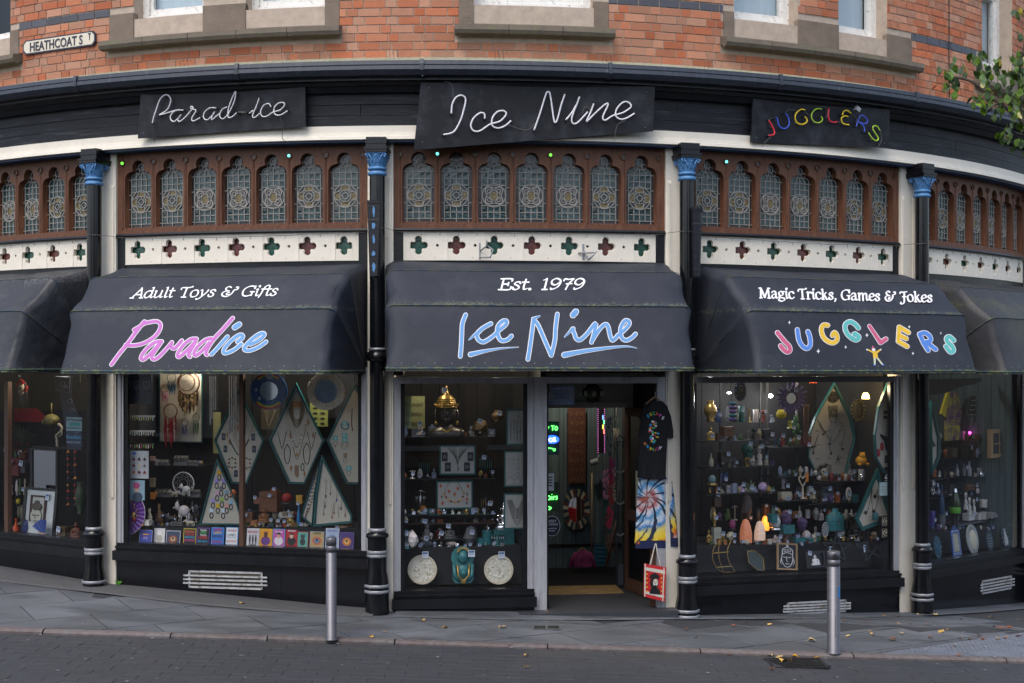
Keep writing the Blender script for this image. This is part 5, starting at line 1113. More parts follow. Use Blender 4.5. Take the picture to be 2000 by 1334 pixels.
def f_doll(b,w,h):
    b.lathe([(w*.42,0),(w*.3,h*.25),(w*.2,h*.5),(w*.14,h*.6)],10).ball((0,0,h*.78),(w*.3,w*.26,h*.2),10)
    for s in (-1,1): b.tube([(s*w*.16,0,h*.55),(s*w*.36,-w*.1,h*.4),(s*w*.2,-w*.2,h*.3)],w*.07,5); b.ball((s*w*.11,-w*.23,h*.78),(w*.07,w*.05,h*.05),6,1)
    b.ball((0,-w*.25,h*.70),(w*.08,w*.03,h*.015),5,1)
def f_stand(b,w,h): b.lathe([(w*.4,0),(w*.38,h*.05),(w*.06,h*.08),(w*.05,h*.9)],10); b.tube([(-w*.5,0,h*.85),(0,0,h*.95),(w*.5,0,h*.85)],w*.04,5); [b.tube([(x*w,-w*.03,h*.86),(x*w*1.02,-w*.06,h*.5),(x*w*.98,-w*.04,h*.3)],w*.02,4,1) for x in (-.4,-.25,-.1,.12,.28,.42)]
KIND={'buddha': (f_buddha,'buddha_figurine','figurine'),'wolf': (f_wolf,'wolf_figurine','figurine'),'beast': (f_beast,'animal_figurine','figurine'),'skull': (f_skull,'skull_ornament','skull'),'crystal': (f_crystal,'crystal_cluster','crystal'),'rock': (f_rock,'geode','crystal'),'vase': (f_vase,'vase','vase'),'bottle': (f_bottle,'bottle','bottle'),'box': (f_box,'trinket_box','box'),'cup': (f_cup,'tankard','cup'),'dome': (f_dome,'glass_ball','ornament'),'hand': (f_hand,'hand_ornament','ornament'),'tray': (f_tray,'jewellery_tray','tray'),'frog': (f_frog,'frog_figurine','figurine'),'doll': (f_doll,'doll_figurine','figurine'),'stand': (f_stand,'jewellery_stand','stand')}
PARTN={'buddha': 'statue','tray': 'trays','dome': 'ball','stand': 'stand'}
def good(kind,src,x,y,w,h,cols,label,d=.45,tagp=None,group=None,turn=0):
    fn,nm,cat=KIND[kind]; T,s=sp(src,x,y,d,nm,label,cat,group,turn=turn)
    put(T,s,lambda b: fn(b,w,h),PARTN.get(kind,'body'),[mm(c) for c in cols],flat=False)
    if tagp: ptag(T,s,tagp[0]*w,tagp[1]*h,-w*.5-2,*([tagp[2]]*2 if len(tagp) > 2 else (12,12)),r=.2)
    return T,s
def shelf(src,x0,x1,y,d,depth,label,m='shelf_dark',t=5):
    T,s=sp(src,(x0+x1)/2,y,d,'display_shelf',label,'shelf'); w=x1-x0; mb=MB(s.fx,1,s.u); mb.box(-w/2,w/2,0,depth,-t,0); mb.build('board',m,T); return T
# ================= bay 1
M1=Bm(1); z1=sills[1][0]
def plinth(b,x0,x1,d0,d1,z0,z1_,label,d2=1.0):
    T=thing('display_plinth',label,'plinth',Bm(b)); m=MB(); m.add([(x0,d0,z0[0]),(x1,d0,z0[1]),(x1,d1,z1_[1]),(x0,d1,z1_[0]),(x0,d2,z1_[0]),(x1,d2,z1_[1]),(x0,d2,z0[0]),(x1,d2,z0[1])],[(0,1,2,3),(3,2,5,4),(0,3,4,6),(1,7,5,2)]); m.build('cloth','black_cloth',T)
def zat(b,px,py,d): return hit_plane(px,py,Bm(b,d))[2]
plinth(1,sx_(247,1),HW-.14,.32,.36,(z1,z1),(zat(1,300,1028,.36),zat(1,650,1030,.36)),'long low black cloth covered step behind the greeting cards')
# jewellery diamonds
def lozenge(src,pts,d,label,content,frame_m='teal_frame',inner='linen',name='jewellery_case',t=12,depth=16,cat='display case',group='teal framed cases of jewellery'):
    cx=sum(p[0] for p in pts)/len(pts); yb=max(p[1] for p in pts); T,s=sp(src,cx,yb,d,name,label,cat,group); q=[(p[0]-cx,yb-p[1]) for p in pts]
    c=(sum(p[0] for p in q)/len(q),sum(p[1] for p in q)/len(q))
    def ins(q,t):
        out=[]; n=len(q); ar=sum(q[i][0]*q[(i+1) % n][1]-q[(i+1) % n][0]*q[i][1] for i in range(n)); sg=1 if ar > 0 else -1
        for i in range(n):
            a,b,c_=Vector(q[i-1]),Vector(q[i]),Vector(q[(i+1) % n]); e1=(b-a).normalized(); e2=(c_-b).normalized(); n1=Vector((-e1.y,e1.x))*sg; n2=Vector((-e2.y,e2.x))*sg; k=(n1+n2).normalized(); out.append(b+k*t/max(.35,k.dot(n1)))
        return [(v.x,v.y) for v in out]
    o,i2,i1=q,ins(q,t*.55),ins(q,t); mb=MB(s.fx,s.u,s.u); n=len(q)
    for A_,B_,ya,yb_ in ((o,i2,-depth,-depth),(i2,i1,-depth,-depth*.7),(i1,i1,-depth*.7,-2),(o,o,0,-depth)):
        mb.add([(p[0],ya,p[1]) for p in A_]+[(p[0],yb_,p[1]) for p in B_],[(k,(k+1) % n,n+(k+1) % n,n+k) for k in range(n)])
    mb.build('frame',frame_m,T); mb=MB(s.fx,s.u,s.u); mb.poly(i1,-2,0); mb.build('lining',inner,T)
    content(T,s,cx,yb); return T,s
mat('teal_frame',(.010,.085,.085),.4,var=.2); mat('linen',(.50,.46,.38),.85,var=.08,scale=20); mat('linen_grey',(.33,.33,.31),.85,var=.08,scale=20); mat('copper',(.35,.17,.07),.35,metal=.7,var=.3); mat('bone',(.50,.45,.34),.7,var=.25,scale=30); mat('amethyst',(.08,.045,.12),.3,var=.4,scale=40); mat('quartz',(.55,.50,.50),.25,var=.3,scale=30); mat('turquoise',(.025,.16,.175),.4,var=.3,scale=25)
def chain(T,s,cx,yb,pts,r,m,name='necklace',y=-4,n=6): # pts in source pixels
    mb=MB(s.fx,s.u,s.u); mb.tube(smooth_pts([(a-cx,y,yb-c) for a,c in pts],n),r,4); mb.build(name,mm(m),T)
def beads(T,s,cx,yb,pts,r,m,name='beads',y=-4,n=3,k=6):
    mb=MB(s.fx,s.u,s.u); [mb.ball(p,r,k) for p in smooth_pts([(a-cx,y,yb-c) for a,c in pts],n)]; mb.build(name,mm(m),T)
def tags(T,s,cx,yb,L,w,h,m,name='label_card',m2=None,y=-4):
    for a,c in L: mb=MB(s.fx,s.u,s.u); mb.box(a-cx-w/2,a-cx+w/2,y,-2,yb-c-h/2,yb-c+h/2,0); mb.ring(a-cx,yb-c,w*.18,w*.26,y-1,y,1,8); mb.build(name,[mm(m),mm(m2 or 'bone')],T)
def drop(T,s,cx,yb,L,w,h,m,name='pendant',y=-5):
    for a,c in L: mb=MB(s.fx,s.u,s.u); mb.poly([(a-cx,yb-c+h/2),(a-cx-w/2,yb-c),(a-cx,yb-c-h/2),(a-cx+w/2,yb-c)],y,-2); mb.build(name,mm(m),T)
def c_left(T,s,cx,yb):
    chain(T,s,cx,yb,[(850,510),(875,560),(912,610),(945,570),(980,505)],3.5,'1a1a1c'); chain(T,s,cx,yb,[(870,470),(900,540),(935,590),(985,480),(1010,400)],1.2,'copper'); chain(T,s,cx,yb,[(880,350),(890,480),(930,530),(960,430),(965,340)],1.2,'wire_grey')
    tags(T,s,cx,yb,[(810,490),(822,572),(1008,490),(1014,570),(893,735)],24,46,'2b333c',m2='8a98a6'); drop(T,s,cx,yb,[(835,480),(850,520),(905,430)],14,50,'copper')
    for a,c in ((868,665),(965,665)): beads(T,s,cx,yb,[(a-20,c-26),(a,c-34),(a+20,c-26),(a+22,c),(a+20,c+26),(a,c+32),(a-20,c+26),(a-22,c),(a-20,c-26)],7,'8a6a48','carved_pendant',n=1)
    chain(T,s,cx,yb,[(885,350),(900,380),(930,380),(925,340)],2,'wire_grey','bangle')
def c_mid(T,s,cx,yb):
    for k in range(7): a=50-k*4; chain(T,s,cx,yb,[(478-a,300-k*14),(478-a*.9,350+0*k),(478,420+a*.2-k*9),(478+a*.9,350),(478+a,300-k*14)],1.6,['copper','7a9a98','9a7a5a'][k % 3])
    chain(T,s,cx,yb,[(478,180),(440,260),(415,330)],1.6,'8a7a5a'); chain(T,s,cx,yb,[(478,180),(515,250),(545,330)],1.6,'8a7a5a')
    beads(T,s,cx,yb,[(438,450),(455,520),(478,560),(503,510),(535,410)],3.5,'7a6a4c'); chain(T,s,cx,yb,[(455,560),(478,640),(505,570),(555,360)],1.3,'copper')
    for a,c,w,h in ((380,510,28,55),(577,510,28,55)): chain(T,s,cx,yb,[(a-w,c-h),(a-w*.6,c),(a,c+h),(a+w*.6,c),(a+w,c-h)],1.8,'6a5a50'); drop(T,s,cx,yb,[(a,c+h+4)],9,14,'a08080')
    for a,c,w,h in ((415,605,20,65),(545,600,22,72),(517,690,10,26)): chain(T,s,cx,yb,[(a,c-h),(a-w,c-h*.3),(a-w*.7,c+h*.7),(a,c+h),(a+w*.7,c+h*.7),(a+w,c-h*.3),(a,c-h)],2.2,'4a3c34','bracelet')
    tags(T,s,cx,yb,[(478,272)],48,40,'b07a3a'); tags(T,s,cx,yb,[(480,340)],30,60,'c8c8c4'); drop(T,s,cx,yb,[(440,700),(436,480),(555,390),(530,735),(588,480)],14,46,'copper'); drop(T,s,cx,yb,[(478,610)],22,26,'gold')
    mb=MB(s.fx,s.u,s.u); [mb.box(x-478+478-cx-1,x-cx+1,-5,-2,yb-765+abs(x-480)*1.4,yb-680) for x in range(466,496,5)]; mb.build('fringe','copper',T)
def c_right(T,s,cx,yb):
    tags(T,s,cx,yb,[(800,400),(798,480),(735,500),(800,510),(825,700)],34,30,'5aa8a8',m2='d8e0e0'); chain(T,s,cx,yb,[(775,400),(780,430),(800,440),(822,430),(822,400)],4,'2f7fa8')
    for a,c,r in ((735,535,14),(797,545,24),(797,540,14),(802,650,13),(825,735,14)): mb=MB(s.fx,s.u,s.u); mb.ring(a-cx,yb-c,r-1.6,r,-4,-2,n=16,q=1.2); mb.build('bracelet',mm('5c6a66'),T)
    tags(T,s,cx,yb,[(802,615)],22,30,'8a6a48'); drop(T,s,cx,yb,[(737,555)],10,12,'wire_grey'); chain(T,s,cx,yb,[(848,300),(845,400),(852,450)],3,'6a4a30')
lozenge('L',[(912,165),(1082,515),(970,802),(865,802),(750,515)],.50,'teal edged diamond jewellery case with dark cords, behind the brown mullion',c_left)
lozenge('R',[(478,128),(662,515),(535,803),(428,803),(296,515)],.50,'teal edged diamond jewellery case full of necklaces, between the two round mirrors',c_mid)
lozenge('R',[(868,128),(1052,515),(925,805),(812,805),(682,515)],.50,'teal edged diamond jewellery case with turquoise bracelets, cut off by the window frame',c_right)
def c_tri1(T,s,cx,yb):
    L=[(782,730,'d8a020'),(765,785,'9a86c8'),(812,785,'9a86c8'),(795,835,'6a6a72'),(768,868,'c8a0b8'),(830,860,'7a9ab0'),(740,918,'a898d0'),(800,910,'9ab860'),(772,952,'d8b830'),(860,925,'8ab0c8'),(832,950,'d8a090'),(730,985,'c8d8e0'),(808,985,'c8d8e0')]
    for a,c,m in L: mb=MB(s.fx,s.u,s.u); mb.ell(a-cx,yb-c,14,17,-5,-2,0,10); mb.ring(a-cx,yb-c-32,9,13,-6,-2,1,12,q=1.7); mb.build('keyring',[mm(m),mm('1e1e22')],T)
def c_tri2(T,s,cx,yb):
    for k,(a,c,l,m) in enumerate(((672,880,110,'30303a'),(703,862,90,'copper'),(745,905,70,'2a5aa0'),(775,960,60,'40444c'),(658,1000,90,'copper'),(668,950,60,'30303a'),(715,1020,80,'copper'),(757,1010,60,'aeb0b4'),(802,1005,60,'copper'),(728,990,70,'copper'))): mb=MB(s.fx,s.u,s.u); mb.tube([(a-cx-3,-3,yb-c+l),(a-cx,-3,yb-c)],.8,3,1).tube([(a-cx+9,-3,yb-c+l),(a-cx,-3,yb-c)],.8,3,1); mb.poly([(a-cx-6,yb-c),(a-cx+6,yb-c),(a-cx,yb-c-20)],-6,-2,0); mb.build('pendant',[mm(m),mm('8a7a60')],T)
lozenge('L',[(768,640),(905,930),(945,1075),(650,1080)],.40,'teal edged triangular case hung with coloured keyrings, left of the mullion',c_tri1,t=10)
lozenge('R',[(648,612),(852,1010),(850,1060),(590,1092),(606,880)],.36,'teal edged triangular case of small pendants, right end of the window',c_tri2,t=14)
def c_side(T,s,cx,yb): beads(T,s,cx,yb,[(600,760),(575,860),(545,990),(535,1040)],7,'7a6a86',n=5); beads(T,s,cx,yb,[(612,720),(590,860),(565,960),(540,1010)],6,'9a7a5a',n=5)
lozenge('R',[(640,630),(600,880),(585,1085),(510,1020),(560,860)],.42,'narrow teal edged side case with thick bead strings',c_side,t=7)
# round mirrors
mat('mosaic_blue',(.02,.08,.26),.25,var=.6,scale=60); mat('driftwood',(.62,.56,.45),.7,var=.25,scale=30)
T,s=sp('R',292,308,.22,'round_mirror','round mirror in a dark blue frame painted with rainbows and stars','mirror'); R_=124
put(T,s,lambda b: b.ring(0,R_,62,R_,-8,0,0,36),'frame','mosaic_blue')
for k,c in enumerate(('b02818','d87818','d8c020','2f8a40')): put(T,s,lambda b: (b.ring(0,R_,R_-10-k*7,R_-4-k*7,-9,-8,0,16,.9,2.3),b.ring(0,R_,R_-10-k*7,R_-4-k*7,-9,-8,0,16,3.9,5.5)),'rainbow_band',pm(c))
put(T,s,lambda b: b.ell(0,R_,62,62,-2,0,0,30),'glass','mirror')
for x,z in ((-82,8),(-60,-48)): put(T,s,lambda b: b.poly([(x+(16 if k % 2 == 0 else 6)*sin(k*pi/5),R_+z+(16 if k % 2 == 0 else 6)*cos(k*pi/5)) for k in range(10)],-10,-8),'star',pm('a8b8d0'))
random.seed(4)
for k in range(26): a=random.uniform(0,2*pi); r=random.uniform(72,116); put(T,s,lambda b: b.ell(r*cos(a),R_+r*sin(a),6,5,-9.5,-8,0,5,a),'tessera',pm(['1a4a8a','2a6ab0','14306a','2a8a9a'][k % 4]))
ptag(T,s,10,R_*2-24,-12,34,34,.1)
T,s=sp('R',674,312,.22,'round_mirror','round mirror with a pale driftwood frame of radiating slats','mirror'); R_=127
for k in range(72): a=2*pi*k/72; put(T,s,lambda b: setattr(b,'T',Matrix.Translation((0,0,R_)) @ Matrix.Rotation(-a,4,'Y')) or b.box(82,125+random.uniform(-2,2),-10+random.uniform(-1.5,1.5),0,-4.6,4.6),'slat','driftwood')
put(T,s,lambda b: (b.ell(0,R_,82,82,-2,0,0,30),b.ring(0,R_,80,86,-12,0,1,30)),'glass',['mirror','driftwood'])
# wind chimes
for src,x,y0,L,lab in (('L',740,20,((-18,340),(-6,300),(6,240),(20,240)),'slim silver wind chime hanging left of the teal diamond'),('L',874,20,((-24,395),(-8,385),(10,370),(24,325)),'larger silver wind chime hanging beside the mullion')):
    T,s=sp(src,x,y0+50,.3,'wind_chime',lab,'wind chime'); put(T,s,lambda b: b.lathe([(30,0),(30,6),(6,10)],14),'top_disc','wire_black',False)
    for dx,l in L: put(T,s,lambda b: b.lathe([(5.5,-l),(5.5,-12)],8,(dx,-4,0)),'tube','chrome',False); put(T,s,lambda b: b.tube([(dx,-4,-12),(dx*.8,0,0)],.8,3),'cord','wire_grey',False)
# dreamcatcher board
T,s=sp('L',524,527,.72,'display_board','teal framed cream board behind the dreamcatchers','display board'); put(T,s,lambda b: frame_rect(b,288,470,7),'board',['teal_frame','linen'])
def dream(src,x,y,r,ring_m,feath,label,d=.6,n=6,fl=2.2,moon=False):
    T,s=sp(src,x,y,d,'dreamcatcher',label,'dreamcatcher','dreamcatchers hung in the left window')
    put(T,s,lambda b: b.tube([(r*cos(a*pi/12),0,r*sin(a*pi/12)) for a in range(24)],r*.06+1,6,closed=True),'hoop',mm(ring_m),False)
    if moon: put(T,s,lambda b: (b.tube([(-r*.14+r*.72*cos(a*pi/12),-2,r*.05+r*.72*sin(a*pi/12)) for a in range(24)],4,5,closed=True),b.tube([(-r*.14+r*.68*sin(a*4*pi/5),-2,r*.68*cos(a*4*pi/5)) for a in range(5)],1.1,3,closed=True)),'inner_hoop','brown_wood',False)
    web=MB(s.u)
    for k in range(3):
        q=r*(.97-.27*k); web.tube([(q*(1 if j % 2 == 0 else .82)*cos(j*pi/8+k*.2),0,q*(1 if j % 2 == 0 else .82)*sin(j*pi/8+k*.2)) for j in range(16)],.7,3,closed=True)
    if not moon: web.build('web','bone',T)
    random.seed(int(x))
    for k in range(n):
        fx=r*(-.9+1.8*(k+.5)/n); l=r*fl*random.uniform(.6,1.05); w=r*.16; z0=-sqrt(max(0,r*r-fx*fx)); b=MB(s.u); pts=[]
        for t in range(7): tt_=t/6; b_w=w*sin(pi*min(1,tt_*.8+.12))*random.uniform(.8,1.2); pts.append((fx+random.uniform(-2,2),z0-l*tt_,b_w))
        b.add([(p[0]-p[2],-2+random.uniform(-3,0),p[1]) for p in pts]+[(p[0]+p[2],-5+random.uniform(-3,3),p[1]) for p in pts],[(i,i+1,i+8,i+7) for i in range(6)]); b.build('feather',mm(feath[k % len(feath)]),T)
dream('L',575,130,78,'brown_wood',['6a5438','8a7450','3a2c20','9a8460'],'large dreamcatcher with a moon ring and brown feathers',n=11,fl=1.9,moon=True)
dream('L',455,318,48,'5a1e22',['8a1420','a01c28','b8b0a8','7a1018','a8202c'],'dreamcatcher with a dark ring and long scarlet feathers',n=9,fl=4.2)
dream('L',463,95,32,'5a6a6a',['0f4a6a','14607a','0f3a5a'],'dreamcatcher with petrol blue feathers, above the scarlet one',n=6,fl=3.0)
dream('L',418,165,24,'8a6a48',['b01880','c83a98'],'little dreamcatcher with hot pink feathers',n=4,fl=4.0)
dream('L',627,357,24,'4a5a3a',['1c4a26','2a6034','16381c'],'small dreamcatcher with dark green feathers',n=5,fl=5)
dream('L',551,392,22,'30344a',['14145a','1c1c6a'],'small dreamcatcher with navy feathers',n=4,fl=4.5)
T,s=sp('L',541,872,.62,'dreamcatcher','white ringed dreamcatcher standing among pale dragons','dreamcatcher','dreamcatchers hung in the left window')
put(T,s,lambda b: b.tube([(76*cos(a*pi/14),0,72+74*sin(a*pi/14)) for a in range(28)],3.5,6,closed=True),'hoop','print_white',False)
for k in range(3): put(T,s,lambda b: b.tube([((70-18*k)*(1 if j % 2 == 0 else .84)*cos(j*pi/9+k*.2),0,72+(70-18*k)*(1 if j % 2 == 0 else .84)*sin(j*pi/9+k*.2)) for j in range(18)],1,3,closed=True),'web','print_white',False)
# left side of bay 1
T,s=sp('L',237,270,.8,'bunting_panel','dark blue panel hung with shield shaped trinket cards','display board'); put(T,s,lambda b: b.box(-100,92,-2,0,0,210),'panel',pm('1d2536'))
for k,x in enumerate((-72,-8,60)): put(T,s,lambda b: (b.poly([(x-26,155),(x+26,155),(x+26,110),(x,85),(x-26,110)],-4,-2),b.ring(x,132,8,13,-6,-4,1,10)),'pennant',[pm('6a6c7c'),pm('5a2030')]); put(T,s,lambda b: b.tube([(x,-3,85),(x+2,-3,60)],3,5),'charm','copper')
put(T,s,lambda b: [b.ball((-60+k*11,-4,-10+k*k*.45),3.5,5) for k in range(12)],'bead_string','copper')
for k,(y,cs) in enumerate(((380,('c8b870','b8b8b8','d0c878')),(480,('c8c8c0','b8b49a','d0d0d0')),(565,('b04848','6a9a60','d0c070','c8c8d0')))):
    T,s=sp('L',243,y,.8,'hook_rail','rail of small hanging keyrings, '+('uppermost of three at the left','middle of three at the left','lowest of three at the left')[k],'rail'); put(T,s,lambda b: b.box(-104,104,0,10,22,34),'rail','interior_pale' if k < 2 else 'shelf_dark')
    for j in range(14): put(T,s,lambda b: b.box(-98+j*15-3,-98+j*15+2,-8,-4,0 if j % 3 else 6,24),'keyring',pm(cs[j % len(cs)]))
T,s=sp('L',224,768,.45,'stone_chart','white card showing twelve coloured drop shaped stones','card'); put(T,s,lambda b: b.box(-84,84,0,3,0,185),'card',pm('aeb0b4'))
for j in range(12):
    x,z=-50+(j % 4)*36,128-(j//4)*44; put(T,s,lambda b: (b.ell(x,z,9,8,-3,0,0,10),b.poly([(x-7,z+4),(x+7,z+4),(x,z+15)],-3,0)),'stone',pm(['5a1020','7a1428','4a0c18','14141a','4a1014','7a1018','c8b890','6a6a6a','8a3a2a','b85a18','6a1414','8a1818'][j]))
put(T,s,lambda b: b.ell(-10,168,12,9,-2,0,0,8),'emblem',pm('2a6ac0'))
T,s=sp('L',230,912,.5,'portrait_card','card with a pink haired head on pale blue','card'); put(T,s,lambda b: b.box(-52,52,0,3,0,132),'card',pm('8aa8b8')); put(T,s,lambda b: (b.ell(0,78,18,26,-2,0,0),b.ell(-2,98,22,20,-3,-2,1),b.ell(4,20,34,34,-2,0,2,12),b.ell(-7,78,3,2,-4,-3,3,6),b.ell(8,78,3,2,-4,-3,3,6)),'picture',[pm('c8a898'),pm('b04a78'),pm('3a4a5a'),pm('20202a')])
T,s=sp('L',150,1140,.28,'folding_fan','large open purple fan with gold crescent pattern, left corner of the window','fan'); mat('fan_purple',(.09,.02,.20),.5,var=.2)
for k in range(16): a0,a1=-.2+k*.21,-.2+(k+1)*.21; put(T,s,lambda b: b.add([(0,0,145),(138*sin(a0),-6,145+150*cos(a0)),(138*sin((a0+a1)/2),-12,145+152*cos((a0+a1)/2)),(138*sin(a1),-6,145+150*cos(a1))],[(0,1,2),(0,2,3)]),'leaf','fan_purple') if k > -1 else None
put(T,s,lambda b: b.tube([(139*sin(a*.12-.2),-9,145+151*cos(a*.12-.2)) for a in range(28)],2.5,4),'rim',pm('b8b0c0')); put(T,s,lambda b: [b.ball((86*sin(a*.14+.1)-a % 3*6,-12,145+96*cos(a*.14+.1)),5,6) for a in range(18)],'gilt_pattern','gold'); put(T,s,lambda b: (b.ball((62,-14,130),(16,6,22),8),b.ball((70,-14,100),(10,6,14),6,1)),'motif',['gold',pm('a02018')])
for (x0,x1,y,d,lab) in ((345,690,680,.62,'dark shelf of jewellery trays under the dreamcatcher board'),(340,660,890,.58,'dark shelf carrying the white dreamcatcher and pale dragons')): shelf('L',x0,x1,y,d,.35,lab)
for a in (('tray',400,680,100,44,'grey tray of earrings on the upper shelf'),('tray',530,680,100,80,'taller grey tray of rings on the upper shelf, in the middle'),('tray',610,680,66,40,'small grey tray on the upper shelf, right end'),('tray',410,890,120,60,'slanted grey trays on the lower shelf, left'),('tray',620,890,80,60,'grey trays on the lower shelf, right')): good(a[0],'L',a[1],a[2],a[3],a[4],['6a6a68','bone'],a[5],.64)
good('beast','L',480,890,80,46,['bone'],'small pale running wolf before the white dreamcatcher, left',.56,(.1,.8)); good('beast','L',560,885,90,90,['c8c8c4'],'pale dragon in front of the white dreamcatcher',.55,(-.3,.4))
good('wolf','L',318,1065,54,108,['bone'],'pale grey seated wolf, left end of the step',.42); good('wolf','L',382,1060,54,138,['8a6a48'],'tan howling wolf on the step',.45,(.4,.3)); good('beast','L',455,1070,120,70,['26262a'],'black dragon lying low on the step',.40,(-.2,.9))
good('beast','L',545,1060,130,150,['quartz'],'big pale winged dragon in the middle of the step',.5,(-.25,.2)); good('beast','L',590,1085,90,46,['bone'],'small cream beast lying by the teal triangle',.38,(0,.9)); good('beast','L',625,1030,70,120,['30323c'],'dark dragon with lifted wings behind the cream beast',.55)
good('box','L',290,1080,70,36,['c0bfb8'],'small white tray box at the left end of the step',.38); good('tray','L',500,1082,90,30,['4a4a4c','bone'],'low dark tray on the front of the step',.36)
good('box','L',335,650,30,30,['b08878'],'tiny pink box on the wooden cabinet',.85); good('box','L',338,905,30,44,['c87a28'],'small orange box beside the portrait card',.8); good('box','L',336,825,34,60,['8a7a60'],'upright tan box above the orange box',.82)
# trinkets on the right of bay 1
good('dome','L',872,892,54,54,['c06a38','brown_wood'],'orange ball on a wooden foot beside the keyring case',.42)
for a in (('rock','L',770,1085,90,46,['c89878'],'flat salmon coloured stone at the foot of the keyring case'),('box','L',838,1082,50,44,['4a2c1c'],'dark brown box by the mullion foot'),('crystal','L',870,1050,60,60,['bone'],'pale coral ornament left of the mullion'),('rock','R',20,1060,80,90,['bone'],'large pale shell ornament beside the mullion'),
  ('box','R',155,1060,70,70,['6a4428'],'wooden casket just right of the mullion'),('box','R',145,1040,40,24,['c8b428'],'small yellow pack on the casket'),('frog','R',200,1092,80,50,['a06a3c'],'light wooden frog near the mullion'),('buddha','R',258,1060,88,100,['8a5a30'],'laughing wooden buddha in the middle of the step'),
  ('doll','R',255,1092,28,44,['gold','wire_black'],'tiny golden imp in front of the wooden buddha'),('doll','R',305,1092,34,54,['b88a30','wire_black'],'small gilded hooded doll'),('skull','R',352,1095,46,62,['6a5a38','wire_black'],'bronze skull in the row of trinkets'),('doll','R',392,1096,36,44,['b03820','d8b030'],'small red hooded doll beside the gold buddha'),
  ('buddha','R',435,1096,60,110,['gold'],'shining golden seated buddha'),('frog','R',482,1096,32,40,['gold'],'tiny gold frog beside the golden buddha'),('rock','R',530,1092,60,24,['a8a098'],'pebbled grey stone at the step edge'),('box','R',300,985,124,130,['6a4024'],'large dark wooden chest at the back of the step'),
  ('box','R',328,888,40,50,['8a4a28'],'small upright wooden block on the big chest'),('dome','R',410,935,86,74,['8a1414','wire_black'],'red globe with black spots behind the chest'),('box','R',225,935,60,40,['8a5a40'],'small striped pot shaped box left of the chest'),('bottle','R',490,1080,26,150,['2a7ab0'],'tall blue incense bottle by the teal side case'),
  ('box','R',497,935,40,56,['c8942a'],'mustard carton on the blue bottle'),('tray','R',420,1030,80,50,['a89c88','bone'],'pale tray of rings behind the golden buddha'),('doll','R',830,1080,44,92,['8a5428','wire_black'],'wooden doll at the right end of the step'),('rock','R',640,1104,110,14,['b05a3c'],'flat orange mat stone in front of the pendant case'),('rock','R',790,1100,130,20,['c0a08a'],'cream and pink rolled scarf at the right end')):
    good(a[0],a[1],a[2],a[3],a[4],a[5],a[6],a[7],.48 if a[3] > 1040 else .58,(random.uniform(-.3,.3),random.uniform(.7,1.1),22) if random.random() < .6 else None)
T,s=sp('R',625,420,.95,'display_board','green board of small dark jewellery seen between the mirrors','display board'); put(T,s,lambda b: b.box(-60,60,0,4,0,200),'board',pm('8f9a58'))
for k in range(10): put(T,s,lambda b: b.ball(((k % 2)*50-25,-3,20+k//2*34),(16,4,8),6),'brooch',pm('3a3a2e'))
T,s=sp('R',300,440,.95,'display_board','dim board of hanging chains below the rainbow mirror','display board'); put(T,s,lambda b: b.box(-60,60,0,4,0,150),'board',pm('4a4634')); [chain(T,s,0,0,[(-40+k*10,-130),(-10,-30+k*6),(30+k*4,-130)],1.3,'8a8068') for k in range(4)]
T,s=sp('L',760,600,.95,'display_board','cream board seen behind the left diamond case','display board'); put(T,s,lambda b: b.box(-20,30,0,4,0,275),'board',pm('8a8a5e'))
# ================= bay 2 window
xL2=-HW+.12
plinth(2,xL2,xb-.1,.34,.40,(sills[2][0],sills[2][0]),(zat(2,850,1071,.4),zat(2,950,1067,.4)),'sloping black cloth plinth in the window left of the door')
T,s=sp('M',738,1128,.16,'plinth_side','grey cloth covered side panel at the right of the window by the door','panel'); put(T,s,lambda b: b.add([(-26,260,200),(30,0,-10),(30,0,290),(-26,260,300)],[(0,1,2,3)]),'panel',pm('23262e'))
for x,lab in ((222,'round mother of pearl plate, left of the turquoise statue'),(613,'round mother of pearl plate, right of the turquoise statue')):
    T,s=sp('M',x,1130,.19,'shell_plate',lab,'plate','mother of pearl plates on the black plinth',lean=.2); random.seed(int(x)); mat('pearl',(.60,.58,.50),.16,var=.3,scale=60,coat=.5) if 'pearl' not in MT else None
    put(T,s,lambda b: (b.ell(0,76,75,75,-4,0,0,36),b.ring(0,76,64,75,-9,-4,1,36)),'plate',['pearl','bone'])
    for k in range(70):
        r=62*sqrt(random.random()); a=random.uniform(0,6.28); q=random.uniform(3,9)
        put(T,s,lambda b: setattr(b,'T',Matrix.Translation((r*cos(a),-5,76+r*sin(a))) @ Matrix.Rotation(random.uniform(-.5,.5),4,'X') @ Matrix.Rotation(random.uniform(0,3),4,'Y')) or b.box(-q,q,-2,2,-q*.5,q*.6),'shell_chip',['pearl','pearl','bone'][k % 3]) if k < 60 else None
    ptag(T,s,16,150,-12,32,34)
T,s=sp('M',430,1122,.22,'buddha_statue','turquoise and gold statue of a haloed figure on the black plinth','statue',lean=.12)
def f_tq(b):
    b.ring(-2,130,30,58,-6,4,0,24); b.poly([(-54,100),(54,100),(54,20),(38,0),(-38,0),(-54,20)],-16,0,0); b.ball((0,-22,132),(26,22,34),12); b.ball((0,-45,128),(4,6,8),6); b.ball((0,-40,113),(9,5,3),6)
    for s_ in (-1,1): b.ball((s_*12,-41,136),(7,3,3),6); b.tube([(s_*46,-20,95),(s_*44,-26,40),(s_*16,-26,16)],10,7); b.ball((s_*28,-14,130),(4,6,14),6)
    b.ball((0,-20,60),(34,12,36),12); b.ball((0,-34,52),(15,8,15),10)
put(T,s,f_tq,'figure','turquoise',False)
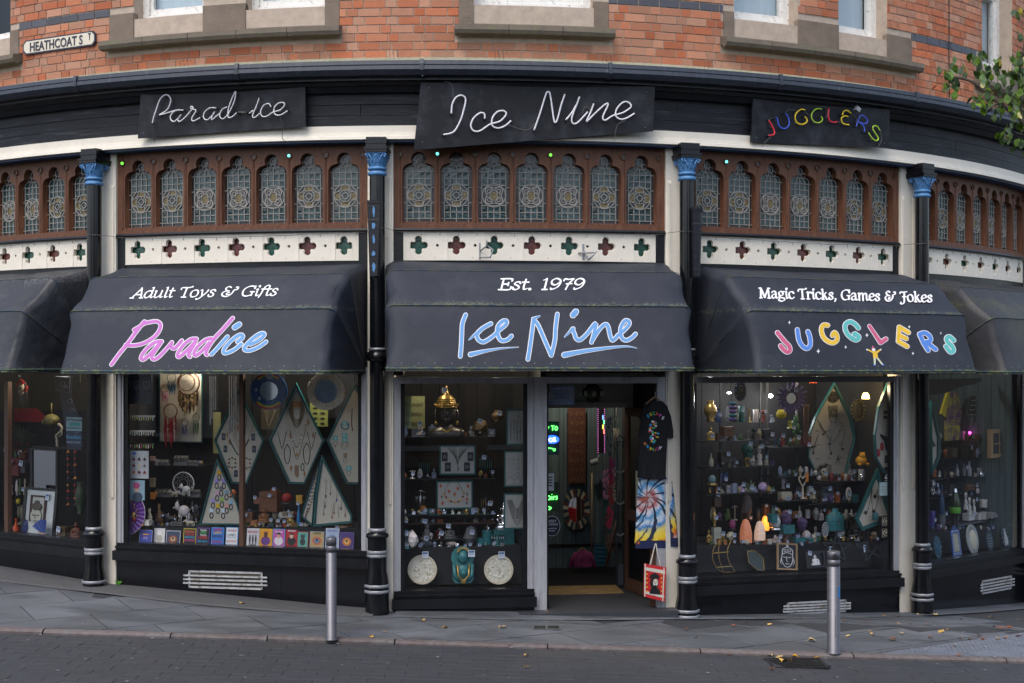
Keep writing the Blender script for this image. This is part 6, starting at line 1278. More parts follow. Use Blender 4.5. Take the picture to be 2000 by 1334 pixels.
put(T,s,lambda b: (b.ring(0,150,24,34,-30,-20,0,16,.2,2.9),b.tube([(-30,-34,95),(-27,-38,40),(0,-36,8),(27,-38,40),(30,-34,95)],5,5),b.poly([(-18,22),(18,22),(8,0),(-8,0)],-34,-20)),'gilding','gold',False); ptag(T,s,42,150,-40,34,34)
# bust of the crowned head
T,s=sp('M',345,372,.55,'crowned_head','large dark bronze bust of a serene face with a tall gold crown','statue'); mat('bronze',(.10,.095,.085),.35,metal=.5,var=.3,scale=20)
def f_bust(b):
    b.lathe([(92,0),(98,18),(80,38),(40,50),(24,62),(24,80)],18,sq=.5); b.ball((0,0,118),(50,46,60),18); b.tube([(0,-44,132),(0,-56,104)],lambda t: 5+4*t,6); b.ball((0,-47,88),(15,7,5),8); b.ball((0,-44,82),(12,7,4),8)
    for q in (-1,1): b.tube([(q*8,-46,130),(q*22,-44,136),(q*38,-34,128)],3,5); b.ball((q*22,-42,122),(13,6,5),8); b.tube([(q*50,0,140),(q*58,0,110),(q*50,-4,76)],7,6)
put(T,s,f_bust,'face','bronze',False)
put(T,s,lambda b: ([b.lathe([(54-k*3,145+k*10),(58-k*3,150+k*10),(52-k*3,156+k*10)],20) for k in range(5)],b.lathe([(40,190),(34,205),(16,214),(8,232),(2,262)],16),[b.ball((58*cos(a*.4),55*sin(a*.4),160),6,6) for a in range(16)],[b.ball((q*54,-8,68),(8,6,12),8) for q in (-1,1)],b.tube([(-26,-34,40),(0,-44,22),(26,-34,40)],6,6)),'crown','gold',False); ptag(T,s,-10,235,-20,26,26)
for (x0,x1,y,d,lab,m) in ((112,595,374,.5,'glass shelf under the crowned head','shelf_dark'),(112,600,588,.5,'glass shelf under the upper necklace board','shelf_dark'),(112,600,770,.5,'glass shelf under the amber necklace board','turq_edge'),(150,595,815,.6,'reddish wooden shelf behind the silver figures','brown_wood'),(205,500,898,.5,'low glass shelf over the black plinth','shelf_dark')):
    if m == 'turq_edge' and m not in MT: mat('turq_edge',(.03,.09,.09),.2)
    shelf('M',x0,x1,y,d,.3,lab,m,5)
def rboard(src,x,y,w,h,label,fn,d=.48,lean=0,t=7,turn=0):
    T,s=sp(src,x,y,d,'jewellery_board',label,'display board','teal edged boards of jewellery',lean=lean); put(T,s,lambda b: frame_rect(b,w,h,t),'board',['teal_frame','linen_grey']); fn(T,s); return T
def b1(T,s):
    for a in (-20,-10,0,10,22): chain(T,s,0,0,[(-a-30,-140),(0,-70-a),(a+34,-140)],1.2,'wire_grey')
    tags(T,s,0,0,[(-66,-92),(-50,-40),(66,-92),(48,-40)],30,46,'1a1c24',m2='8a8c94'); drop(T,s,0,0,[(0,-60),(2,-30)],8,30,'chrome')
rboard('M',402,568,184,150,'teal edged board with four black cards and a silver necklace',b1)
def b2(T,s):
    L=[(-52,-78),(-44,-60),(-32,-46),(-18,-38),(0,-34),(18,-36),(32,-46),(42,-62),(48,-80)]
    for k,(a,c) in enumerate(L): drop(T,s,0,0,[(a,c)],13,14,['b07818','8a3010','c89828','6a1c10'][k % 4])
    drop(T,s,0,0,[(0,-74),(-72,-118),(68,-116),(-62,-30),(-30,-90),(16,-104),(62,-50)],14,22,'a04818'); chain(T,s,0,0,[(-52,-78),(-30,-130),(10,-140),(48,-80)],1,'wire_grey'); drop(T,s,0,0,[(62,-30),(-66,-62),(64,-74)],8,20,'3a3028')
rboard('M',387,742,184,142,'teal edged board with an amber and copper bead necklace',b2)
def rb1(T,s): [ (chain(T,s,0,0,[(x,-130),(x,-20)],1.4,'5c5c5a','chain'),drop(T,s,0,0,[(x,-60-abs(x))],7,16,'4a4a4c')) for x in (-38,-22,-6,10,26,42)]; [MB(s.fx,s.u,s.u).ring(2,145,6,8,-4,-2,0,12).build('ring',mm('5c5c5a'),T)]
def rb2(T,s): [MB(s.fx,s.u,s.u).ring(x,z,r-1.4,r,-4,-2,0,14).build('hoop',mm('5c5c5a'),T) for x,z,r in ((-36,28,20),(-2,28,18),(34,28,20),(-36,64,13),(0,62,12),(34,64,14),(-34,94,10),(0,94,9),(34,96,10),(-40,140,6),(-20,140,6),(4,140,6),(24,140,6),(42,140,6),(-40,120,5),(-20,120,5),(4,120,5),(26,120,5))]
def rb3(T,s): [chain(T,s,0,0,[(-52+k*5,-150),(0,-20-k*16),(52-k*5,-150)],1.3,'5c5c5a') for k in range(6)]; drop(T,s,0,0,[(2,-100),(2,-86),(2,-72),(2,-58)],10,14,'5a5048')
rboard('M',712,416,122,182,'teal edged board of straight silver chains, topmost by the door post',rb1,d=.2); rboard('M',707,630,134,184,'teal edged board of hoop earrings, middle one by the door post',rb2,d=.2); rboard('M',705,845,134,182,'teal edged board of V shaped chains, lowest by the door post',rb3,d=.2)
for x,lab in ((126,'pale green jewellery board at the upper left, outer one'),(195,'pale green jewellery board at the upper left, inner one')):
    T,s=sp('M',x,332,.8,'jewellery_board',lab,'display board','teal edged boards of jewellery'); put(T,s,lambda b: b.box(-34,40,0,4,0,165),'board',pm('8c9266'))
    for k in range(9): put(T,s,lambda b: b.ring(-20+(k % 3)*20,25+(k//3)*48,6,8,-3,0,0,10),'ring',pm('54543c'))
for a in (('crystal',200,362,60,70,['quartz'],'clear crystal group left of the crowned head'),('rock',515,360,80,70,['5a4a2a'],'dark gold animal trinket right of the crowned head'),('vase',605,300,60,60,['6a5434'],'ribbed brown vase at the right of the top shelf'),('stand',232,582,60,86,['wire_black','turquoise'],'black jewellery stand with turquoise beads, left of the boards'),('stand',545,578,70,110,['wire_black','turquoise'],'black jewellery stand with turquoise beads, right of the boards'),
  ('stand',212,762,54,120,['chrome','chrome'],'silver stand with hanging chains above the amber stones'),('rock',224,765,40,40,['b06a20'],'piece of raw amber on the glass shelf'),('box',268,768,40,26,['turquoise'],'tiny turquoise box beside the raw amber'),('box',482,768,40,30,['turquoise'],'tiny turquoise box right of the amber board'),('stand',552,766,70,90,['wire_black','gold'],'stand draped with amber beads at the right'),
  ('crystal',315,768,30,34,['c8863a'],'small amber point left of the board foot'),('crystal',440,768,40,36,['c0b8a8'],'small clear points right of the board foot'),('stand',140,945,50,100,['turquoise','chrome'],'turquoise stand with silver bracelets at the left'),('rock',172,935,56,80,['quartz'],'white quartz lump behind the turquoise stand'),('wolf',245,935,80,140,['6a6a6c'],'grey howling wolf holding a silver necklace'),
  ('rock',240,935,60,60,['8a8a88'],'rough grey stone at the foot of the howling wolf'),('stand',310,930,40,90,['chrome','a03838'],'small silver stand with red drops'),('buddha',362,893,66,72,['5a5a58'],'grey stone seated figure in the middle'),('rock',374,935,60,28,['b8a8a0'],'pale pink flat stone below the grey figure'),('rock',466,935,70,100,['5c5c60'],'hooded grey stone figure beside the turquoise boxes'),
  ('buddha',637,845,100,136,['chrome'],'silver seated buddha on a turquoise box')):
    good(a[0],'M',a[1],a[2],a[3],a[4],a[5],a[6],.62 if a[2] < 860 else .56,(random.uniform(-.2,.3),random.uniform(.6,1),22) if random.random() < .55 else None)
for x,y,w,h,lab in ((637,930,104,84,'large turquoise box under the silver buddha'),(554,930,54,80,'tall round turquoise stand'),(522,936,54,44,'low round turquoise stand')):
    T,s=sp('M',x,y,.6,'display_stand',lab,'stand'); put(T,s,lambda b: b.box(-w/2,w/2,-30,30,0,h) if w > 60 else b.lathe([(w/2,0),(w/2,h)],20),'block','turquoise',False)
good('stand','M',607,930,70,62,['turquoise','chrome'],'turquoise T bar with silver bracelets in front of the large box',.5)
good('crystal','M',554,852,30,30,['chrome'],'little silver tree on the tall round stand',.6)
# ================= entrance goods
wallD=2.9
T,s=sp('D',280,1035,wallD,'door_curtain','grey green vertical boarding with hanging curtains inside the shop','curtain'); mat('curtain',(.085,.12,.125),.8,var=.35,scale=3,stretch=(5,5,.3))
for k in range(26): x=-195+k*20; put(T,s,lambda b: b.box(x,x+19,-2-(k % 3)*3,6,-10,830),'fold','curtain')
put(T,s,lambda b: b.box(-200,320,-14,6,100,116),'rail','interior_dark')
T,s=sp('D',252,612,wallD-.12,'tapestry','long reddish brown patterned tapestry hanging inside the shop','tapestry'); mat('tapestry_red',(.08,.028,.018),.9,var=.6,scale=26); mat('tapestry_gold',(.14,.075,.03),.9,var=.5,scale=30)
put(T,s,lambda b: b.box(-46,46,0,4,0,390),'cloth','tapestry_red')
for k in range(24): put(T,s,lambda b: b.ring((k % 3-1)*26,20+(k//3)*48,6,10,-1.5,0,0,10) if k % 2 else b.poly([((k % 3-1)*26-9,20+(k//3)*48),((k % 3-1)*26,30+(k//3)*48),((k % 3-1)*26+9,20+(k//3)*48),((k % 3-1)*26,10+(k//3)*48)],-1.5,0),'motif','tapestry_gold')
T,s=sp('D',250,852,wallD-.15,'mosaic_mirror','oval mirror in a fish pattern mosaic frame on the inner wall','mirror')
for k in range(30): a=2*pi*k/30; put(T,s,lambda b: b.poly([(x*.0+r_*68*cos(q)/1,108+r_*106*sin(q)) for r_,q in ((.62,a),(1.0,a),(1.0,a+.2),(.62,a+.2))],-6,0),'mosaic_strip',pm(['1a2430','8a8468','16303e','5a2a20','b0a890'][k % 5]))
put(T,s,lambda b: b.ell(0,108,42,66,-2,0,0,26),'glass','mirror')
# neon shop notice boards beside the door post
mat('glow_green',(.1,.9,.1),.3,emit=(.10,1,.12),es=2.2); mat('glow_blue',(.02,.05,.6),.3,emit=(.02,.10,1),es=1.8); mat('glow_white',(.9,.9,1),.3,emit=(.75,.85,1),es=1.6); mat('acrylic',(.03,.05,.09),.2)
T,s=sp('D',126,466,.75,'neon_notice','glowing green and blue neon notice half hidden by the door post','neon sign'); put(T,s,lambda b: b.box(-34,36,0,4,0,170),'back_panel','acrylic'); put(T,s,lambda b: b.ell(0,78,36,22,-3,-1,0,18),'blue_glow','glow_blue')
def ntube(T,s,L,r,m):
    for q in L: put(T,s,lambda b: b.tube(smooth_pts([(x,-8,z) for x,z in q],4),r,6),'tube',m)
ntube(T,s,[[(-30,145),(-24,125),(-18,145)],[(-6,148),(10,148)],[(2,148),(2,124)],[(20,146),(13,136),(20,125),(27,136),(20,146)],[(-30,30),(-16,34),(8,30),(14,22)],[(4,22),(14,22),(14,32)],[(-16,38),(-26,22)]],2.4,'glow_green')
ntube(T,s,[[(-22,92),(-26,66)],[(-2,82),(-12,84),(-16,74),(-8,67),(2,72)],[(2,75),(14,80),(12,88),(4,82),(6,69),(20,72)]],2.4,'glow_white')
T,s=sp('D',126,755,.75,'neon_notice','glowing green neon notice reading airs with an arrow, low by the door post','neon sign'); put(T,s,lambda b: b.box(-34,34,0,4,0,150),'back_panel',pm('0c2410'))
ntube(T,s,[[(-12,76),(-22,80),(-26,66),(-18,60),(-10,70),(-12,78),(-8,60)],[(-2,78),(-1,60)],[(-2,88),(-2,86)],[(6,78),(7,60)],[(7,72),(14,78)],[(26,78),(18,74),(26,68),(18,60)],[(-32,24),(-14,24),(-10,12)],[(-18,10),(-10,12),(-6,22)]],2.6,'glow_green')
T,s=sp('D',114,650,.7,'paper_notice','white paper notice between the two neon notices','notice'); put(T,s,lambda b: (b.box(-22,22,0,2,0,88,0),[b.box(-16,14,-1,0,66-k*14,72-k*14,1) for k in range(4)]),'sheet',[pm('c8ccd0'),pm('3a3c44')])
T,s=sp('D',126,883,.7,'round_plaque','dark blue round plaque with white lettering below the neon','plaque'); put(T,s,lambda b: (b.ell(0,54,42,54,-3,0,0,26),),'disc',pm('10182e')); put(T,s,lambda b: b.tube([(40*cos(k*pi/13),-4,54+51*sin(k*pi/13)) for k in range(26)],1.2,4,closed=True),'rim','print_white')
for k,(t_,z,q) in enumerate((('BARRY',72,15),('CORMACK',56,13),('founded here',38,9),('the shop',26,9))): text('lettering',t_,q*s.u*1.3,'print_white',T,Matrix.Translation((0,-4*s.u,z*s.u)),sx=.75,ext=.0005)
T,s=sp('D',174,210,.35,'warning_sign','blue and white security camera warning sign over the doorway','sign'); put(T,s,lambda b: (b.box(-66,66,0,2,0,96,0),b.box(-64,64,-1,0,72,92,1),b.box(-64,64,-1,0,4,16,1)),'plate',[pm('8c96a8'),pm('5a80b8')])
text('lettering','WARNING!',19*s.u*1.2,'print_white',T,Matrix.Translation((0,-2*s.u,75*s.u)),ext=.0006,sx=1.1); text('lettering','SECURITY\nCAMERAS',15*s.u*1.2,pm('4a70b0'),T,Matrix.Translation((0,-1*s.u,48*s.u)),ext=.0006,bold=.001); text('lettering','24 HOUR SURVEILLANCE',8*s.u,'print_white',T,Matrix.Translation((0,-2*s.u,6*s.u)),ext=.0006)
T,s=sp('D',332,200,.8,'hanging_lantern','round patterned lantern hanging over the doorway','lantern'); put(T,s,lambda b: b.lathe([(14,0),(30,10),(34,22)],16),'base','iron',False); put(T,s,lambda b: (b.lathe([(34,80),(28,92),(10,96)],16),b.tube([(-22,0,92),(-14,0,112),(14,0,112),(22,0,92)],2,5)),'cap','iron',False); put(T,s,lambda b: b.lathe([(34,22),(56,38),(58,52),(52,68),(34,80)],16),'shade',pm('4a4034'),False)
for k in range(8): put(T,s,lambda b: b.ball((57*cos(k*pi/4),57*sin(k*pi/4),48),(11,11,15),8),'glass_inset',pm('b8b8a8'),False)
T,s=sp('D',95,165,.3,'dark_mask','small dark red carved mask at the top left of the doorway','mask'); put(T,s,lambda b: (b.ball((0,0,36),(20,14,36),10),b.ball((0,-14,34),(5,8,12),6),b.ball((-8,-13,48),(5,3,4),6,1),b.ball((8,-13,48),(5,3,4),6,1)),'face',[pm('4a1410'),'wire_black'],False)
T,s=sp('D',350,512,wallD-.2,'security_camera','grey security camera on the inner wall','camera'); put(T,s,lambda b: (setattr(b,'T',Matrix.Rotation(-.3,4,'Y')),b.lathe([(14,-26),(16,14)],10,(0,0,12),ax='x'),setattr(b,'T',None),b.tube([(10,0,22),(18,8,44)],5,6)),'housing',pm('8a8c90'),False)
T,s=sp('D',330,1000,wallD-.3,'wooden_pole','thin wooden pole leaning on the inner wall','pole'); put(T,s,lambda b: b.tube([(-2,0,0),(0,0,440)],4,6),'pole','pale_wood',False)
mat('glow_strip',(.5,.2,.5),.3,emit=(.9,.25,.75),es=.9)
T,s=sp('D',378,458,2.3,'light_strip_frame','tall panel edged with pink and purple lights inside the shop','sign'); put(T,s,lambda b: b.box(-22,20,0,4,0,238),'panel',pm('1c1420'))
for k in range(22): put(T,s,lambda b: (b.ball((-18,-3,4+k*10.5),1.8,5),b.ball((16,-3,4+k*10.5),1.8,5)),'led','glow_strip',False)
for k,c in enumerate(((1,.2,.1),(.9,.8,.1),(.1,.9,.3),(.2,.4,1))): nm='glow_bar_%d' % k; mat(nm,c,.3,emit=c,es=1.3); put(T,s,lambda b: b.box(10-k % 2*5,15-k % 2*5,-5,-3,100+k*24,122+k*24),'light_bar',nm)
for k,(x,y,w,h,c,lab) in enumerate(((402,690,46,150,['e090b8','d878b0','f0b0d0'],'pale pink feather boa inside the doorway'),(428,720,44,160,['b01828','d02438'],'dark red feather boa inside the doorway'),(432,600,40,120,['c82890','a01c78'],'magenta feather boa high in the doorway'),(420,840,44,110,['d82858','e83870'],'crimson pink feather boa low in the doorway'),(448,700,36,170,['d8d0c0','bone'],'cream feather boa next to the ladder'),(420,470,44,200,['2c2c7a','1c1c5a'],'navy feather boa beside the light strip'),(398,780,30,90,['1c5a50','184a44'],'teal feather boa by the inner wall'),(425,960,60,90,['6a3a28','8a6a4a','3a2c28'],'mixed brown bundle of beads at the doorway floor'))):
    T,s=sp('D',x,y,1.9,'feather_boa',lab,'feather boa','feather boas hanging inside the doorway'); random.seed(k+40); b=MB(s.u)
    for j in range(150):
        z=random.uniform(0,h); a=random.uniform(0,6.28); r=w*.5*random.uniform(.3,1)*(.6+.4*sin(pi*z/h)); cx_,cy_=r*cos(a),r*sin(a)*.6; q=random.uniform(3,7); b.add([(cx_-q*.4,cy_,z+q),(cx_+q*.4,cy_,z+q*.6),(cx_*1.25+random.uniform(-3,3),cy_-3,z-q*1.6)],[(0,1,2)],j % len(c))
    b.build('plume',[mm(q) for q in c],T)
T,s=sp('D',478,1150,1.5,'metal_ladder_rack','grey metal rack with rungs standing in the doorway','rack'); put(T,s,lambda b: (b.tube([(-22,0,0),(-22,0,770),(-8,0,784),(10,0,770),(10,0,720)],4.5,6),b.box(-16,12,-6,6,0,125)),'upright',pm('50545e'),False)
for k in range(4): put(T,s,lambda b: b.tube([(-22,0,280+k*160),(-4,-8,270+k*160),(16,0,282+k*160)],5.5,6),'rung',pm('8a8c94'),False)
T,s=sp('D',455,330,1.8,'macrame_hanger','cream macrame dreamcatcher hanging in the doorway','hanging'); put(T,s,lambda b: (b.tube([(0,0,106),(0,0,60),(-16,0,20),(0,0,-10),(16,0,20),(0,0,60)],1.6,5),[b.tube([(x,0,0),(x*1.1,0,-80-abs(x)*3)],1.6,4) for x in (-12,-6,0,6,12)]),'cord','bone',False)
T,s=sp('D',282,1037,2.5,'tie_dye_jumper','pink and maroon tie dye jumper hanging low inside the shop','jumper'); mat('dye_pink',(.22,.03,.10),.9,var=.7,scale=14)
put(T,s,lambda b: (b.lathe([(52,0),(48,50),(30,74),(12,84)],16,sq=.4),[b.tube([(q*30,0,70),(q*50,0,40),(q*62,0,0)],13,8) for q in (-1,1)]),'body','dye_pink',False); put(T,s,lambda b: b.tube([(-30,0,76),(0,0,96),(30,0,76)],3,5),'hanger','pale_wood',False)
T,s=sp('D',374,1032,2.5,'tie_dye_cloth','turquoise and black tie dye cloth beside the pink jumper','cloth'); put(T,s,lambda b: (b.box(-32,32,-3,3,0,110,0),[b.box(-32+k % 2*8,30,-5,-3,12+k*22,18+k*22,1) for k in range(5)]),'cloth',[pm('1f6a7a'),pm('10181c')])
T,s=sp('D',428,1030,1.7,'didgeridoo','dark wooden pole leaning diagonally in the doorway','pole'); put(T,s,lambda b: b.tube([(-26,0,0),(30,0,230)],8,8),'pole','brown_wood',False)
# clothes hanging on the open door
def node_mat_tiedye(name,cx,cz,sc,hemz):
    m=bpy.data.materials.new(name); m.use_nodes=True; MT[name]=m; n=m.node_tree.nodes; l=m.node_tree.links; p=n['Principled BSDF']; p.inputs['Roughness'].default_value=.9
    tc=n.new('ShaderNodeTexCoord'); sx=n.new('ShaderNodeSeparateXYZ'); l.new(tc.outputs['Object'],sx.inputs[0])
    def mth(op,a,b=None):
        q=n.new('ShaderNodeMath'); q.operation=op
        for i,v in enumerate((a,b)):
            if v is None: continue
            if isinstance(v,(int,float)): q.inputs[i].default_value=v
            else: l.new(v,q.inputs[i])
        return q.outputs[0]
    dx,dz=mth('SUBTRACT',sx.outputs[0],cx),mth('SUBTRACT',sx.outputs[2],cz); r=mth('DIVIDE',mth('SQRT',mth('ADD',mth('MULTIPLY',dx,dx),mth('MULTIPLY',dz,dz))),sc); a=mth('ARCTAN2',dz,dx)
    nz=n.new('ShaderNodeTexNoise'); nz.inputs['Scale'].default_value=14; nz.inputs['Detail'].default_value=5; l.new(tc.outputs['Object'],nz.inputs[0]); nn=mth('MULTIPLY',mth('SUBTRACT',nz.outputs[0],.5),.22)
    rr=mth('ADD',mth('ADD',r,nn),mth('MULTIPLY',a,.05))
    cr=n.new('ShaderNodeValToRGB'); l.new(rr,cr.inputs[0]); e=cr.color_ramp.elements; e[0].position=0; e[0].color=(.45,.12,.07,1); e[1].position=1; e[1].color=(.012,.03,.12,1)
    for ps,c in ((.07,(.65,.55,.55)),(.13,(.45,.05,.03)),(.20,(.75,.72,.75)),(.28,(.03,.28,.55)),(.38,(.60,.68,.75)),(.46,(.02,.20,.50)),(.55,(.80,.66,.15)),(.66,(.85,.60,.03)),(.75,(.60,.05,.02)),(.83,(.65,.55,.5)),(.90,(.5,.04,.03))): x=e.new(ps); x.color=c+(1,)
    sp_=mth('ADD',mth('MULTIPLY',a,9),mth('MULTIPLY',rr,10)); w=mth('SINE',sp_); w2=mth('SINE',mth('ADD',mth('MULTIPLY',a,23),mth('MULTIPLY',rr,22)))
    mr=n.new('ShaderNodeMapRange'); l.new(mth('ADD',mth('MAXIMUM',w,w2),mth('MULTIPLY',nn,2)),mr.inputs[0]); mr.inputs[1].default_value=-.15; mr.inputs[2].default_value=.3
    mx=n.new('ShaderNodeMix'); mx.data_type='RGBA'; l.new(mr.outputs[0],mx.inputs[0]); mx.inputs[6].default_value=(.02,.03,.06,1); l.new(cr.outputs[0],mx.inputs[7]); l.new(mx.outputs[2],p.inputs[0])
# front edge of the shop: the clothes hang from the head rail beside the door leaf
dS=-.02
T,s=sp('D',655,940,dS,'tie_dye_sweatshirt','long sleeved rainbow spiral tie dye sweatshirt hanging in the doorway','sweatshirt'); node_mat_tiedye('tie_dye',-45*s.u,262*s.u,300*s.u,40)
def garment(T,s,rows,m,seed=1,name='body',depth=14,folds=5):
    random.seed(seed); b=MB(s.u); n=22; vs=[]
    for z,x0,x1 in rows:
        for k in range(n): a=2*pi*k/n; cx_=(x0+x1)/2; w=(x1-x0)/2; vs.append((cx_+w*cos(a),depth*sin(a)*(.8+.3*sin(folds*cos(a)*2+z*.01+seed))-2,z))
    b.add(vs,[(i*n+k,i*n+(k+1) % n,(i+1)*n+(k+1) % n,(i+1)*n+k) for i in range(len(rows)-1) for k in range(n)],0,True); return b.build(name,m,T)
garment(T,s,[(0,-105,70),(30,-104,70),(90,-104,66),(180,-98,72),(280,-92,74),(330,-88,78),(365,-74,74),(382,-40,50)],'tie_dye',1)
garment(T,s,[(8,74,116),(60,72,114),(140,66,108),(240,62,98),(320,50,90),(360,40,80)],'tie_dye',2,'sleeve',11)
garment(T,s,[(20,-110,-80),(70,-106,-76),(200,-100,-70),(330,-92,-60),(365,-80,-50)],'tie_dye',3,'sleeve',10)
mat('navy_cuff',(.012,.02,.07),.9,var=.3,scale=20); garment(T,s,[(-2,-106,71),(38,-106,71)],'navy_cuff',1,'hem_band',15.5); garment(T,s,[(4,73,117),(50,72,115)],'navy_cuff',2,'cuff',12.5)
T,s=sp('D',655,590,dS-.06,'black_t_shirt','black t-shirt with a bright printed skeleton motif on a wooden hanger','t-shirt'); mat('tee_black',(.008,.008,.010),.95,var=.2)
garment(T,s,[(0,-40,56),(10,-96,52),(120,-88,56),(240,-80,62),(310,-72,74),(370,-56,62),(398,-26,36)],'tee_black',4,'body',16)
garment(T,s,[(210,56,92),(250,54,92),(320,44,80),(365,30,62)],'tee_black',5,'sleeve',13); garment(T,s,[(215,-92,-66),(260,-86,-58),(330,-74,-44),(370,-56,-30)],'tee_black',6,'sleeve',13)
put(T,s,lambda b: b.tube([(-52,0,384),(-10,0,416),(0,0,418),(52,0,380)],4,6),'hanger','pale_wood',False); put(T,s,lambda b: b.tube([(-2,0,418),(-2,0,440),(6,0,452),(12,0,440)],1.6,5),'hook','chrome',False)
cc=['2a9ad0','d8c020','38b060','d04040','c050b0','e0e0e0','d87828']
for k,(t_,x,z,r) in enumerate((('E',-40,316,.5),('S',-28,324,.3),('C',-14,328,.1),('A',2,326,-.1),('P',18,318,-.3),('E',30,306,-.5),('R',-54,176,.6),('E',-42,160,.4),('A',-28,150,.2),('L',-14,146,0),('I',-4,144,0),('T',8,146,-.1),('Y',18,152,-.2))): text('printed_letter',t_,22*s.u,pm(cc[k % 7],emit=None),T,Matrix.Translation((x*s.u,-21*s.u,z*s.u)) @ Matrix.Rotation(-r,4,'Y'),ext=.0006,bold=.0016)
random.seed(12); put(T,s,lambda b: [b.ell(-14+random.uniform(-24,24)*(.4+.6*sin(pi*k/30)),190+k*3.6,random.uniform(4,9),random.uniform(3,8),-21-k*.05,-20,k % 6,7,random.random()) for k in range(30)],'printed_figure',[pm(c) for c in cc[:6]],False)
T,s=sp('D',650,1216,dS-.12,'tote_bag','red tote bag with a black stencilled portrait and yellow dots, hanging low by the door','bag'); mat('tote_red',(.50,.015,.02),.85,var=.15,scale=30); mat('tote_cream',(.60,.55,.48),.9,var=.1)
put(T,s,lambda b: b.add([(-56,-6,28),(50,-8,0),(58,-8,176),(-54,-6,196),(-56,10,28),(58,14,2),(64,14,170),(-54,10,196)],[(0,1,2,3),(1,5,6,2),(4,7,6,5),(3,2,6,7),(0,4,5,1),(0,3,7,4)]),'body','tote_red',False)
def quadp(b,u0,u1,v0,v1,y,m=0):
    def P_(u,v): x0,x1=-56+2*v,50+8*v; z0,z1=28-28*u,196-20*u; return (x0+(x1-x0)*u,-7.0-y,z0+(z1-z0)*v)
    b.add([P_(u0,v0),P_(u1,v0),P_(u1,v1),P_(u0,v1)],[(0,1,2,3)],m)
put(T,s,lambda b: (quadp(b,.04,.96,.80,.90,1.8),quadp(b,.04,.96,.10,.18,1.8),quadp(b,.0,.06,0,1,1.8),quadp(b,.88,.93,.0,.98,1.8)),'cream_band','tote_cream',False)
put(T,s,lambda b: [b.ell(q,55+k*22,4,4,-11,-9,0,8) for k in range(5) for q in (-42,34)],'yellow_dot',pm('d8b020'),False)
put(T,s,lambda b: (b.ell(-4,96,22,30,-10.6,-9,0,16),b.poly([(-30,122),(-22,142),(2,148),(22,134),(22,118),(-2,126)],-11,-9,0),b.poly([(-30,44),(30,36),(22,66),(4,74),(-22,70)],-10.6,-9,0),b.ell(2,98,13,20,-12,-10.6,1,14),b.box(-8,-2,-13,-12,102,105,0),b.box(5,11,-13,-12,101,104,0),b.poly([(-6,86),(8,86),(6,78),(-3,78)],-13,-12,0),b.poly([(0,102),(3,92),(-2,92)],-13,-12,0)),'stencil_portrait',['wire_black','tote_cream'],False)
for q in (0,1): put(T,s,lambda b: b.tube(smooth_pts([(-26+q*8,-6+q*12,186),(-8,-2,250),(6,0,296),(14,-2,250),(30,-6+q*12,178)],4),3.2,5),'handle','tote_cream',False)
T,s=sp('D',640,1245,.06,'wooden_post','short brown wooden post behind the tote bag','post'); put(T,s,lambda b: b.box(-14,14,-8,8,0,330),'post','brown_wood',False)
# ================= bay 3
plinth(3,-HW+.13,HW-.13,.32,.38,sills[3],(zat(3,1390,1066,.38),zat(3,1745,1054,.38)),'sloping black cloth plinth in the window right of the door',d2=1.3)
for (src,x0,x1,y,d,lab) in (('J',80,430,395,.7,'upper glass shelf at the left of the crystal window'),('J',400,640,426,.7,'narrow upper shelf beside the surfboard shaped case'),('J',80,430,528,.7,'second glass shelf at the left with painted skulls'),('J',80,440,662,.65,'third glass shelf at the left with small crystals'),('J',440,654,698,.6,'shelf carrying the bone skull'),('K',100,370,602,.6,'shelf carrying the raven and the glass tankards'),('K',80,335,712,.6,'shelf carrying the white skull and an oval frame'),('J',430,654,575,.65,'shelf with the heart shaped ornament')):
    shelf(src,x0,x1,y,d,.35,lab)
for k,(src,x) in enumerate((('J',152),('J',360),('J',392),('K',18))):
    T,s=sp(src,x,680,.95,'shelf_upright','slotted metal shelf upright, '+('first','second','third','fourth')[k]+' from the left behind the crystals','shelf'); put(T,s,lambda b: b.box(-4,4,0,8,0,600),'post','alu_dark')
def c_surf(T,s,cx,yb):
    put(T,s,lambda b: (b.lathe([(30,0),(24,10)],12,(199-cx,-6,yb-172),ax='y'),[b.ball((199-cx+26*cos(k),-5,yb-172+14*sin(k)),7,6) for k in range(7)]),'clasp','iron')
    for q in ((150,360),(190,460),(225,490),(100,455),(250,440),(183,410),(160,350)): put(T,s,lambda b: (b.poly([(q[0]-cx+8*sin(k*pi/4)*(1 if k % 2 else .5),yb-q[1]+9*cos(k*pi/4)*(1 if k % 2 else .5)) for k in range(8)],-4,-2)),'pendant',pm('26262a'))
    for L in ([(120,280),(140,330),(152,350)],[(190,370),(180,420),(192,455)],[(230,300),(260,340),(240,440)],[(125,360),(105,420),(100,450)],[(175,215),(185,290),(210,300),(222,240)],[(130,300),(200,400),(250,300)],[(215,520),(225,470),(235,520)]): chain(T,s,cx,yb,L,1.3,'5a5650')
    put(T,s,lambda b: (b.box(178-cx,222-cx,-5,-2,yb-275,yb-215,0),b.ring(200-cx,yb-248,14,18,-7,-5,1,12)),'card',[pm('5a5a54'),pm('2a2a28')])
    for k in range(9): put(T,s,lambda b: b.box(110+(k % 3)*60-cx,130+(k % 3)*60-cx,-3,-2,yb-345-(k//3)*70,yb-342-(k//3)*70),'label',pm('3c3a36'))
lozenge('K',[(202,98),(290,280),(312,385),(262,575),(112,572),(66,475),(68,370),(105,270)],.75,'tall teal edged board like a surfboard hung with dark pendants',c_surf,inner='linen_grey',t=9)
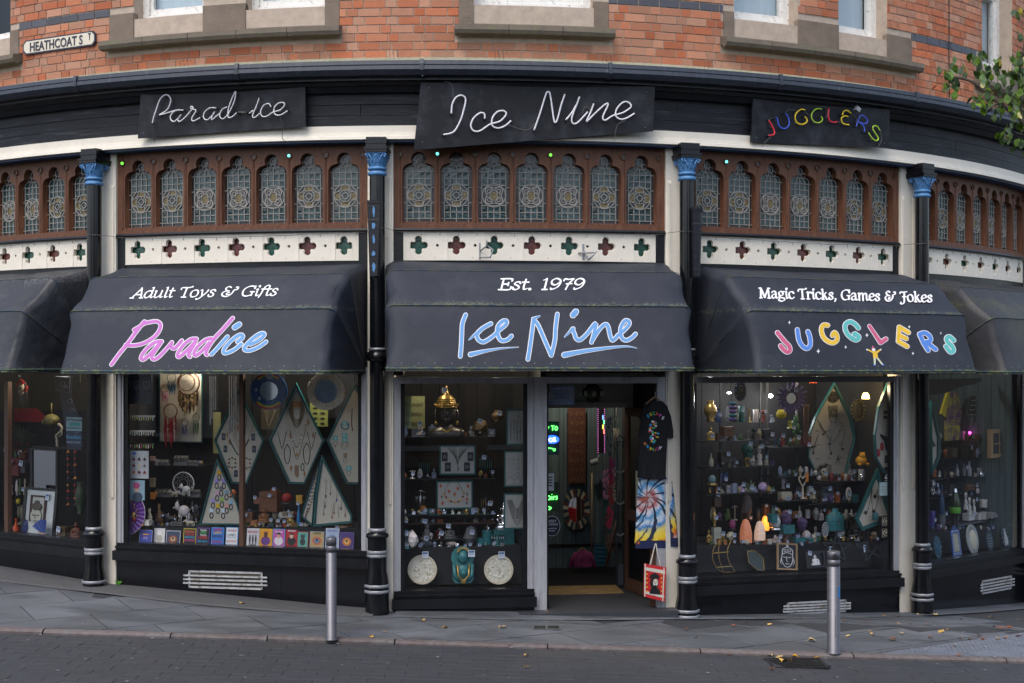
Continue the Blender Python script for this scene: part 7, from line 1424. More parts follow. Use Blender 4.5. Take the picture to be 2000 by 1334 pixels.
def c_surf2(T,s,cx,yb):
    for (x,y,w,h) in ((476,250,36,16),(476,275,36,16),(478,490,30,40),(474,540,30,20)): put(T,s,lambda b: b.box(x-w/2-cx,x+w/2-cx,-6,-2,yb-y-h/2,yb-y+h/2),'dark_pack',pm('2c2a2c'))
    put(T,s,lambda b: b.poly([(440-cx,yb-360),(475-cx,yb-375),(488-cx,yb-440),(470-cx,yb-445),(462-cx,yb-400),(440-cx,yb-370)],-8,-2),'feather',pm('232226'))
    for (x,y) in ((448,424),(430,455)): put(T,s,lambda b: b.ball((x-cx,-5,yb-y),(9,6,22),8),'red_purse',pm('a01820'))
lozenge('K',[(474,98),(505,240),(505,560),(455,560),(412,480),(405,360),(425,220)],.6,'slimmer teal edged board with red purses, right of the surfboard shaped one',c_surf2,inner='linen',t=9)
def c_tri3(T,s,cx,yb):
    for L in ([(398,640),(412,680),(430,640)],[(395,640),(405,770),(440,650)],[(398,640),(380,740),(366,755)]): chain(T,s,cx,yb,L,1.4,'4a443c')
    for q in ((413,680),(408,790),(366,760),(406,755)): put(T,s,lambda b: b.poly([(q[0]-cx+11*sin(k*pi/5)*(1 if k % 2 else .5),yb-q[1]+12*cos(k*pi/5)*(1 if k % 2 else .5)) for k in range(10)],-6,-2),'pendant',pm('26241f'))
lozenge('K',[(423,535),(500,800),(340,850),(310,790)],.48,'teal edged triangular case with three dark pendants, right of the crystal window',c_tri3,t=16,inner='linen')
# sun mirror
T,s=sp('J',510,262,.4,'sun_mirror','purple sun shaped mirror with curling rays','mirror'); mat('sun_purple',(.09,.045,.17),.5,var=.3,scale=20)
put(T,s,lambda b: (b.ring(0,84,28,52,-8,0,0,26),[b.poly([(50*cos(a-.13),84+50*sin(a-.13)),(50*cos(a+.13),84+50*sin(a+.13)),(86*cos(a+.08),84+86*sin(a+.08))],-5,0,0) for a in [k*2*pi/18 for k in range(18)]]),'sun','sun_purple'); put(T,s,lambda b: b.ell(0,84,28,28,-2,0,0,22),'glass','mirror'); put(T,s,lambda b: [b.poly([(56*cos(a-.10),84+56*sin(a-.10)),(56*cos(a+.10),84+56*sin(a+.10)),(72*cos(a),84+72*sin(a))],-7,-5,0) for a in [k*2*pi/18+.17 for k in range(18)]],'inner_ray',pm('7a5aa8')); ptag(T,s,-22,136,-12,24,24,.7); ptag(T,s,22,128,-12,22,24)
mat('lamp_glow',(1,.55,.2),.4,emit=(1,.62,.18),es=7); mat('bulb_white',(1,1,1),.4,emit=(.9,.95,1),es=7); mat('salt_lit',(.8,.3,.08),.5,emit=(1,.32,.04),es=.9,var=.3,scale=30); mat('salt_pink',(.55,.22,.12),.45,var=.3,scale=40,emit=(.8,.25,.12),es=.12); mat('salt_pale',(.70,.52,.42),.45,var=.2,scale=40,emit=(.9,.6,.45),es=.15); mat('red_glow',(.8,.1,.02),.4,emit=(1,.12,.02),es=2)
def pl(M,col,e,r=.04): L=bpy.data.lights.new('shop_lamp','POINT'); L.energy=e; L.color=col; L.shadow_soft_size=r; o=link('lamp_light',L); o.matrix_world=M; return o
T,s=sp('K',368,180,1.5,'lit_lamp','small glowing yellow lamp deep inside the crystal shop window','lamp'); put(T,s,lambda b: (b.lathe([(20,0),(16,20),(10,30)],12)),'shade','lamp_glow',False); l_=pl(Matrix.Translation((0,-.1,.12)),(1,.7,.35),4); l_.parent=T
for k,(src,x,y,w,lab) in enumerate((('J',405,175,36,'bright white ceiling light seen through the crystal window'),('J',194,160,32,'small dim white light at the upper left of the crystal window'))):
    T,s=sp(src,x,y,1.2,'ceiling_light',lab,'ceiling light'); put(T,s,lambda b: b.ball((0,0,10),(w*.38,10,10 if k == 0 else 5),12),'bulb','bulb_white',False); l_=pl(Matrix.Translation((0,-.1,-.05)),(.95,.97,1),5 if k == 0 else 3); l_.parent=T
T,s=sp('J',624,98,.6,'red_light','tiny red glowing ornament at the top of the crystal window','light'); put(T,s,lambda b: (b.ball((0,0,6),(12,6,6),8),[b.tube([(k*7-18,0,6),(k*9-24,0,-2)],1,4) for k in range(6)]),'glow','red_glow',False)
for a in (('vase','J',98,298,66,108,['gold'],'large gilded vase at the top left of the crystal window'),('buddha','J',98,392,56,76,['gold'],'small gold seated figure below the gilded vase'),('box','J',185,372,60,50,['5a3a20'],'framed wooden box on the upper shelf'),('doll','J',322,385,46,60,['1c1c20','2a5a9a'],'dark doll with blue eyes on the upper shelf'),('box','J',390,385,50,50,['24242a'],'black carton on the upper shelf'),
  ('skull','J',286,478,66,72,['1f5a50','wire_black'],'green painted skull with a red scarf'),('doll','J',347,518,40,104,['b8b0a8','wire_black'],'black and white skeleton doll'),('skull','J',308,518,36,34,['b0aca4','wire_black'],'small white painted skull beside the skeleton doll'),('beast','J',262,520,56,40,['14141a'],'black patterned cat lying on the second shelf'),('box','J',170,505,60,50,['2c241c'],'dark glass fronted box on the second shelf'),
  ('dome','J',105,620,52,54,['6a8a90','gold'],'abalone ball in a gold ring'),('stand','J',168,618,46,70,['14141a','3a6ac0'],'dark stand with blue eye charms'),('crystal','J',230,655,44,60,['amethyst'],'small dark crystal on the third shelf, left'),('crystal','J',258,655,30,40,['c0a8d8'],'pale violet points on the third shelf'),('crystal','J',298,655,50,80,['5a6a4a'],'greenish crystal cluster on the third shelf'),('rock','J',365,655,50,46,['c0a8d0'],'pale violet rock on the third shelf'),('rock','J',400,655,20,24,['5a7a3a'],'tiny green rock at the end of the third shelf'),
  ('box','J',130,730,40,66,['4a3828'],'upright wooden frame below the third shelf'),('rock','J',283,800,62,124,['3a2c28'],'tall dark cathedral geode'),('vase','J',118,830,26,82,['gold'],'slender gold vase at the left of the plinth'),('buddha','J',90,915,36,70,['gold'],'small gold figure at the far left of the plinth'),('beast','J',160,915,40,60,['gold'],'gold giraffe shaped beast beside the white box'),('box','J',128,920,42,82,['b0b0a4'],'white tower shaped box on the plinth'),('dome','J',210,850,40,56,['8a3a68','wire_black'],'pink swirling ball in a dark holder'),('rock','J',200,900,46,40,['bone'],'white shell piece below the pink ball'),
  ('dome','J',430,848,64,76,['c0c8cc','chrome'],'large clear glass ball on a silver stand'),('crystal','J',436,912,60,44,['quartz'],'low clear crystal cluster in front of the glass ball'),('rock','J',486,826,60,74,['amethyst'],'amethyst cluster on a turquoise box'),('rock','J',490,905,56,60,['6a5a50'],'brown druzy stone in front of the turquoise box'),('crystal','J',540,908,50,56,['amethyst'],'small amethyst points between the larger stones'),('rock','J',566,852,56,66,['amethyst'],'second amethyst cluster leaning to the right'),
  ('rock','J',588,900,46,46,['quartz'],'rose quartz lump on the plinth'),('crystal','J',632,900,60,48,['quartz'],'white crystal cluster on turquoise blocks'),('skull','J',607,692,48,66,['bone','wire_black'],'bone coloured skull on its shelf'),('hand','J',470,640,44,80,['8a8890'],'silver hand ornament on the middle shelf'),('box','J',476,695,60,40,['bone'],'bone carved tray below the silver hand'),('box','J',540,695,30,60,['24242c'],'narrow black carton beside the skull'),
  ('doll','J',465,420,34,60,['7a1c1c','wire_black'],'red doll on the narrow upper shelf'),('bottle','J',540,420,28,70,['4a5a30'],'green bottle on the narrow upper shelf'),('frog','J',530,360,50,100,['2c5a3a'],'green alien shaped figure in the background'),('box','J',590,420,40,50,['5a1c1c'],'dark red box on the narrow upper shelf'),('hand','J',505,330,60,40,['8a8a3a'],'yellow green ornament high in the background'),
  ('skull','K',148,572,40,46,['bone','wire_black'],'old skull on a pile of books'),('cup','K',345,600,34,60,['9a9a98'],'silver tankard at the right of the raven shelf'),('bottle','K',287,590,26,76,['7a8280'],'clear glass bottle on the raven shelf'),('cup','K',270,598,30,34,['bone'],'bone cup on the raven shelf'),('skull','K',200,712,50,46,['c8c4bc','wire_black'],'white skull on the lower shelf'),('tray','K',170,680,66,66,['5a5e66','bone'],'slanted grey tray of rings behind the white skull'),('box','K',240,705,40,40,['1e1e24'],'small black box behind the white skull'),
  ('stand','K',186,590,24,80,['3a4a3a','wire_black'],'thin dark candle stand on the raven shelf'),('vase','K',114,798,34,60,['6a6a68'],'pewter goblet with a crown'),('doll','K',112,900,30,70,['7a7670','wire_black'],'grey figurine below the pewter goblet'),('dome','K',236,888,64,50,['c0c4c8','chrome'],'shining silver ball at the front of the plinth'),('dome','K',300,892,50,50,['d8dce0','chrome'],'second shining silver ball under the crowned mirror'),('crystal','K',350,895,34,66,['3c342c'],'dark knobbed ornament beside the silver balls'),('skull','K',410,892,34,34,['6a5a40','wire_black'],'small brown skull in front of the triangle case'),
  ('frog','K',345,520,60,70,['c8901a'],'yellow globe partly hidden behind the boards'),('box','K',20,690,30,60,['1c1c22'],'black packet beside the bone skull'),('stand','K',295,560,30,60,['3a3a40','wire_black'],'dark metal stand behind the tankards')):
    big=a[3] > 780
    good(a[0],a[1],a[2],a[3],a[4],a[5],a[6],a[7],.55 if big else .72,(random.uniform(-.3,.3),random.uniform(.1,1),20) if random.random() < .6 else None)
for x,y,w,h,lab in ((490,868,66,44,'turquoise block under the amethyst'),(548,912,66,24,'low turquoise block at the plinth edge, left'),(615,912,56,20,'low turquoise block at the plinth edge, right'),(414,812,34,44,'turquoise carton beside the lit salt lamp'),(342,920,40,16,'turquoise base of the pale salt lamp')):
    T,s=sp('J',x,y,.5,'display_stand',lab,'stand'); put(T,s,lambda b: b.box(-w/2,w/2,-20,20,0,h),'block','turquoise',False)
for x,y,w,h,m,lab in ((279,916,62,122,'salt_pink','tall rough pink salt lamp'),(350,904,56,100,'salt_pale','pale rounded salt lamp in the middle'),(378,852,40,74,'salt_lit','small glowing orange salt lamp')):
    T,s=sp('J',x,y,.5 if m != 'salt_lit' else .7,'salt_lamp',lab,'salt lamp','salt lamps on the plinth'); random.seed(int(x)); b=MB(s.u)
    b.lathe([(w*.5,0),(w*.52,h*.15),(w*.5,h*.4),(w*.42,h*.7),(w*.25,h*.93),(w*.05,h)],9 if m == 'salt_pink' else 14,sm=m != 'salt_pink'); b.v=[(v[0]*(1+random.uniform(-.08,.08)),v[1]*(1+random.uniform(-.08,.08)),v[2]) for v in b.v]; b.build('salt_block',m,T); put(T,s,lambda b: b.lathe([(w*.52,-6),(w*.52,3)],14),'foot','brown_wood',False)
    if m == 'salt_lit': l_=pl(Matrix.Translation((0,-.12,.15)),(1,.4,.08),1.0,.05); l_.parent=T
# bust, crown mirror, raven, heart, frames
T,s=sp('K',212,852,.5,'necklace_bust','turquoise velvet necklace bust with a fine silver chain','bust'); put(T,s,lambda b: b.lathe([(56,0),(54,40),(56,72),(36,88),(20,94),(18,112)],18,sq=.5),'bust','turquoise',False); put(T,s,lambda b: b.tube([(-22,-18,92),(0,-32,40),(22,-18,92)],1.5,5),'chain','chrome',False); put(T,s,lambda b: b.ball((0,-33,36),5,6),'pendant','chrome',False)
T,s=sp('K',300,872,.5,'crown_mirror','ornate silver mirror shaped like a crown','mirror'); put(T,s,lambda b: (b.ring(0,50,30,40,-6,0,0,22),b.box(-30,30,-8,0,0,12),[b.tube([(x*.5,-3,84),(x,-3,104),(x*1.1,-3,96)],3,5) for x in (-36,-18,0,18,36)],[b.ball((x*1.1,-3,106),5,6) for x in (-36,-18,0,18,36)]),'frame','chrome',False); put(T,s,lambda b: b.ell(0,50,31,31,-2,0,0,20),'glass','mirror',False)
T,s=sp('K',160,886,.45,'oval_mirror','small oval mirror with beaded silver rim on the plinth','mirror'); put(T,s,lambda b: (b.ell(0,36,18,34,-2,0,0,20),[b.ball((20*cos(k*pi/10),-2,36+38*sin(k*pi/10)),4,5,1) for k in range(20)]),'glass',['mirror','chrome'],False)
T,s=sp('K',280,696,.55,'oval_photo_stand','white oval frame standing on the lower shelf','frame'); put(T,s,lambda b: (b.ell(0,32,18,32,-4,0,0,20),b.ell(0,32,12,24,-6,-4,1,16)),'frame',[pm('c8c4bc'),pm('8a8878')],False); ptag(T,s,2,30,-7,18,18)
T,s=sp('K',150,545,.7,'raven_figurine','black raven sitting on the old skull','figurine'); put(T,s,lambda b: (b.ball((-2,0,18),(24,11,10),9),b.ball((16,-4,28),(9,8,8),7),b.tube([(22,-4,28),(36,-6,25)],lambda t: 3.5*(1-t)+.4,5),b.tube([(-20,0,14),(-36,0,-8)],lambda t: 7*(1-.5*t),5),b.tube([(0,0,10),(2,0,0)],2,4)),'body','wire_black',False)
T,s=sp('K',148,598,.68,'book_pile','little pile of old books under the raven skull','books'); [put(T,s,lambda b: b.box(-24+k,24-k*2,-14,14,k*8,k*8+7),'book',pm(('6a5438','4a3a28','7a6a48')[k]),False) for k in range(3)]
T,s=sp('J',570,690,.58,'heart_ornament','bone white heart ornament on a stalk beside the skull','ornament'); put(T,s,lambda b: (b.tube(smooth_pts([(0,0,62),(-20,0,90),(-24,0,106),(-12,0,114),(0,0,102),(12,0,114),(24,0,106),(20,0,90),(0,0,62)],4),4,6),b.lathe([(14,0),(6,8),(4,62)],10)),'heart','bone',False); T,s=sp('J',592,604,.56,'orange_tag','narrow orange strip label beside the heart ornament','label'); put(T,s,lambda b: b.box(-8,8,-2,0,0,46),'strip',pm('c87820'),False)
T,s=sp('J',172,1068,.22,'wire_shelf','gold wire shelf shaped like a crescent moon','shelf',lean=.2)
put(T,s,lambda b: (b.tube(smooth_pts([(-10,0,164),(-48,0,130),(-64,0,80),(-48,0,30),(-8,0,0)],5),1.8,5),b.tube(smooth_pts([(-10,0,164),(-24,-4,120),(-28,-4,78),(-20,-4,36),(-8,0,0)],5),1.5,5),b.tube(smooth_pts([(60,0,160),(34,0,120),(28,0,80),(38,0,40),(66,0,0)],5),1.8,5),b.tube([(-10,0,164),(60,0,160)],1.5,4),b.tube([(-8,0,0),(66,0,0)],1.5,4),b.box(-58,32,-10,8,100,103),b.box(-50,38,-10,8,28,31),b.tube([(-58,-10,103),(32,-10,103)],1.8,4)),'wire','gold',False); put(T,s,lambda b: b.box(-40,30,-6,8,31,34),'shelf_board','wire_black',False)
T,s=sp('J',335,1062,.22,'hexagon_mirror','six sided mirror in a thin gold wire frame','mirror',lean=.2); hx_=[(-46,48),(-44,106),(0,104),(46,66),(46,0),(4,6)]
put(T,s,lambda b: b.tube([(x,-2,z) for x,z in hx_],2,5,closed=True),'frame','gold',False); put(T,s,lambda b: b.poly(hx_,0,1),'glass',pm('1c2826',.1),False)
T,s=sp('J',490,1055,.22,'picture_frame','light wooden frame holding a white cut out face of a buddha','picture',lean=.2,turn=.03)
put(T,s,lambda b: (setattr(b,'T',Matrix.Rotation(.12,4,'Y')),b.box(-54,-46,-6,2,0,136),b.box(44,52,-6,2,0,136),b.box(-46,44,-6,2,0,8),b.box(-46,44,-6,2,128,136)),'frame','pale_wood'); put(T,s,lambda b: (setattr(b,'T',Matrix.Rotation(.12,4,'Y')),b.box(-46,44,-1,1,8,128)),'backing','wire_black')
put(T,s,lambda b: (setattr(b,'T',Matrix.Rotation(.12,4,'Y')),b.tube(smooth_pts([(-26,-3,82),(-30,-3,50),(-16,-3,22),(0,-3,14),(16,-3,22),(28,-3,50),(26,-3,82)],4),2,5),b.tube(smooth_pts([(-26,-3,80),(-24,-3,104),(0,-3,114),(24,-3,104),(26,-3,80),(0,-3,88),(-26,-3,80)],4),2,5),b.ball((0,-3,121),6,8),[b.ball((x,-3,94+z),3,5) for x in (-16,-8,0,8,16) for z in (0,8)],b.tube([(-20,-3,66),(-10,-3,62),(-4,-3,66)],1.8,4),b.tube([(4,-3,66),(10,-3,62),(20,-3,66)],1.8,4),b.tube([(-2,-3,66),(-4,-3,44),(4,-3,42)],1.6,4),b.tube([(-10,-3,32),(0,-3,29),(10,-3,32)],2,4),b.tube([(-30,-3,60),(-36,-3,40),(-30,-3,26)],2,4),b.tube([(30,-3,60),(36,-3,40),(30,-3,26)],2,4)),'cut_face','print_white')
T,s=sp('J',640,1042,.22,'shadow_box','black shadow box with a small white seated figure','picture',lean=.2); put(T,s,lambda b: (b.box(-54,-44,-12,2,0,82),b.box(34,44,-12,2,0,82),b.box(-44,34,-12,2,0,10),b.box(-44,34,-12,2,72,82),b.box(-44,34,0,2,10,72)),'frame','wire_black'); put(T,s,lambda b: (setattr(b,'T',Matrix.Translation((-4,-4,12))),f_buddha(b,44,56)),'figure','print_white'); ptag(T,s,-40,74,-14,22,22,.3)
def star(src,x,y,r,label,wv=0):
    T,s=sp(src,x,y,.2,'wall_star',label,'ornament','black five pointed stars in the window',lean=.15); P=[(r*sin(k*4*pi/5+wv),r+r*cos(k*4*pi/5+wv)) for k in range(5)]
    for k in range(5): a,c=P[k],P[(k+1) % 5]; an=atan2(c[1]-a[1],c[0]-a[0]); L=sqrt((c[0]-a[0])**2+(c[1]-a[1])**2); put(T,s,lambda b: setattr(b,'T',Matrix.Translation(((a[0]+c[0])/2,-k*1.5,(a[1]+c[1])/2)) @ Matrix.Rotation(-an,4,'Y')) or b.box(-L/2,L/2,-3-6,0,-4,4),'batten','wire_black')
    ptag(T,s,-r*.5,r*.9,-12,20,36)
star('K',222,1022,78,'black wooden five pointed star behind the right bollard',.1); star('K',398,1018,82,'black wooden five pointed star in the right corner of the crystal window',-.12)
for x,y,lab in ((466,832,'upper of two black and white square boxes'),(466,890,'lower of two black and white square boxes')):
    T,s=sp('K',x,y,.35,'square_box',lab,'box','black and white square boxes'); put(T,s,lambda b: (b.box(-25,25,-10,10,0,54,0),b.ring(0,27,12,17,-12,-10,1,16),b.box(-20,20,-11,-10,5,7,1),b.box(-20,20,-11,-10,47,49,1),b.box(-20,-18,-11,-10,5,49,1),b.box(18,20,-11,-10,5,49,1),b.ball((0,-12,27),(7,3,9),8,1)),'box',['wire_black','bone'])
T,s=sp('K',476,674,.05,'glass_notice','small pale notice stuck inside the crystal window glass','notice'); put(T,s,lambda b: (b.box(-37,37,0,1,0,68,0),b.box(-28,20,-.6,0,44,45.4,1),b.box(-28,28,-.6,0,30,31.4,1),b.box(-28,10,-.6,0,18,19.4,1)),'sheet',[pm('a8bab8'),pm('55605f')])
T,s=sp('K',480,600,.06,'window_sticker','small white scroll sticker above the pale notice','sticker'); put(T,s,lambda b: (b.ring(0,22,8,12,-1,0,0,14),b.ring(-8,16,4,7,-1,0,0,12),b.ring(8,16,4,7,-1,0,0,12),b.box(-1,1,-1,0,34,56),b.box(-14,14,-1,0,0,3)),'print','print_white')
T,s=sp('J',250,190,.45,'mosaic_ornament','dark oval ornament with shell flower and blue stones hanging at the top','ornament'); put(T,s,lambda b: b.ell(0,50,36,52,-4,0,0,22),'panel',pm('141418'),False); put(T,s,lambda b: ([b.ball((9*cos(k*pi/3),-6,62+12*sin(k*pi/3)),(5,3,6),6) for k in range(6)],[b.ball((28*cos(k*pi/5),-5,50+42*sin(k*pi/5)),(3,2,7),6,1) for k in range(10)]),'inlay',[pm('6a6a60'),pm('4a6aa0')],False)
T,s=sp('J',214,296,.6,'crate_of_pouches','stack of violet and teal pouches hanging behind the gilded vase','pouches'); [put(T,s,lambda b: b.ball((0,0,12+k*20),(28,10,10),9),'pouch',pm(('5a4a8a','2a6a70','6a4a90','4a3a7a','2a5a70')[k]),False) for k in range(5)]
T,s=sp('J',590,350,.55,'bamboo_chime','reddish bamboo wind chime beside the purple sun','wind chime'); [put(T,s,lambda b: b.lathe([(4,-90-abs(k)*14+60),(4,130)],8,(k*8,0,0)),'tube','brown_wood',False) for k in (-2,-1,0,1)]; put(T,s,lambda b: b.box(-26,14,-6,6,130,142),'bar','brown_wood',False)
T,s=sp('J',460,285,.6,'glass_sun','yellow and green glass ball behind the purple sun','ornament'); put(T,s,lambda b: b.ball((0,0,26),26,12),'ball',pm('b0a018'),False)
T,s=sp('K',326,300,.85,'carved_mirror','dark carved oval mirror between the two tall boards','mirror'); put(T,s,lambda b: (b.ring(0,60,30,44,-6,0,0,24,q=1.3),[b.ball((42*cos(k*pi/8),-6,60+54*sin(k*pi/8)),8,6) for k in range(16)]),'frame',pm('2c2a1c'),False); put(T,s,lambda b: b.ell(0,60,30,40,-1,0,0,20),'glass',pm('14161a',.1),False)
# ================= bay 4
plinth(4,-HW+.13,HW-.3,.32,.38,sills[4],(zat(4,1820,1040,.38),zat(4,1970,1018,.38)),'sloping black cloth plinth in the rightmost window',d2=1.3)
T,s=sp('Q',228,395,.7,'tie_dye_shirt','yellow tie dye shirt hanging in the rightmost window','shirt'); mat('dye_yellow',(.42,.33,.07),.9,var=.5,scale=10,dirt=(.10,.04,.14),dscale=8,dlo=.45,dhi=.6)
put(T,s,lambda b: (b.box(-2,70,-6,6,0,130),b.poly([(-2,130),(-4,200),(20,250),(60,250),(74,160),(72,130)],-6,6)),'body','dye_yellow'); put(T,s,lambda b: b.poly([(-30,140),(-8,120),(14,250),(2,246)],-8,4),'sleeve',pm('c8b020')); put(T,s,lambda b: [b.ring(38,130,8+k*10,11+k*10,-7.5,-6,0,16,q=1.3) for k in range(4)],'spiral',pm('6a3a6a'))
T,s=sp('Q',372,275,.8,'sunglasses_rack','slanted rack of dark sunglasses in the rightmost window','rack'); put(T,s,lambda b: b.poly([(-40,0),(30,10),(52,110),(-20,110)],0,4),'rack',pm('26211e')); [put(T,s,lambda b: (b.ball((-24+k % 3*20+k//3*5,-3,14+k//3*24),(6,3,5),7),b.ball((-12+k % 3*20+k//3*5,-3,14+k//3*24),(6,3,5),7)),'glasses','chrome') for k in range(12)]
def c_r4(T,s,cx,yb): [chain(T,s,cx,yb,[(142,300+k*10),(155+k*3,380+k*20),(172-k*3,420)],1.6,'4a4640') for k in range(3)]
lozenge('Q',[(142,190),(188,380),(186,480),(146,566)],.55,'cream edge of a teal framed board behind the right column',c_r4,t=7)
T=thing('side_boarding','grey green vertical boarding on the right side of the rightmost window','boarding',Bm(4))
for k in range(15): MB().box(HW-.19-(k % 2)*.006,HW-.16,.09+k*.1,.185+k*.1,.1,2.7).build('board','curtain',T)
T,s=sp('Q',500,480,.25,'wooden_cabinet','small light wooden cabinet against the boarding','cabinet'); put(T,s,lambda b: (b.box(-40,40,0,20,0,145,0),b.box(-28,28,-2,0,20,125,1),b.box(-2,2,-4,0,20,125,0),b.box(-28,28,-4,0,70,74,0)),'case',['pale_wood','opposite_glass'])
for (x0,x1,y,d,lab) in ((150,410,395,.8,'top shelf in the rightmost window'),(150,410,480,.8,'second shelf in the rightmost window'),(150,420,580,.75,'third shelf in the rightmost window, with metal flasks'),(150,400,672,.7,'lowest shelf in the rightmost window')): shelf('Q',x0,x1,y,d,.35,lab)
T,s=sp('Q',351,362,.7,'magenta_light','tiny magenta light glowing in the rightmost window','light'); mat('glow_pink',(1,.1,.6),.3,emit=(1,.05,.6),es=5); put(T,s,lambda b: b.ball((0,0,8),7,8),'bulb','glow_pink',False)
for a in (('bottle',286,575,22,60,['8a8c90'],'metal hip flask on the third shelf, leftmost'),('bottle',320,575,24,64,['6a6c70'],'dark metal flask on the third shelf, second'),('bottle',348,575,26,76,['9a9ca0'],'taller metal flask on the third shelf, third'),('cup',400,575,28,40,['8a8a88'],'metal cup at the end of the third shelf'),('box',262,478,50,46,['3a2c20'],'dark wooden box on the second shelf, left'),('box',340,478,60,60,['1c1a20'],'black machine like box on the second shelf'),('box',345,393,40,26,['5a3428'],'low brown box beside the magenta light'),
  ('tray',345,645,80,34,['6a4c38','bone'],'brown tray on the lowest shelf'),('box',250,665,40,46,['2a2c30'],'small dark carton on the lowest shelf'),('stand',165,660,40,70,['chrome','chrome'],'chrome stand at the left of the rightmost window'),('bottle',206,770,32,150,['1c3a5a'],'tall dark blue bottle shaped lamp'),('rock',210,850,40,120,['5a5c60'],'crumpled silver ornament under the blue bottle'),('box',158,845,28,90,['4a3a8a'],'violet patterned tall carton'),('box',272,828,36,62,['b0887a'],'flesh coloured small carton with a red dot'),
  ('doll',330,745,30,90,['c8c6c0','wire_black'],'white twisted figurine, left of three'),('doll',348,770,34,90,['c8c6c0','wire_black'],'white twisted figurine, middle of three'),('doll',372,770,30,80,['c8c6c0','wire_black'],'white twisted figurine, right of three'),('box',345,800,60,36,['c8c6c2'],'white base box with black top, left of three'),('box',395,798,50,34,['c8c6c2'],'white base box with black top, middle of three'),('box',425,795,44,36,['c8c6c2'],'white base box with black top, right of three'),('cup',420,735,46,40,['c0bebb'],'white cup shaped ornament behind the white boxes'),('box',462,790,40,30,['9a9a98'],'grey small box at the end of the white row')):
    good(a[0],'Q',a[1],a[2],a[3],a[4],a[5],a[6],.62 if a[2] < 680 else .5,(random.uniform(-.3,.3),random.uniform(.3,1),18) if random.random() < .5 else None)
shelf('Q',300,492,808,.42,.3,'pale edged tray shelf under the white boxes','alu_dark',8)
T,s=sp('Q',276,765,.45,'lava_lamp','green lava lamp in the rightmost window','lamp'); put(T,s,lambda b: b.lathe([(24,0),(26,30),(22,70),(12,108)],16),'glass_body',pm('2a3a22',.15),False); put(T,s,lambda b: b.lathe([(27,2),(28,20),(26.5,32),(10,33)],16),'green_wax',pm('5aa028'),False); put(T,s,lambda b: (b.lathe([(12,108),(8,126)],12),b.lathe([(16,-70),(24,-2),(26,0)],14)),'metal','chrome',False)
def dplate(x,y,rx,rz,base,deco,label,kind):
    T,s=sp('Q',x,y,.14,'round_picture' if kind != 'mirror' else 'oval_mirror',label,'plaque',lean=.15); put(T,s,lambda b: b.ell(0,rz,rx,rz,-6,0,0,32),'disc',pm(base),False)
    c=[pm(deco),'mirror']
    if kind == 'star': put(T,s,lambda b: b.tube([(rx*.75*sin(k*4*pi/5+.2),-7,rz+rz*.75*cos(k*4*pi/5+.2)) for k in range(5)],2,5,closed=True),'star',c[0],False); put(T,s,lambda b: [b.ball((rx*.88*cos(k*pi/6),-7,rz+rz*.88*sin(k*pi/6)),3,5) for k in range(12)],'dots',c[0],False)
    elif kind == 'mirror': put(T,s,lambda b: b.ell(0,rz,rx*.62,rz*.62,-8,-6,0,26),'glass','mirror',False); put(T,s,lambda b: [b.tube([(rx*.66*cos(k*pi/20),-7,rz+rz*.66*sin(k*pi/20)),(rx*.98*cos(k*pi/20),-7,rz+rz*.98*sin(k*pi/20))],1,4) for k in range(40)],'ridge',pm('9a9ea0'),False)
    elif kind == 'words': put(T,s,lambda b: ([b.tube([(rx*.6*cos(pi*k/8),-7,rz+rz*.45*sin(pi*k/8)+4) for k in range(9)],2.4,4)],[b.box(-rx*.6,rx*.6,-8,-6,rz-8-q*12,rz-3-q*12) for q in range(3)],[b.ball((-14+k*14,-7,rz+8),5,6) for k in range(3)]),'printing',c[0],False)
    elif kind == 'figure': put(T,s,lambda b: (b.lathe([(12,-40),(14,-10),(9,10),(6,30),(2,44)],10,(0,-6,rz)),[b.ball((rx*.85*cos(k*pi/6),-7,rz+rz*.85*sin(k*pi/6)),2.5,5) for k in range(12)]),'figure',c[0],False)
dplate(190,998,38,58,'1a3246','3a8ab0','oval blue plaque with a pale five pointed star','star'); dplate(372,975,58,76,'a8acac','a8acac','oval mirror with a ridged white frame','mirror'); dplate(455,958,38,54,'1e2c38','6a7a88','dark oval plaque printed with pale lettering rows','words'); dplate(533,942,38,54,'1a2c3a','a8b0b4','dark oval plaque with a pale slender figure','figure')
T,s=sp('Q',282,985,.14,'patterned_mirror','tall mirror in a blue and white patterned frame with arched top','mirror',lean=.12); put(T,s,lambda b: (b.poly([(-42,0),(48,0),(44,130),(20,142),(2,160),(-16,142),(-40,130)],-6,0,0),),'frame',pm('1c3a7a'),False); put(T,s,lambda b: b.box(-24,30,-7,-6,22,116),'glass','mirror',False); put(T,s,lambda b: [b.ball((x,-6,z),3,5) for z in range(8,130,10) for x in (-34,-28,36,42)]+[b.ball((x,-6,z),3,5) for x in range(-20,34,9) for z in (8,15,124,130)],'pattern',pm('9ab0d8'),False)
T,s=sp('Q',430,165,.35,'awning_rag','dark cloth edge sagging under the rightmost awning','cloth'); put(T,s,lambda b: b.add([(-300+k*20,0,90) for k in range(15)]+[(-300+k*20,4*sin(k*1.3),4+75*(k/14)**1.4+5*sin(k*.9)) for k in range(15)],[(k,k+1,16+k,15+k) for k in range(14)]),'cloth','black_cloth')
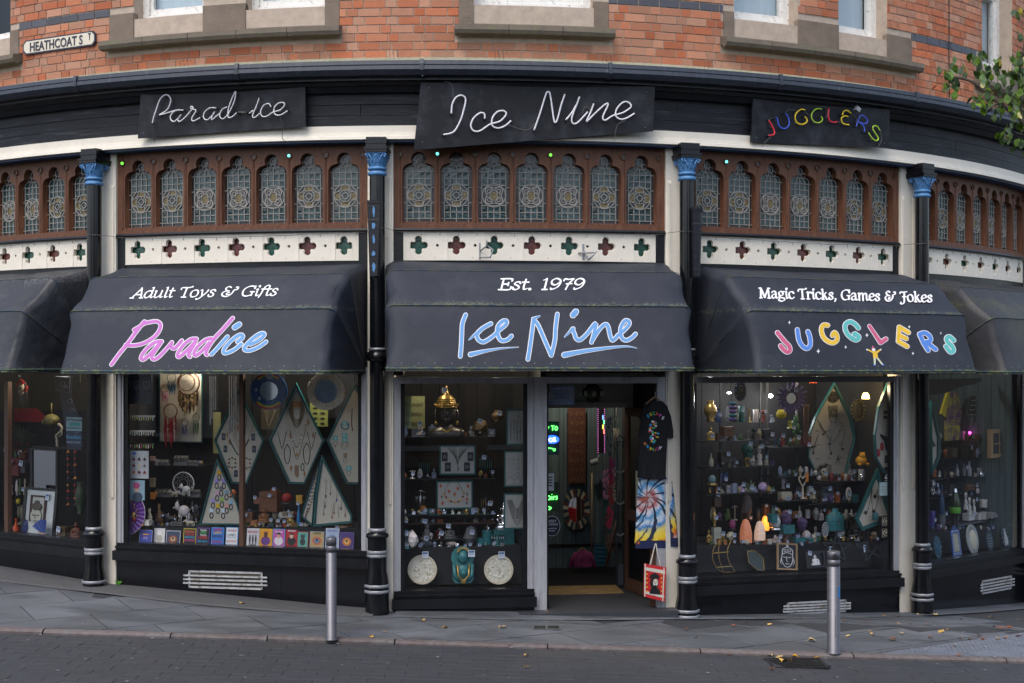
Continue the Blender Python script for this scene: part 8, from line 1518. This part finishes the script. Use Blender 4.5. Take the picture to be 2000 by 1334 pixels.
# ================= bay 0
T,s=sp('A',90,155,.35,'skull_mask','sugar skull face crowned with red roses in the leftmost window','mask'); put(T,s,lambda b: (b.ball((0,0,28),(19,14,26),12,0),b.ball((-8,-12,32),(6,4,7),7,1),b.ball((8,-12,32),(6,4,7),7,1),b.poly([(-3,22),(3,22),(0,27)],-16,-12,1),b.box(-8,8,-13,-10,10,13,1)),'face',['bone','wire_black'],False)
random.seed(2)
for q in ((-12,56),(2,62),(14,56),(30,24),(36,34),(-16,46)): put(T,s,lambda b: [b.ball((q[0]+5*cos(k*1.3),-6-k,q[1]+5*sin(k*1.3)),(6,5,5),7) for k in range(5)],'rose',pm('a01018'),False)
put(T,s,lambda b: (b.ball((-30,4,80),(16,10,14),8),b.ball((0,6,10),(28,10,60),10)),'hair','wire_black',False)
T,s=sp('A',284,235,.5,'hanging_banner','long slate blue tapestry strip printed with pale skeleton drawings','banner',turn=0); put(T,s,lambda b: b.poly([(-56,100),(10,88),(14,165),(-62,165)],-3,0,0),'print_panel',pm('2a3040')); put(T,s,lambda b: b.poly([(-42,100),(2,92),(48,-30),(50,-140),(0,-140)],0,2,0),'strip',pm('262d42')); put(T,s,lambda b: (b.ring(-22,130,8,10,-5,-3,0,12),[b.tube([(-36+k*4,-4,112+k % 2*4),(-14+k*3,-4,126-k % 3*6)],1,4) for k in range(6)],b.tube([(-50,-4,106),(4,-4,94),(8,-4,158),(-54,-4,160),(-50,-4,106)],1,4),[b.ring(4+k*9,60-k*40,8,9.5,-2,0,0,12) for k in range(4)]),'drawing',pm('8a90a4'))
T,s=sp('A',212,300,.6,'skull_lampshade','cream round ornament ringed with skulls','ornament'); put(T,s,lambda b: (b.ball((0,0,48),(36,30,24),12),[b.ball((q,-24,38),(8,6,9),7,0) for q in (-24,-8,8,24)],[b.ball((q+u,-30,40),2,5,1) for q in (-24,-8,8,24) for u in (-3,3)],b.tube([(0,0,70),(0,0,116)],3,5)),'ornament',[pm('7a7440'),'wire_black'],False)
T,s=sp('A',240,362,.55,'dancer_figurine','pale bent figure on a dark shelf in the leftmost window','figurine'); put(T,s,lambda b: (b.tube(smooth_pts([(-10,0,0),(-8,0,26),(-14,0,44),(10,0,60),(22,0,76),(10,0,88)],4),4.5,6),b.ball((4,0,90),7,8),b.tube([(20,0,72),(26,-4,50),(8,-4,42)],2.5,5),b.tube([(-8,0,40),(-14,0,20),(-2,0,0)],3,5)),'figure','bone',False); shelf('A',130,300,364,.55,.3,'thin shelf under the pale bent figure')
T,s=sp('A',306,358,.12,'window_poster','pair of blue and white printed notices by the frame of the leftmost window','poster'); put(T,s,lambda b: (b.box(-34,30,0,1,60,116,0),b.box(-34,30,0,1,0,52,1),b.box(-20,24,-1,0,80,94,2)),'sheet',[pm('8aa4ac'),pm('22304a'),pm('3a8a8a')])
text('lettering','NOTTINGHAM',11*s.u*1.3,pm('2a3038'),T,Matrix.Translation((-2*s.fx,-2*s.u,100*s.u)),sx=.8*s.fx/s.u,ext=.0005); text('lettering','INDEPENDENTS',11*s.u,pm('2a6a70'),T,Matrix.Translation((-2*s.fx,-3*s.u,68*s.u)),sx=.8*s.fx/s.u,ext=.0005); text('lettering','Brazilian',20*s.u*1.1,pm('5aa8d0'),T,Matrix.Translation((-2*s.fx,-2*s.u,28*s.u)),sx=.8*s.fx/s.u,ext=.0005); text('lettering','OFFICIAL STOCKIST',9*s.u,pm('b8c0c8'),T,Matrix.Translation((-2*s.fx,-2*s.u,10*s.u)),sx=.7*s.fx/s.u,ext=.0005)
def rframe(src,x,y,w,h,label,fr,inner,d,lean=0,t=8,name='picture_frame',cat='picture',turn=0):
    T,s=sp(src,x,y,d,name,label,cat,lean=lean,turn=turn); put(T,s,lambda b: frame_rect(b,w,h,t,y=-8),'frame',[mm(fr),mm(inner)]); return T,s
rframe('A',186,545,112,175,'black framed mirror standing behind the framed buddha picture','wire_black','mirror',.5,name='standing_mirror',cat='mirror')
T,s=rframe('A',158,738,136,205,'black framed picture of a buddha head on white','wire_black','c0c4c4',.28,lean=.1,t=10); put(T,s,lambda b: frame_rect(b,66,105,6,y=-7) if False else setattr(b,'T',Matrix.Translation((-6,-5,66))) or frame_rect(b,64,108,7,y=-5),'inner_frame',[pm('3a1c14'),pm('b0b0aa')]); put(T,s,lambda b: (b.ell(-8,88,22,32,-14,-10,0,18),b.ell(-8,128,20,16,-15,-10,1,16),b.ell(-8,146,8,8,-15,-10,1,10),b.tube([(-22,-15,94),(-16,-15,91),(-11,-15,94)],1.5,4,2),b.tube([(-6,-15,94),(0,-15,91),(6,-15,94)],1.5,4,2),b.tube([(-9,-15,94),(-10,-15,80),(-6,-15,79)],1.2,4,2),b.tube([(-15,-15,70),(-8,-15,68),(-1,-15,70)],1.8,4,2)),'printed_head',[pm('a8a89c'),pm('4a463c'),pm('24221e')]); ptag(T,s,48,170,-12,22,26)
T,s=sp('A',166,735,.18,'folding_fan','open blue lace fan in front of the buddha picture','fan'); put(T,s,lambda b: [b.add([(18,0,4),(-32+62*k/9*.9,-3+(k % 2)*5,30+44*sin(.3+k/9*1.7)),(-32+62*(k+1)/9*.9,-3+((k+1) % 2)*5,30+44*sin(.3+(k+1)/9*1.7))],[(0,1,2)]) for k in range(9)],'leaf',pm('1c3a80')); put(T,s,lambda b: [b.tube([(18,-2,4),(-10+k*8,-3,22)],1.5,4) for k in range(5)],'sticks','pale_wood')
for a in (('bottle',66,730,26,72,['c04a18'],'orange bottle vase at the left corner'),('vase',44,722,24,40,['8a8a86'],'small grey pot at the far left'),('rock',110,730,40,70,['2a3468'],'crumpled blue cloth lump before the buddha picture'),('buddha',312,735,56,66,['5a2c18'],'reddish wooden laughing buddha by the column'),('box',262,738,50,48,['4a3a24'],'woven box with a blue price label'),('vase',212,530,60,90,['8a6424'],'gold elephant shaped urn reflected by the mirror'),('box',70,480,60,70,['5a1414'],'red carton at the left of the window'),('dome',76,600,24,26,['b8a020','wire_black'],'yellow ball hanging at the left'),('box',100,470,30,50,['3a3a3e'],'grey carton beside the red one'),('rock',52,460,30,40,['8a1418'],'red fabric rose, lower left'),('stand',88,680,50,80,['5a5a48','bone'],'pale stand behind the orange bottle')):
    good(a[0],'A',a[1],a[2],a[3],a[4],a[5],a[6],.3 if a[2] > 700 else .6,(0,.8,22) if a[0] == 'box' else None)
T,s=sp('A',285,750,.12,'striped_mat','striped cloth roll along the sill of the leftmost window','mat'); [put(T,s,lambda b: b.box(-76+k*10,-67+k*10,-6,10,0,11),'stripe',pm(('a03828','b8a878','5a7a4a','b87830')[k % 4])) for k in range(12)]
for x,lab in ((278,'hanging string of small beaded birds, left one'),(307,'hanging string of small beaded birds, right one')):
    T,s=sp('A',x,610,.35,'bead_string',lab,'hanging','bead strings in the leftmost window'); put(T,s,lambda b: b.tube([(0,0,0),(0,0,250)],.7,3),'cord','wire_grey',False)
    for k in range(9): put(T,s,lambda b: (b.ball((0,0,8+k*27),(6,4,5),6) if k % 2 else b.poly([(-9,6+k*27),(9,8+k*27),(4,18+k*27),(-2,12+k*27)],-2,2)),'bead',pm(('a02818','b87828','3a2848','a86030','7a1418')[(k+x) % 5]),False)
T,s=sp('A',96,385,.7,'grass_plant','spiky dark ornamental grass in the leftmost window','plant'); random.seed(8); b=MB(s.u)
for k in range(70): a=random.uniform(-1.3,1.3); l=random.uniform(80,150); b.tube([(0,0,0),(l*.35*sin(a),0,l*.6),(l*.8*sin(a),0,l*.8*cos(a*.7))],.9,3)
b.build('blade',pm('20301a'),T); put(T,s,lambda b: b.lathe([(14,-30),(20,0)],12),'pot','brown_wood',False)
T,s=sp('A',100,300,1.1,'red_banner','dark red awning shaped banner inside the leftmost window','banner'); put(T,s,lambda b: b.poly([(-80,40),(-80,92),(50,96),(90,60),(60,40)],0,3),'cloth',pm('8a1420')); text('lettering','TIME FOR\nPARADISE',26*s.u,pm('6a2018'),T,Matrix.Translation((-10*s.fx,0,-60*s.u)),sx=.9,ext=.0006)
T,s=sp('A',330,640,.5,'green_leaf_vase','green patterned tall vase edge beside the column','vase'); put(T,s,lambda b: f_vase(b,50,130),'body',pm('2c3c24'),False); T,s=sp('A',318,100,.4,'price_board','small hanging cards at the top right of the leftmost window','card'); put(T,s,lambda b: (b.box(-14,12,0,1,0,40,0),b.box(-14,12,0,1,-36,-6,1)),'card',[pm('4a4a44'),pm('16181c')])
MB().box(sx_(6,0,0)-.02,sx_(6,0,0)+.05,.03,.09,sills[0][0],HEAD-.07).build('mullion','brown_wood',B,Bm(0))
# ------------------------------------------------------------------ unseen fill lamps added to brighten the windows, and the crowded small stock
for k,(b_,x,d,z,e,c,lab) in enumerate(((1,-.75,.5,2.62,9,(1,.86,.68),'left window, left end'),(1,.7,.5,2.62,10,(1,.86,.68),'left window, right end'),(2,-1.15,.45,2.5,4.5,(1,.85,.66),'jewellery window, left end'),(2,-.35,.45,2.5,6.5,(1,.85,.66),'jewellery window, right end'),(2,.8,2.1,2.3,16,(1,.88,.72),'inside the doorway'),(3,-.9,.5,2.5,6,(.95,.97,1),'crystal window, left end'),(3,.1,.5,2.5,5,(1,.9,.75),'crystal window, middle'),(3,.85,.7,2.5,4,(1,.86,.68),'crystal window, right end'),(4,-.5,.5,2.45,9,(.95,.97,1),'rightmost window'),(0,.3,.5,2.6,10,(1,.84,.66),'leftmost window'),(0,1.1,.5,2.6,7,(1,.84,.66),'leftmost window, by the column'))):
    M=Bm(b_,d,0) @ Matrix.Translation((x,0,2.86)); T=thing('spotlight','added unseen fill lamp under the ceiling, '+lab,'spotlight',M,'added unseen fill lamps inside the shop windows'); MB().lathe([(.028,-.05),(.032,0),(.012,.03),(.008,.06)],12).build('housing','iron',T); MB().ball((0,0,-.045),(.022,.022,.012),8).build('bulb','bulb_white',T); l_=pl(Matrix.Translation((0,0,-.09)),c,e,.03); l_.parent=T
CN={'c8c4bc': 'white','8a8c92': 'grey','54406a': 'violet','23585c': 'teal','6a2420': 'red','gold': 'golden','34486e': 'blue','3c5a34': 'green','5a3a26': 'brown','94522a': 'orange','26262c': 'black','chrome': 'silver','8a94ac': 'pale blue','a09478': 'sandy','bone': 'cream','quartz': 'pearly','copper': 'copper'}
OD=['first','second','third','fourth','fifth','sixth','seventh','eighth','ninth','tenth','eleventh','twelfth','thirteenth','fourteenth','fifteenth','sixteenth']
KN={'buddha': 'seated figurine','skull': 'skull','crystal': 'crystal cluster','rock': 'stone','vase': 'pot','bottle': 'bottle','box': 'box','cup': 'cup','dome': 'ball on a foot','doll': 'doll','frog': 'frog','hand': 'hand ornament','stand': 'jewellery stand'}
def row(src,x0,x1,y,d,n,h0,h1,where,kinds,cols,seed,tg=.35):
    rg_=random.Random(seed)
    for k in range(n):
        x=x0+(x1-x0)*(k+.5)/n+rg_.uniform(-.2,.2)*(x1-x0)/n; w=min((x1-x0)/n*.85,rg_.uniform(.45,.8)*h1); h=rg_.uniform(h0,h1); kd=rg_.choice(kinds); c=rg_.choice(cols); random.seed(seed*50+k)
        T,s=good(kd,src,x,y,w,h,[c,'201c1a'],CN[c]+' '+KN[kd]+', '+OD[k]+' from left '+where,d+rg_.uniform(-.04,.06),(rg_.uniform(-.3,.3),rg_.uniform(.2,1),15) if rg_.random() < tg else None)
A_=list(KN); CC=list(CN); CR=['crystal','rock','dome','box','buddha','skull']
for i,a in enumerate((('J',85,425,394,.78,11,34,66,'on the uppermost left crystal shelf'),('J',85,425,527,.78,11,34,70,'on the second left crystal shelf'),('J',85,435,661,.72,12,26,56,'on the third left crystal shelf'),('J',410,590,425,.78,7,30,56,'on the narrow upper shelf'),('J',435,650,574,.74,8,28,54,'on the shelf with the heart ornament'),('J',445,650,697,.68,8,24,50,'behind the bone skull'),('K',110,365,600,.70,8,30,64,'on the raven shelf'),('K',90,330,710,.66,8,26,56,'on the white skull shelf'),('J',85,430,300,.9,9,40,84,'high in the crystal window'),
  ('J',85,645,925,.42,15,18,34,'along the crystal plinth'),('J',85,440,800,.8,9,40,80,'behind the salt lamps'),('J',400,645,790,.8,7,34,70,'behind the amethysts'),('K',90,440,905,.42,12,18,34,'along the right crystal plinth'),('K',130,430,800,.75,8,36,70,'behind the turquoise bust'))): row(*a,A_ if i not in (9,12) else CR,CC,100+i)
for i,a in enumerate((('M',118,590,373,.62,11,26,60,'beside the crowned head'),('M',118,300,587,.6,5,30,56,'left of the upper necklace board'),('M',500,595,587,.6,3,30,56,'right of the upper necklace board'),('M',118,595,769,.44,14,16,30,'below the amber board'),('M',118,600,814,.7,11,20,40,'on the reddish wooden shelf'),('M',120,640,940,.44,14,18,36,'along the jewellery plinth edge'),('M',210,495,897,.58,7,22,44,'on the low glass shelf'))): row(*a,CR+['stand'],['c8c4bc','chrome','23585c','gold','8a94ac','94522a','a09478','chrome','quartz'],200+i)
for i,a in enumerate((('L',250,650,1086,.39,12,18,36,'along the left window step'),('R',130,500,1098,.40,13,18,38,'on the step right of mullion'),('R',130,480,1040,.62,8,40,90,'behind the wooden buddha'),('L',350,650,1050,.66,8,40,80,'behind the pale dragons'),('L',348,690,679,.7,9,20,44,'on the tray shelf'),('L',345,655,889,.7,8,24,48,'on the white dreamcatcher shelf'))): row(*a,A_,CC,300+i)
for i,a in enumerate((('Q',150,410,394,.85,9,24,50,'on top shelf, rightmost window'),('Q',150,410,479,.85,9,24,50,'on second shelf, rightmost window'),('Q',150,420,579,.82,9,22,46,'behind the metal flasks'),('Q',150,400,671,.74,9,20,44,'on lowest shelf, rightmost window'),('Q',150,480,850,.42,11,16,34,'on the rightmost window plinth'),('A',20,150,738,.35,6,20,40,'left on the leftmost window sill'),('A',225,330,738,.35,5,20,44,'on the sill beside the buddha picture'),('A',20,130,560,.8,6,40,80,'left of the standing mirror'),('A',20,130,430,.8,6,40,70,'high left of the standing mirror'))): row(*a,A_,CC,400+i)
# back panels so that shelves have something behind them
for b_,x0,x1,d,lab in ((1,-1.3,1.35,1.25,'dark panelled back of the left window display'),(2,xL2,xb-.1,1.25,'dark panelled back of the jewellery window'),(3,-1.3,1.35,1.4,'dark panelled back of the crystal window'),(0,-1.3,1.3,1.3,'dark panelled back of the leftmost window'),(4,-1.3,1.3,1.4,'dark panelled back of the rightmost window')):
    T=thing('display_screen',lab,'panel',Bm(b_) @ Matrix.Translation((0,d,0)))
    n=6
    for k in range(n): a=x0+(x1-x0)*k/n; MB().box(a+.004,a+(x1-x0)/n-.004,0,.02,.6,2.9).build('panel','interior_dark',T)
# ------------------------------------------------------------------ bollards
def bollard(px,py,label,h,r,sticker=False):
    y=None
    for k in range(400):
        Y=11.5+k*.005; X=(px-1000)/FPX*Y
        if HZ-(gz(X,Y)-EYE)*FPX/Y <= py: break
    T=thing('bollard',label,'bollard',Matrix.Translation((X,Y,gz(X,Y))),'stainless steel bollards on the pavement')
    MB().lathe([(r+.012,0),(r+.012,.012),(r,.014),(r,h-.15),(r-.004,h-.148),(r-.004,h-.142),(r,h-.14),(r,h-.085),(r-.004,h-.083),(r-.004,h-.077),(r,h-.075),(r,h-.008),(r-.008,h),(r*.5,h+.001)],32).build('tube','steel',T)
    if sticker:
        MB().lathe([(r+.0012,.52),(r+.0012,.60)],32,m=0).build('ring_mark','steel',T) if False else None
        b=MB(); b.T=Matrix.Rotation(.75,4,'Z'); b.box(-.012,.012,-r-.002,-r+.004,.55,.66); b.build('blue_sticker',pm('2a7ac0'),T)
        b=MB(); b.ring(0,h-.04,.016,.021,-r-.003,-r+.004,0,16); b.box(-.008,-.004,-r-.003,-r+.004,h-.05,h-.03); b.box(.004,.008,-r-.003,-r+.004,h-.05,h-.03); b.box(-.004,.004,-r-.003,-r+.004,h-.042,h-.038); b.build('round_sticker','wire_black',T)
        for z,w in ((.30,.004),(.36,.003),(.22,.003)): MB().box(.0,w,-r-.0015,-r+.004,z-.05,z+.02).build('rust_scratch',pm('5a3a38'),T)
bollard(647,1249,'steel bollard on the pavement in front of the left window',1.0,.052); bollard(1628,1275,'steel bollard with stickers, on the pavement before the right window',1.0,.063,True)
# ------------------------------------------------------------------ fallen leaves
random.seed(31)
def leaf_mesh(m,seed):
    random.seed(seed); b=MB(); pts=[(0,0),(.3,.22),(.55,.5),(.4,.8),(.1,1.05),(-.25,.85),(-.5,.45),(-.28,.2)]
    pts=[(x*random.uniform(.8,1.15),y*random.uniform(.9,1.1)) for x,y in pts]; z=[random.uniform(.0,.35) for _ in pts]
    b.add([(0,.5,.05)]+[(x,y,q) for (x,y),q in zip(pts,z)],[(0,1+k,1+(k+1) % 8) for k in range(8)]); b.tube([(0,0,z[0]),(.02,-.4,.05)],.03,3)
    me=bpy.data.meshes.new('leaf'); me.from_pydata(b.v,[],b.f); me.materials.append(MT[m]); return me
LM=[leaf_mesh('leaf_fallen',1),leaf_mesh('leaf_fallen',2),leaf_mesh('leaf_brown',3),leaf_mesh('leaf_brown',4)]
leafpx=[(865,1228,0,1),(723,1245,0,.8),(828,1211,1,.7),(752,1235,2,.7),(977,1228,1,1.4),(1110,1266,1,.7),(1025,1283,0,.9),(1025,1306,1,.9),(1076,1183,0,.8),(1104,1178,1,.8),(1135,1163,0,1),(1158,1175,2,.8),(1149,1200,0,1),(1215,1183,1,.8),(1252,1200,0,.8),(1283,1203,1,.8),(1072,1200,0,.7),(1478,1207,2,.8),(1436,1223,2,.9),(1507,1221,1,.9),(1455,1218,3,.6),(1362,1247,1,.8),(1578,1253,0,1.4),(1654,1215,3,.9),(1703,1235,1,.8),(1727,1205,0,1),(1753,1206,3,.8),(1751,1220,1,.9),(1780,1222,3,.9),(1743,1253,2,1.3),(1706,1240,0,.9),(1757,1238,1,.9),(1660,1243,1,.8),(1797,1202,0,1.3),(1830,1202,1,1.1),(1843,1234,1,1.2),(1880,1212,3,.9),(1935,1207,1,1.2),(1950,1195,2,.8),(1913,1244,3,1),(1925,1250,2,1),(1898,1251,2,.9),(1871,1247,3,.8),(1945,1228,3,1.2),(1962,1230,2,1.3),(1978,1229,2,1.2),(1990,1212,1,1),(1950,1250,0,1.1),(1970,1248,3,1),(1820,1248,2,.9),(1878,1282,2,.9),(1860,1265,3,.8),(1508,1283,0,1.3),(1530,1285,1,1.3),(1558,1285,0,1.1),(1600,1286,1,.9),(1527,1294,0,1.4),(1545,1292,1,1),(1505,1310,2,.9),(1420,1281,3,.8),(310,1145,2,1.5),(345,1156,1,.8),(468,1183,0,1.2),(705,1193,2,1.2),(700,1188,3,1.1),(1560,1208,2,.8),(1690,1216,2,.7),(1815,1222,3,.8),(1990,1245,2,1),(1850,1232,1,.8),(1885,1290,3,.7),(1140,1210,2,.6),(1340,1232,2,.7),(1300,1215,3,.6)]
def on_ground(px,py):
    road_=py > 1262+ (px-1000)*.026
    for k in range(3000):
        Y=10+k*.003; X=(px-1000)/FPX*Y; z=gz(X,Y)-(.037 if road_ else 0)
        if HZ-(z-EYE)*FPX/Y <= py: break
    inside=(X-XC)**2+(Y-YC)**2 < (R+.03)**2
    return X,Y,z+(.032 if inside else .008)
def where(px,py):
    if py > 1262+(px-1000)*.026: return 'caught on the drain grate' if 1490 < px < 1620 and py < 1305 else 'lying on the dark road setts'
    if 1060 < px < 1300 and py < 1206: return 'on the doorstep of the entrance'
    if px > 1745 and py > 1203+(1960-px)*.3: return 'on the blister paving at the right'
    if px < 760: return 'on the pavement left of the entrance'
    return 'against the wall foot right of the entrance' if py < 1210 else ('on the pavement right of the steel bollard' if px > 1628 else 'on the slabs in front of the entrance')
for px,py,k,sz in leafpx:
    X,Y,Z=on_ground(px,py); o=link('fallen_leaf',LM[k],None,Matrix.Translation((X,Y,Z)) @ Matrix.Rotation(random.uniform(0,6.28),4,'Z') @ Matrix.Rotation(random.uniform(-.15,.15),4,'X') @ Matrix.Scale(.058*sz,4)); c_='yellow' if k < 2 else 'brown'; w_=where(px,py); tag(o,'fallen '+c_+' leaf '+w_,'leaf',c_+' fallen leaves '+w_)
# chewing gum and small litter on the ground
random.seed(77); b=MB()
for k in range(90):
    px,py=random.uniform(0,2000),random.uniform(1190,1333); X,Y,Z=on_ground(px,py); r=random.uniform(.006,.016)
    if (X-XC)**2+(Y-YC)**2 < (R+.35)**2: continue
    b.add([(X+r*cos(a)*random.uniform(.8,1.2),Y+r*sin(a),Z+.0) for a in [q*pi/4 for q in range(8)]],[tuple(range(8))])
stuff(b.build('chewing_gum_spots',pm('8a8c90')))
# small weed at the foot of the pilaster
q=polar(col_th(0)+.019,.07,0); T=thing('weed','tiny green weed at the foot of the pilaster by the left column','weed',Matrix.Translation((q.x,q.y,gz(q.x,q.y)+.02)))
for k in range(7): a=k*.9; b=MB(); b.add([(0,0,0),(.03*cos(a)-.01*sin(a),.03*sin(a),.03),(.06*cos(a),.04*sin(a),.045+.005*k),(.03*cos(a)+.01*sin(a),.03*sin(a),.035)],[(0,1,2,3)]); b.build('leaf',pm('4a8a20'),T)
# ------------------------------------------------------------------ street tree at the right; only one branch reaches the picture
random.seed(17)
TR=thing('street_tree','green and yellow leafed street tree reaching in from the right','tree',Matrix.Translation((5.6,8.0,gz(5.6,8)-.1)))
def TL(x,y,z): return Vector((x-5.6,y-8.0,z-(gz(5.6,8)-.1)))
MB().tube(smooth_pts([(0,0,0),(.03,.02,1.5),(-.02,.05,3.0),(.1,0,4.6),(.05,.1,6.2)],5),lambda t: .13*(1-.65*t),12).build('trunk','bark',TR)
def at_px(px,py,Y): return TL((px-1000)/FPX*Y,Y,EYE+(HZ-py)/FPX*Y)
BR=[[TL(5.6,8.0,4.2),at_px(2150,420,8.1),at_px(2030,300,8.15),at_px(1996,235,8.2),at_px(1950,200,8.2),at_px(1900,160,8.25),at_px(1855,150,8.3)],[at_px(1996,235,8.2),at_px(1990,160,8.1),at_px(1998,100,8.0),at_px(2010,40,8.0)],[at_px(2030,300,8.15),at_px(2010,270,8.2),at_px(1985,260,8.25)],[TL(5.6,8.0,4.6),at_px(2200,100,8.2),at_px(2060,60,8.2),at_px(1998,20,8.1)],[at_px(1900,160,8.25),at_px(1870,150,8.3),at_px(1852,160,8.3)],[at_px(1950,200,8.2),at_px(1930,215,8.1)]]
for i,br in enumerate(BR): MB().tube(smooth_pts(br,5),(lambda t: .030*(1-.85*t)+.002) if i in (0,3) else (lambda t: .008*(1-.7*t)+.0015),7).build('limb','bark',TR)
def tleaf(seed,m):
    random.seed(seed); b=MB(); pts=[(0,0),(.28,.2),(.38,.5),(.28,.8),(0,1.08),(-.28,.8),(-.38,.5),(-.28,.2)]; c=random.uniform(.05,.16)
    b.add([(0,.35,-.02),(0,.75,-.03)]+[(x,y,c*abs(x)*2.5+random.uniform(-.03,.03)-(.15*y*y)) for x,y in pts],[(0,2,3),(0,3,4),(0,4,1),(1,4,5),(1,5,6),(1,6,7),(1,7,8),(0,1,8),(0,8,9),(0,9,2)]); b.tube([(0,0,0),(0,-.3,.04)],.02,3)
    me=bpy.data.meshes.new('leaf'); me.from_pydata(b.v,[],b.f); me.materials.append(MT[m]); return me
TLM=[tleaf(1,'leaf_green'),tleaf(2,'leaf_green'),tleaf(3,'leaf_dark'),tleaf(4,'leaf_yellow'),tleaf(5,'leaf_green')]
random.seed(23)
clus=[(1845,130,12,3),(1840,165,10,4),(1862,118,9,2),(1858,145,14,6),(1868,165,10,5),(1852,140,8,3),(1880,130,8,3),(1897,115,8,3),(1920,110,14,6),(1915,140,18,10),(1935,150,20,14),(1905,190,12,6),(1912,210,8,4),(1935,190,10,6),(1945,215,10,5),(1930,175,16,8),(1950,125,14,7),(1975,150,22,14),(1990,130,18,10),(1985,180,20,12),(1970,200,18,10),(1990,215,14,8),(1960,250,12,6),(1970,262,12,6),(1985,240,14,7),(1995,270,12,6),(1992,100,14,7),(1998,60,12,5),(1975,118,10,4),(1998,300,8,3),(1996,20,12,4),(2030,200,60,40)]
n_l=0
for (px,py,rr,n) in clus:
    for k in range(max(2,int(n*1.2))):
        P=at_px(px+random.gauss(0,rr*.6),py+random.gauss(0,rr*.6),8.2+random.uniform(-.25,.2)); mi=random.choices([0,1,2,3,4],[6,6,3.5,1.8,6])[0]; sz=random.uniform(.040,.062)
        M=Matrix.Translation(P) @ Matrix.Rotation(random.uniform(0,6.28),4,'Z') @ Matrix.Rotation(-random.uniform(.4,1.9),4,'X') @ Matrix.Rotation(random.uniform(-.6,.6),4,'Y') @ Matrix.Scale(sz,4); link('leaf',TLM[mi],TR,M); n_l += 1
b=MB(); lf=[(0,0,0),(.03,.03,.01),(0,.08,-.02),(-.03,.03,.01)]
for k in range(2600):
    u=Vector((random.gauss(0,1),random.gauss(0,1),random.gauss(0,1))).normalized()*random.uniform(.3,1)**.6; P=Vector((.5+u.x*1.1,u.y*1.3,5.4+u.z*1.5)); x_,y_=P.x+5.6,P.y+8
    if (x_)/y_ < .46: continue
    b.T=Matrix.Translation(P) @ Matrix.Rotation(random.uniform(0,6.28),4,'Z') @ Matrix.Rotation(random.uniform(-1.5,1.5),4,'X'); b.add(lf,[(0,1,2,3)],0)
b.T=None; stuff(b.build('crown','leaf_green',TR))
